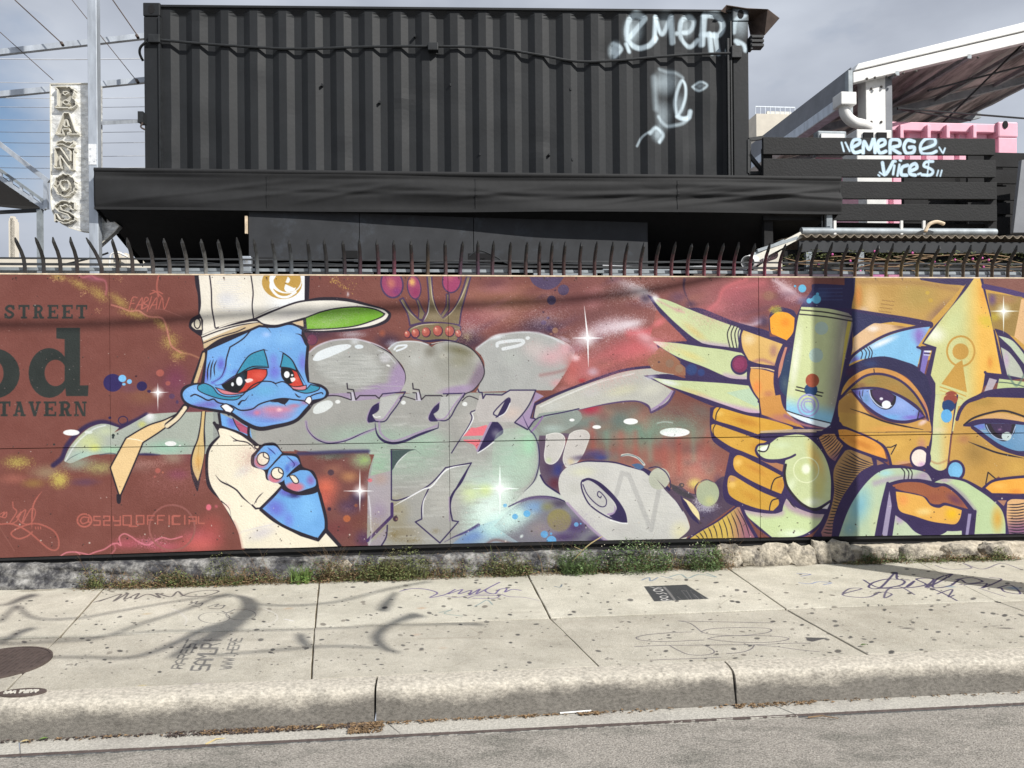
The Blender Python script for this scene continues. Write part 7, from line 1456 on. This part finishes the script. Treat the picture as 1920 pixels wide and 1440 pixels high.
ux, _ = WF.pix(75, 440, TV); MB().bar(W(ux, TV, 0), Wp(75, 393, TV), .05, .05, (0, 1, 0)).build('post', M['galv dull'], tr)
# far things on the left
tw = tag(empty('obelisk_tower', Wp(22, 480, 60)), 'slim pale beige tower with stepped top standing far beyond the fence', 'tower')
def towr(px0, px1, py, v, z0, dv, nm, mt, par):
    a, z = WF.pix(px0, py, v); b, _ = WF.pix(px1, py, v); return MB().box(W, a, b, v, v + dv, z0, z).build(nm, mt, par)
towr(16, 28, 414, 60, 0, .6, 'shaft', M['beige'], tw); towr(17, 27, 409, 60, 9, .5, 'cap', M['beige'], tw); towr(19, 25, 405, 60, 10, .4, 'cap', M['beige'], tw)
hb = tag(empty('low_building', Wp(100, 495, 24)), 'long low pale-roofed building just above the boards at left', 'building')
a, z = WF.pix(-200, 498, 24); b, _ = WF.pix(272, 498, 24); zr = WF.pix(40, 488, 24)[1]
MB().box(W, a, b, 24, 30, 0, zr - .35).build('wall', M['galv dull'], hb); MB().box(W, a - .3, b + .3, 23.6, 30.4, zr - .35, zr).build('roof', M['beige'], hb)
un = tag(empty('roof_unit', Wp(222, 485, 8)), 'cluttered pale rooftop unit with bent pipes right of the sign arrow', 'rooftop unit')
for i, (x0, x1, y0, y1) in enumerate(((212, 222, 470, 500), (226, 240, 480, 502), (232, 237, 474, 482))):
    a, zt2 = WF.pix(x0, y0, 8); b, zb2 = WF.pix(x1, y1, 8); MB().box(W, a, b, 8, 8.15, zb2, zt2).build('box', M['beige'], un, bevel=.01)
MB().tube(loft([Wp(115, 497, 8), Wp(150, 489, 8), Wp(185, 480, 8), Wp(203, 474, 8)], 4), .016, 6).build('pipe', M['black'], un); MB().tube(loft([Wp(205, 500, 7.9), Wp(208, 478, 7.9), Wp(222, 474, 7.9), Wp(240, 482, 7.9)], 5), .016, 6).build('pipe', M['white'], un)
# clutter between the spear points
def clutter(name, label, cat, items, v):
    t = tag(empty(name, Wp(*items[0][:2], v)), label, cat)
    for x0, y0, x1, y1, mt in items:
        a, z1_ = WF.pix(x0, y0, v); b, z0_ = WF.pix(x1, y1, v); MB().box(W, a, b, v, v + .06, z0_, z1_).build('panel', M[mt], t, bevel=.004)
    return t
clutter('junction_box', 'pale grey junction box behind the fence left of the grey boards', 'junction box', [(449, 480, 470, 512, 'galv'), (455, 484, 466, 494, 'white')], .3)
clutter('low_wall_panels', 'row of pale and dark low panels seen between the spear points', 'wall panel', [(275, 505, 440, 530, 'galv dull'), (560, 507, 700, 530, 'grey board'), (860, 500, 960, 530, 'grey board'), (1000, 506, 1120, 530, 'galv dull'), (1130, 504, 1260, 530, 'galv dull'), (1300, 506, 1420, 530, 'rust')], .45)
for i, (pts, r_, lb) in enumerate([([(270, 495), (360, 492), (450, 498), (560, 494), (700, 498), (860, 494), (960, 500)], .008, 'dark sagging cable threaded behind the spear points, left half'), ([(880, 480), (900, 470), (930, 482), (960, 496), (1040, 492), (1120, 490), (1215, 494), (1300, 488), (1390, 492)], .006, 'thin dark cable curling behind the spear points near centre'), ([(1130, 498), (1240, 502), (1330, 500), (1400, 506)], .006, 'pale thin wire lying on the fence rail right of centre')]):
    tag(MB().tube(loft([Wp(*p, .25) for p in pts], 6), r_, 6).build('loose_cable', M['black'] if i < 2 else MW), lb, 'cable')
pp = tag(empty('white_pipe', Wp(1410, 485, .5)), 'fat white plastic pipe end pointing out behind the spear points', 'pipe')
m = MB(); a, b = Vector(Wp(1402, 492, .3)), Vector(Wp(1450, 478, 1.4)); m.tube([a, a + (b - a) * .12, a + (b - a) * .13, b], [.055, .055, .045, .045], 16, caps=False); m.build('tube', M['white'], pp, smooth=True, solid=.006)
# ================================================================= black plank screen
pl = tag(empty('plank_screen', Wp(1650, 340, .9)), 'black slatted plank screen sprayed with the words EMERGE VIICES', 'plank screen')
puv = wuv(WF, LP.u0, LP.z1 - LP.h / LP.ppm, LP); PLV = .9
r = random.Random(7)
for i, (y0, y1, xr) in enumerate(((257, 289, 1866), (297, 331, 1867), (339, 372, 1869), (381, 413, 1869))):
    a, za = WF.pix(1431, y0, PLV); b, zb2 = WF.pix(xr, y0 + 3.0, PLV); zc = WF.pix(1431, y1, PLV)[1]; zd = WF.pix(xr, y1 + 1.5, PLV)[1]
    MB().prism(W, [(a, zc), (b, zd), (b, zb2), (a, za)], PLV - .001 * i, PLV + .032).build('plank', M['plank'], pl, uv=puv, bevel=.003)
for px in (1440, 1860): u, _ = WF.pix(px, 340, PLV + .04); MB().box(W, u - .04, u + .04, PLV + .036, PLV + .09, 2.55, 3.47).build('post', M['black dull'], pl)
for y in (417, 424): a, z = WF.pix(1560, y, PLV + .05); b, _ = WF.pix(1868, y, PLV + .05); MB().box(W, a, b, PLV + .1, PLV + .13, z - .02, z + .01).build('rail', M['black dull'], pl)
fbx = tag(empty('square_bracket', Wp(1420, 290, 1)), 'small black open square frame between the container and plank screen', 'bracket')
for a, b in (((1404, 262), (1432, 258)), ((1404, 262), (1404, 325)), ((1404, 290), (1430, 322)), ((1404, 325), (1432, 325))): MB().bar(Wp(*a, 1.0), Wp(*b, 1.0), .03, .03).build('bar', M['black'], fbx)
p2 = tag(empty('second_plank_screen', Wp(1890, 350, 1.6)), 'shadowed black plank screen set back at the right of the first', 'plank screen')
for i, (y0, y1) in enumerate(((286, 314), (318, 345), (350, 376), (380, 402), (406, 440))):
    a, za = WF.pix(1868, y0, 1.5); b, zb2 = WF.pix(1960, y1, 1.5); MB().box(W, a - .3, b, 1.5, 1.53, zb2, za).build('plank', M['black dull'], p2)
dk = tag(empty('dark_partition', Wp(1850, 380, 1.8)), 'dark partition standing behind the right ends of the plank screens', 'partition')
for x0, y0, x1 in ((1695, 327, 1800), (1790, 299, 1880), (1868, 290, 2100)):
    a, z1_ = WF.pix(x0, y0, 1.75); b, _ = WF.pix(x1, y0, 1.75); MB().box(W, a, b, 1.75, 1.8, 1.0, z1_).build('board', M['black dull'], dk)
gp = tag(empty('grey_panel', Wp(1910, 370, 1.2)), 'leaning flat grey panel at the far right edge', 'panel')
P_ = [WF.pix(x, y, 1.2) for x, y in ((1900, 436), (1916, 300), (1985, 290), (1985, 436))]; MB().prism(W, P_, 1.2, 1.24).build('sheet', M['tent side'], gp)
# tube, corrugated roof edge and hanging plants below the screen
tb = tag(empty('long_white_tube', Wp(1680, 432, .8)), 'long pale tube lying along the roof edge under the plank screen', 'tube')
MB().tube([Wp(1502, 434, .8), Wp(1866, 436, .8)], .035, 12).build('tube', M['galv dull'], tb, smooth=True)
for px in (1565, 1690, 1732): MB().bar(Wp(px, 440, .78), Wp(px, 414, .78), .022, .02, (0, 1, 0)).build('strap', M['white'], tb)
MB().tube(loft([Wp(1735, 434, .7), Wp(1742, 421, .7), Wp(1756, 416, .7), Wp(1770, 420, .7)], 5), .016, 8).build('hose', M['wood edge'], tb, smooth=True)
rf = tag(empty('corrugated_roof', Wp(1700, 446, .6)), 'weathered corrugated roof sheet with wavy tan edge above the fence right', 'roof')
a, z = WF.pix(1504, 446, .5); b, z2 = WF.pix(2000, 449, .5)
def cf(s_, t_): u = a + (b - a) * s_; return W(u, .5 + t_ * 1.2, z + (z2 - z) * s_ + .012 * math.sin(u * 2 * math.pi / .075) + .02 + t_ * .10)
MB().grid(cf, 480, 2).build('sheet', M['tan'], rf, solid=.006)
a1, z1_ = WF.pix(1500, 455, .52); _, z0_ = WF.pix(1500, 472, .52); MB().box(W, a1, b, .53, .56, z0_, z1_ + .02).build('fascia', M['grey board'], rf); MB().box(W, a1 - .1, b, .60, .64, 1.2, z0_ + .03).build('back_wall', M['void'], rf)
for px in (1515, 1612): u, _ = WF.pix(px, 480, .55); MB().bar(W(u, .55, 1.2), W(u, .55, z0_), .05, .05, (0, 1, 0)).build('post', M['galv dull'], rf)
dg = tag(empty('leaning_boards', Wp(1440, 470, .6)), 'weathered pale boards leaning diagonally below the awning right end', 'boards')
for a_, b_, w_ in (((1392, 498), (1502, 440), .05), ((1395, 486), (1470, 452), .03), ((1420, 470), (1500, 444), .025)): MB().bar(Wp(*a_, .5), Wp(*b_, .55), .02, w_).build('board', M['cream'] if w_ > .04 else M['galv dull'], dg)
# ================================================================= marquee tent on the right
te = tag(empty('marquee_tent', Wp(1650, 200, 3)), 'large white-framed marquee roof with dark underside at upper right', 'tent')
T1 = 3.0
ue, ze = WF.pix(1600, 152, T1); ua_, za_ = WF.pix(2260, -3, T1)          # eave and apex of the gable
fb, fz = WF.pix(1603, 134, T1)
def gab(s_, dz=0): return (ue + (ua_ - ue) * s_, ze + (za_ - ze) * s_ + dz)
sl = (za_ - ze) / (ua_ - ue)
m = MB(); m.prism(W, [(ue, ze - .02), (ua_, za_ - .02), (ua_, za_ + .11), (ue, ze + .11)], T1, T1 + .10); m.build('gable_beam', M['white'], te, bevel=.006)
m = MB(); m.prism(W, [(ue, ze + .115), (ua_, za_ + .115), (ua_, za_ + .26), (ue + .05, ze + .20)], T1 - .02, T1 + .14); m.build('roof_edge', M['white'], te, bevel=.01)
LEN = 9
MB().grid(lambda a, b: W(ue - .03 + (ua_ - ue) * a, T1 + .05 + LEN * b, ze + .05 + (za_ - ze) * a + .02 * math.sin(a * 60) * 0 + .03 * math.sin(b * 28)), 16, 40).build('roof_sheet', M['tent'], te, solid=.02)
for k in range(1, 5):
    v_ = T1 + LEN * k / 4.5; MB().bar(W(ue, v_, ze - .05), W(ua_, v_, za_ - .05), .08, .10).build('rafter', M['galv dull'], te)
for k in range(5):
    s_ = .12 + k * .2; uq, zq = gab(s_); MB().bar(W(uq, T1, zq - .03), W(uq, T1 + LEN, zq - .03), .05, .05).build('purlin', M['galv dull'], te)
m = MB(); m.add([W(ue - .03, T1, ze + .16), W(ue - .03, T1 + LEN, ze + .16), W(ue - .03, T1 + LEN, ze - .22), W(ue - .03, T1, ze - .22)], [(0, 1, 2, 3)]); m.build('side_sheet', M['tent side'], te, solid=.01)
m = MB().box(W, ue - .19, ue - .04, T1 - .05, T1 + LEN, ze - .33, ze - .20); m.build('gutter', M['galv'], te, bevel=.01)
MB().box(W, ue - .07, ue - .02, T1 - .02, T1 + .06, ze - .4, ze + .12).build('corner_plate', M['galv dull'], te)
up, _ = WF.pix(1652, 200, T1); wp = 40 / (1442 / 8.9) ; MB().box(W, up - wp / 2, up + wp / 2, T1 + .11, T1 + .3, 0, ze + .12).build('post', M['white'], te, bevel=.006)
MB().box(W, up + wp / 2 + .003, up + wp / 2 + .09, T1 + .12, T1 + .26, ze - .75, ze + .1).build('side_bracket', M['tent side'], te)
bl = MB()
for px, py in ((1643, 160), (1662, 156), (1643, 223), (1662, 223), (1640, 146), (1662, 144), (1678, 141), (1717, 134), (1625, 148), (1833, 108), (1917, 95), (1693, 138)):
    u, z = WF.pix(px, py, T1 - .0); bl.ball(W(u, T1 + (.105 if py > 154 else -.006), z), .016, 4, 8)
kind(bl.build('bolts', M['bulb'], te), 'stuff')
dp = loft([Wp(1584, 185, T1 - .1), Wp(1583, 200, T1 - .1), Wp(1586, 216, T1 - .1), Wp(1600, 229, T1 - .1), Wp(1618, 234, T1 - .05), Wp(1630, 242, T1), Wp(1634, 262, T1), Wp(1634, 300, T1)], 5)
MB().tube(dp, .062, 14).build('downpipe', M['white'], te, smooth=True); u, z = WF.pix(1584, 192, T1 - .1); MB().box(W, u - .10, u + .09, T1 - .2, T1, z - .06, z + .09).build('gutter_outlet', M['white'], te, bevel=.012)
for a, b in (((1683, 203), (1920, 222)), ((1683, 204), (1820, 226)), ((1920, 80), (1740, 258)), ((1740, 170), (1925, 122))): MB().tube([Wp(*a, T1 + .3), Wp(*b, T1 + .8)], .012, 6).build('stay_cable', M['black'], te)
lb_ = tag(empty('floodlight', Wp(1562, 250, 1.6)), 'grey-rimmed floodlight facing out above the plank screen', 'floodlight')
a, z1_ = WF.pix(1535, 243, 1.6); b, z0_ = WF.pix(1590, 290, 1.6); MB().box(W, a, b, 1.62, 1.72, z0_, z1_).build('housing', M['galv dull'], lb_, bevel=.015); MB().box(W, a + .03, b - .03, 1.605, 1.622, z0_ + .03, z1_ - .035).build('lens', M['white'], lb_)
bx = tag(empty('white_unit', Wp(1641, 255, 2.2)), 'white box unit with two dark openings at the foot of the tent post', 'unit')
a, z1_ = WF.pix(1606, 242, 2.2); b, z0_ = WF.pix(1673, 345, 2.2); MB().box(W, a, b, 2.2, 2.5, z0_, z1_).build('housing', M['white'], bx, bevel=.01)
for x0 in (1618, 1643): a, z1_ = WF.pix(x0, 249, 2.2); b, z0_ = WF.pix(x0 + 18, 262, 2.2); MB().box(W, a, b, 2.18, 2.21, z0_, z1_).build('opening', M['void'], bx)
PK_ = 3.5
# pink container
pk = tag(empty('pink_container', Wp(1790, 270, PK_)), 'pink painted shipping container standing under the marquee', 'shipping container')
a, z1_ = WF.pix(1640, 225, PK_); b, _ = WF.pix(1901, 226, PK_); 
m = MB(); n = 60
for j, z in enumerate((.2, z1_ - .12)):
    for i in range(n + 1): u = a + (b - .2 - a) * i / n; m.v.append(W(u, PK_ + .06 + (.05 if (i // 2) % 4 == 0 else 0), z))
for i in range(n): m.f.append((i, i + 1, n + 2 + i, n + 1 + i))
m.build('side_panel', M['pink'], pk, solid=.01)
MB().box(W, a, b - .25, PK_ - .02, PK_ + .1, z1_ - .13, z1_ - .02).build('top_rail', M['pink'], pk, bevel=.01); MB().box(W, b - .25, b, PK_ - .05, PK_ + .2, 0, z1_ - .2).build('corner_post', M['pink'], pk, bevel=.01); MB().box(W, b - .26, b + .01, PK_ - .06, PK_ + .2, z1_ - .2, z1_).build('corner_casting', M['pink'], pk, bevel=.02)
MB().box(W, a, b, PK_ + .15, PK_ + 2.5, 0, z1_ - .03).build('body', M['pink'], pk)
u, z = WF.pix(1889, 232, (PK_ - .1)); MB().prism(W, [(u + .035 * math.cos(q * .6283), z + .05 * math.sin(q * .6283)) for q in range(10)], PK_ - .07, PK_ - .055).build('casting_hole', M['void'], pk)
for px in (1693, 1744, 1780, 1830): u, z = WF.pix(px, 240, (PK_ - .1)); MB().box(W, u - .025, u + .025, PK_ - .08, PK_ + .06, z - .12, z + .05).build('lug', M['pink'], pk, bevel=.01)
# far cream building
fbld = tag(empty('far_building', Wp(1455, 240, 70)), 'distant cream building with roof railings between container and tent', 'building')
a, z = WF.pix(1418, 213, 70); b, _ = WF.pix(1492, 213, 70); c2, zc = WF.pix(1446, 202, 70)
MB().box(W, a, b + 6, 70, 84, 0, z).build('wall', M['beige'], fbld); MB().box(W, c2, b, 71, 80, z, zc).build('parapet', M['cream'], fbld)
for k in range(9): u = a + (b - a) * k / 8; MB().bar(W(u, 70.2, z), W(u, 70.2, zc + .15), .08, .08, (0, 1, 0)).build('railing_post', M['galv'], fbld)
MB().bar(W(a, 70.2, zc + .15), W(b, 70.2, zc + .15), .10, .10).build('handrail', M['galv'], fbld)
for k in range(3): u = a + (b - a) * (.2 + .25 * k); MB().box(W, u, u + .8, 69.95, 70.0, z - 4, z - 2.6).build('window', M['galv dull'], fbld)
# ================================================================= plants
def leaves(m, r, c, R, n, s, up=.5, H=None):
    for _ in range(n):
        th = r.random() * 6.283; rr = math.sqrt(r.random()); x = c[0] + R[0] * rr * math.cos(th); y = c[1] - abs(R[1] * rr * math.sin(th)); z = c[2] + R[2] * r.random() * (1 - .55 * rr * rr)
        a = r.random() * 6.283; L_ = s * r.uniform(.6, 1.5); w_ = L_ * r.uniform(.25, .5); d = Vector((math.cos(a), math.sin(a) * .8 - .2, r.uniform(-.3, up))).normalized(); e = d.cross(Vector((r.uniform(-1, 1), r.uniform(-1, 1), 1))).normalized()
        p = Vector(W(x, y, z)); q = d * L_
        m.add([p, p + q * .5 + e * w_ * .5, p + q, p + q * .5 - e * w_ * .5], [(0, 1, 2, 3)])
def stems(m, r, c, R, n, h, w_=.0014, bend=.5):
    for _ in range(n):
        x = c[0] + r.uniform(-R[0], R[0]); y = c[1] - r.uniform(0, R[1]); hh = h * r.uniform(.5, 1.15); a = r.random() * 6.283; b_ = hh * bend * r.uniform(.2, 1)
        pts = [Vector(W(x + math.cos(a) * b_ * t * t, y - .3 * abs(math.sin(a)) * b_ * t * t, c[2] + hh * (t - .22 * t * t * bend))) for t in (0, .35, .7, 1)]
        for i in range(3):
            p, q = pts[i], pts[i + 1]; wa, wb = w_ * (1 - i / 3.2), w_ * (1 - (i + 1) / 3.2); e = Vector((math.sin(a + 1), math.cos(a + 1), 0)); 
            m.add([p - e * wa, p + e * wa, q + e * wb, q - e * wb], [(0, 1, 2, 3)])
def gp_(px, py=None):
    return WF.pix(px, 1060, -.06)[0]
r = random.Random(21)
ml, md, mg, mt_ = MB(), MB(), MB(), MB()
for k in range(380):        # straggling weeds along the footing
    px = r.choice([r.uniform(165, 470), r.uniform(330, 640), r.uniform(700, 1000), r.uniform(600, 760), r.uniform(1000, 1380), r.uniform(1580, 1900)]); u = gp_(px)
    hh = r.uniform(.02, .11) * (.45 + 1.1 * abs(math.sin(px * .021 + 1)) * abs(math.sin(px * .0083))) * (1.3 if 680 < px < 900 or 1020 < px < 1260 else .9) * (.5 if px > 1400 else 1)
    leaves(r.choice([ml, ml, mg, md, md]), r, (u, -.055, .0), (r.uniform(.05, .13), r.uniform(.04, .12), hh * 1.8), 60, .015)
    if r.random() < .5: stems(mt_, r, (u, -.05, 0), (.06, .06), 7, hh * 2.6 + .04, .0013, .8)
for k in range(150): u = gp_(r.uniform(160, 1380)); leaves(md, r, (u, -.06, 0), (.10, .10, .035), 22, .015)
kind(ml.build('weed_cover', M['leaf']), 'stuff', 'straggling olive weeds growing along the foot of the wall')
kind(md.build('dry_weed_cover', M['leaf dry']), 'stuff', 'dry brown weeds and leaves along the foot of the wall')
kind(mg.build('green_weed_cover', M['leaf dark']), 'stuff', 'low green weeds growing along the foot of the wall')
kind(mt_.build('weed_stems', M['leaf dry']), 'stuff', 'thin dry stems rising from the wall foot weeds')
def plant(name, px, R, n, s, mt, label, st=0, h=.1, bl=0, z=0, cat='weed', bend=.5, bm_='bloom'):
    rr_ = random.Random(int(px)); u = gp_(px); t = tag(empty(name, W(u, -.07, z)), label, cat); m = MB(); leaves(m, rr_, (u, -.06, z), (R[0], R[1] * 1.4, R[2] * 1.25), int(n * 1.8), s * 1.35, .9); m.build('foliage', M[mt], t)
    if st: m = MB(); stems(m, rr_, (u, -.06, z), (R[0] * .8, R[1]), st, h, .0016 if n > 100 else .0026, bend); kind(m.build('blades', M[mt], t), 'stuff')
    if bl:
        m = MB()
        for _ in range(bl): m.ball(W(u + rr_.uniform(-R[0], R[0]), -.06 - rr_.uniform(0, R[1]), z + R[2] * rr_.uniform(.3, 1.1)), .0028, 4, 6)
        m.build('flowers', M[bm_], t)
plant('grass_tuft', 566, (.08, .08, .05), 60, .014, 'leaf green', 'bright lime green grass tuft at the wall foot below the cream coat', 150, .14, cat='grass')
plant('weed', 183, (.06, .05, .10), 160, .012, 'leaf', 'leafy upright weed at the left end of the wall weeds', 20, .12)
plant('weed', 760, (.20, .09, .19), 900, .012, 'leaf', 'tall brownish feathery weed below the silver arrow', 60, .22)
plant('weed', 700, (.12, .07, .14), 420, .012, 'leaf', 'bushy olive weed under the orange and purple patch', 30, .14)
plant('weed', 955, (.18, .07, .14), 500, .012, 'leaf', 'olive weed clump just left of the long grass clump', 30, .16)
plant('long_grass', 1085, (.16, .11, .17), 420, .015, 'leaf dark', 'long drooping dark green grass clump below the blue dots', 200, .24, 0, cat='grass', bend=1.0)
plant('weed', 1190, (.28, .12, .20), 1300, .013, 'leaf dark', 'wide dark green weed bush with tiny pale flowers below the spiral', 90, .17, 60)
plant('weed', 1318, (.14, .11, .18), 520, .014, 'leaf dark', 'rounded dark green weed at the right end of the weed strip', 30, .14, 10)
plant('weed', 1625, (.07, .05, .08), 130, .012, 'leaf dark', 'small green weed on the pale rubble footing under the moustache', 10, .10)
plant('weed', 1868, (.06, .05, .09), 130, .013, 'leaf', 'yellow green weed on the footing under the right cheek stripes', 14, .11)
plant('weed', 415, (.12, .05, .19), 260, .010, 'leaf', 'sparse feathery weed in front of the pink paint left of the coat', 40, .24)
plant('weed', 330, (.10, .05, .10), 170, .012, 'leaf', 'low olive weed between the two left tall weeds', 20, .11)
for px, hh, lb, lean in ((665, .20, 'thin solitary stem beside the purple and silver letter foot', .04), (1400 / 1 - 82, .20, 'thin flowering stem before the silver scroll end', .02), (925, .22, 'single thin dark stem rising before the pale green glow', -.02)):
    u = gp_(px); m = MB(); m.tube(loft([W(u, -.06, 0), W(u + lean * .4, -.065, hh * .5), W(u + lean, -.07, hh)], 4), .0016, 4); rr_ = random.Random(px); leaves(m, rr_, (u + lean * .7, -.06, hh * .55), (.035, .02, hh * .5), 26, .010); tag(m.build('tall_stem', M['leaf']), lb, 'weed')
u = gp_(1085); m = MB(); m.tube(loft([W(u - .05, -.09, .09), W(u + .06, -.10, .20), W(u + .17, -.11, .27)], 4), [.004] * 8 + [.002], 5); m.tube(loft([W(u + .02, -.10, .17), W(u - .04, -.11, .20)], 3), .002, 4); tag(m.build('straw_stalk', M['straw']), 'pale dry straw stalk sticking up out of the long grass', 'stalk')
# vines behind the fence on the right
r = random.Random(33); mv = MB(); mb = MB()
for k in range(260):
    px = r.uniform(1470, 1990); py = r.uniform(472, 512); u, z = WF.pix(px, py, .42); 
    leaves(mv, r, (u, .45, z - .02), (.05, .05, .05), 9, .022)
    if k % 16 == 0: mb.ball(W(u, .38, z), .011, 4, 6)
vn = tag(empty('climbing_vine', Wp(1680, 490, .45)), 'dark tangled vine with small pink blossoms behind the fence right', 'vine')
mv.build('foliage', M['leaf'], vn); mb.build('blossoms', M['pinkbloom'], vn)
m = MB()
for k in range(26):
    px = r.uniform(1440, 1900); y = r.uniform(480, 508); m.tube(loft([Wp(px, y, .4), Wp(px + 40, y + r.uniform(-14, 10), .38), Wp(px + 90, y + r.uniform(-10, 12), .42)], 4), .005, 5)
m.build('stems', M['leaf dry'], vn)
bk = tag(empty('painted_ledge', Wp(1600, 510, .35)), 'low ledge daubed with pink and dark paint behind the right spear points', 'ledge')
for x0, x1, c in ((1400, 1520, (110, 84, 90)), (1522, 1632, (84, 70, 86)), (1634, 1664, (190, 110, 160)), (1666, 1690, (186, 120, 150)), (1692, 1780, (76, 76, 92)), (1782, 1850, (110, 116, 126)), (1852, 2000, (90, 92, 104))):
    a, z1_ = WF.pix(x0, 509, .3); b, _ = WF.pix(x1, 509, .3); MB().box(W, a, b, .3, .36, 1.9, z1_).build('panel', mat('ledge paint', lin(c), .6, var=.3, vs=14), bk)
# ================================================================= street furniture behind the viewer that throws its shadow here
pole = tag(empty('utility_pole', W(4.7, -1.9, 0)), 'weathered timber utility pole on the pavement right of the painted boards', 'utility pole')
hit = WF.pix(1563, 800)[0]; base = Vector(W(hit, 0, 0)) - Vector((SUN.x, SUN.y, 0)) / math.hypot(SUN.x, SUN.y) * 2.75
MB().tube([(base.x, base.y, -.1), (base.x, base.y, 2.4), (base.x, base.y, 4.7)], [.15, .135, .12], 16).build('shaft', M['timber pole'], pole, smooth=True)
def cast(pts, z, rr_, name, label, par=None, group=None, ground=True):
    """unseen cable, shaped so that its shadow falls along the given line"""
    P_ = []
    for p in pts:
        if ground: u, v = WF.ground(*p); g_ = Vector(W(u, v, 0)); t_ = z
        else: u, zz = WF.pix(*p); g_ = Vector(W(u, 0, zz)); t_ = z - zz
        P_.append(g_ - SUN * (t_ / -SUN.z))
    if hasattr(rr_, '__len__'):
        n = len(P_); L_ = loft(P_, 8); R_ = [np.interp(i / (len(L_) - 1) * (len(rr_) - 1), range(len(rr_)), rr_) for i in range(len(L_))]
    else: L_ = loft(P_, 8); R_ = rr_
    return tag(MB().tube(L_, R_, 8).build(name, M['black']), label, 'cable', group)
c5 = lambda L_: [(x / 3, 980 + y / 3) for x, y in L_]; c6 = lambda L_: [(600 + x / 3, 980 + y / 3) for x, y in L_]
OG = 'overhead service cables over the street'; OL_ = 'black overhead service cable looping high above the street'
cast([(-500, 1150), (-200, 1150)] + c5([(0, 465), (60, 455), (130, 425), (200, 405)]), 3.9, [.012, .012, .012, .02, .03, .035], 'overhead_cable', OL_, None, OG)
cast(c5([(0, 560), (90, 470), (125, 495), (170, 530), (270, 545), (450, 535), (700, 490), (1000, 440), (1250, 405), (1330, 410), (1420, 450), (1600, 465), (1800, 455), (1920, 440)]) + c6([(200, 420), (400, 370), (620, 330)]), 3.8, [.014, .016, .012, .011, .011, .013, .011, .014], 'overhead_cable', OL_, None, OG)
cast(c5([(-300, 690), (0, 682), (250, 670), (560, 645), (800, 565), (1050, 485), (1200, 425), (1300, 400)]), 3.95, [.012] * 4 + [.014, .018, .03], 'overhead_cable', OL_, None, OG)
cast(c5([(-300, 655), (0, 652), (500, 640), (900, 610), (1400, 604), (1920, 590)]) + c6([(300, 578), (700, 570), (900, 572)]), 4.0, [.010, .010, .010, .011, .010, .010, .022], 'overhead_cable', OL_, None, OG)
cast(c5([(280, 755), (500, 755), (700, 760), (850, 730), (1000, 670), (1150, 600), (1300, 560), (1400, 500), (1400, 440), (1340, 410)]), 3.7, [.011, .011, .013, .018, .024, .028, .042, .052, .046, .024], 'overhead_cable', OL_, None, OG)
cast(c5([(960, 760), (1080, 690), (1200, 640), (1320, 560), (1400, 480)]), 4.1, [.014, .034, .05, .055, .035], 'overhead_cable', OL_, None, OG)
cast(c5([(1200, 745), (1500, 720), (1750, 700), (1920, 695)]) + c6([(150, 695), (310, 705)]), 3.6, .011, 'overhead_cable', OL_, None, OG)
cast(c6([(440, 730), (380, 715), (330, 675), (320, 640), (350, 600), (420, 560), (500, 530), (560, 518)]), 3.6, [.012, .022, .028, .028, .024, .020, .03, .045], 'overhead_cable', OL_, None, OG)
cast(c6([(350, 495), (370, 460), (400, 420), (430, 390)]), 3.6, [.03, .028, .02, .01], 'overhead_cable', OL_, None, OG)
cast(c5([(0, 675), (60, 645), (130, 610), (200, 592)]), 3.8, [.016, .022, .026, .02], 'overhead_cable', OL_, None, OG)
cast(c5([(1690, 625), (1700, 660), (1730, 690)]), 3.8, [.02, .028, .02], 'overhead_cable', OL_, None, OG)
cast([(-300, 612), (-40, 610), (200, 608), (330, 600), (480, 590), (600, 586), (740, 578), (870, 574), (1080, 562), (1200, 548), (1300, 530), (1420, 500)], 5.6, .022, 'street_cable', 'thick black cable strung high along the street in front of the boards', None, None, False)
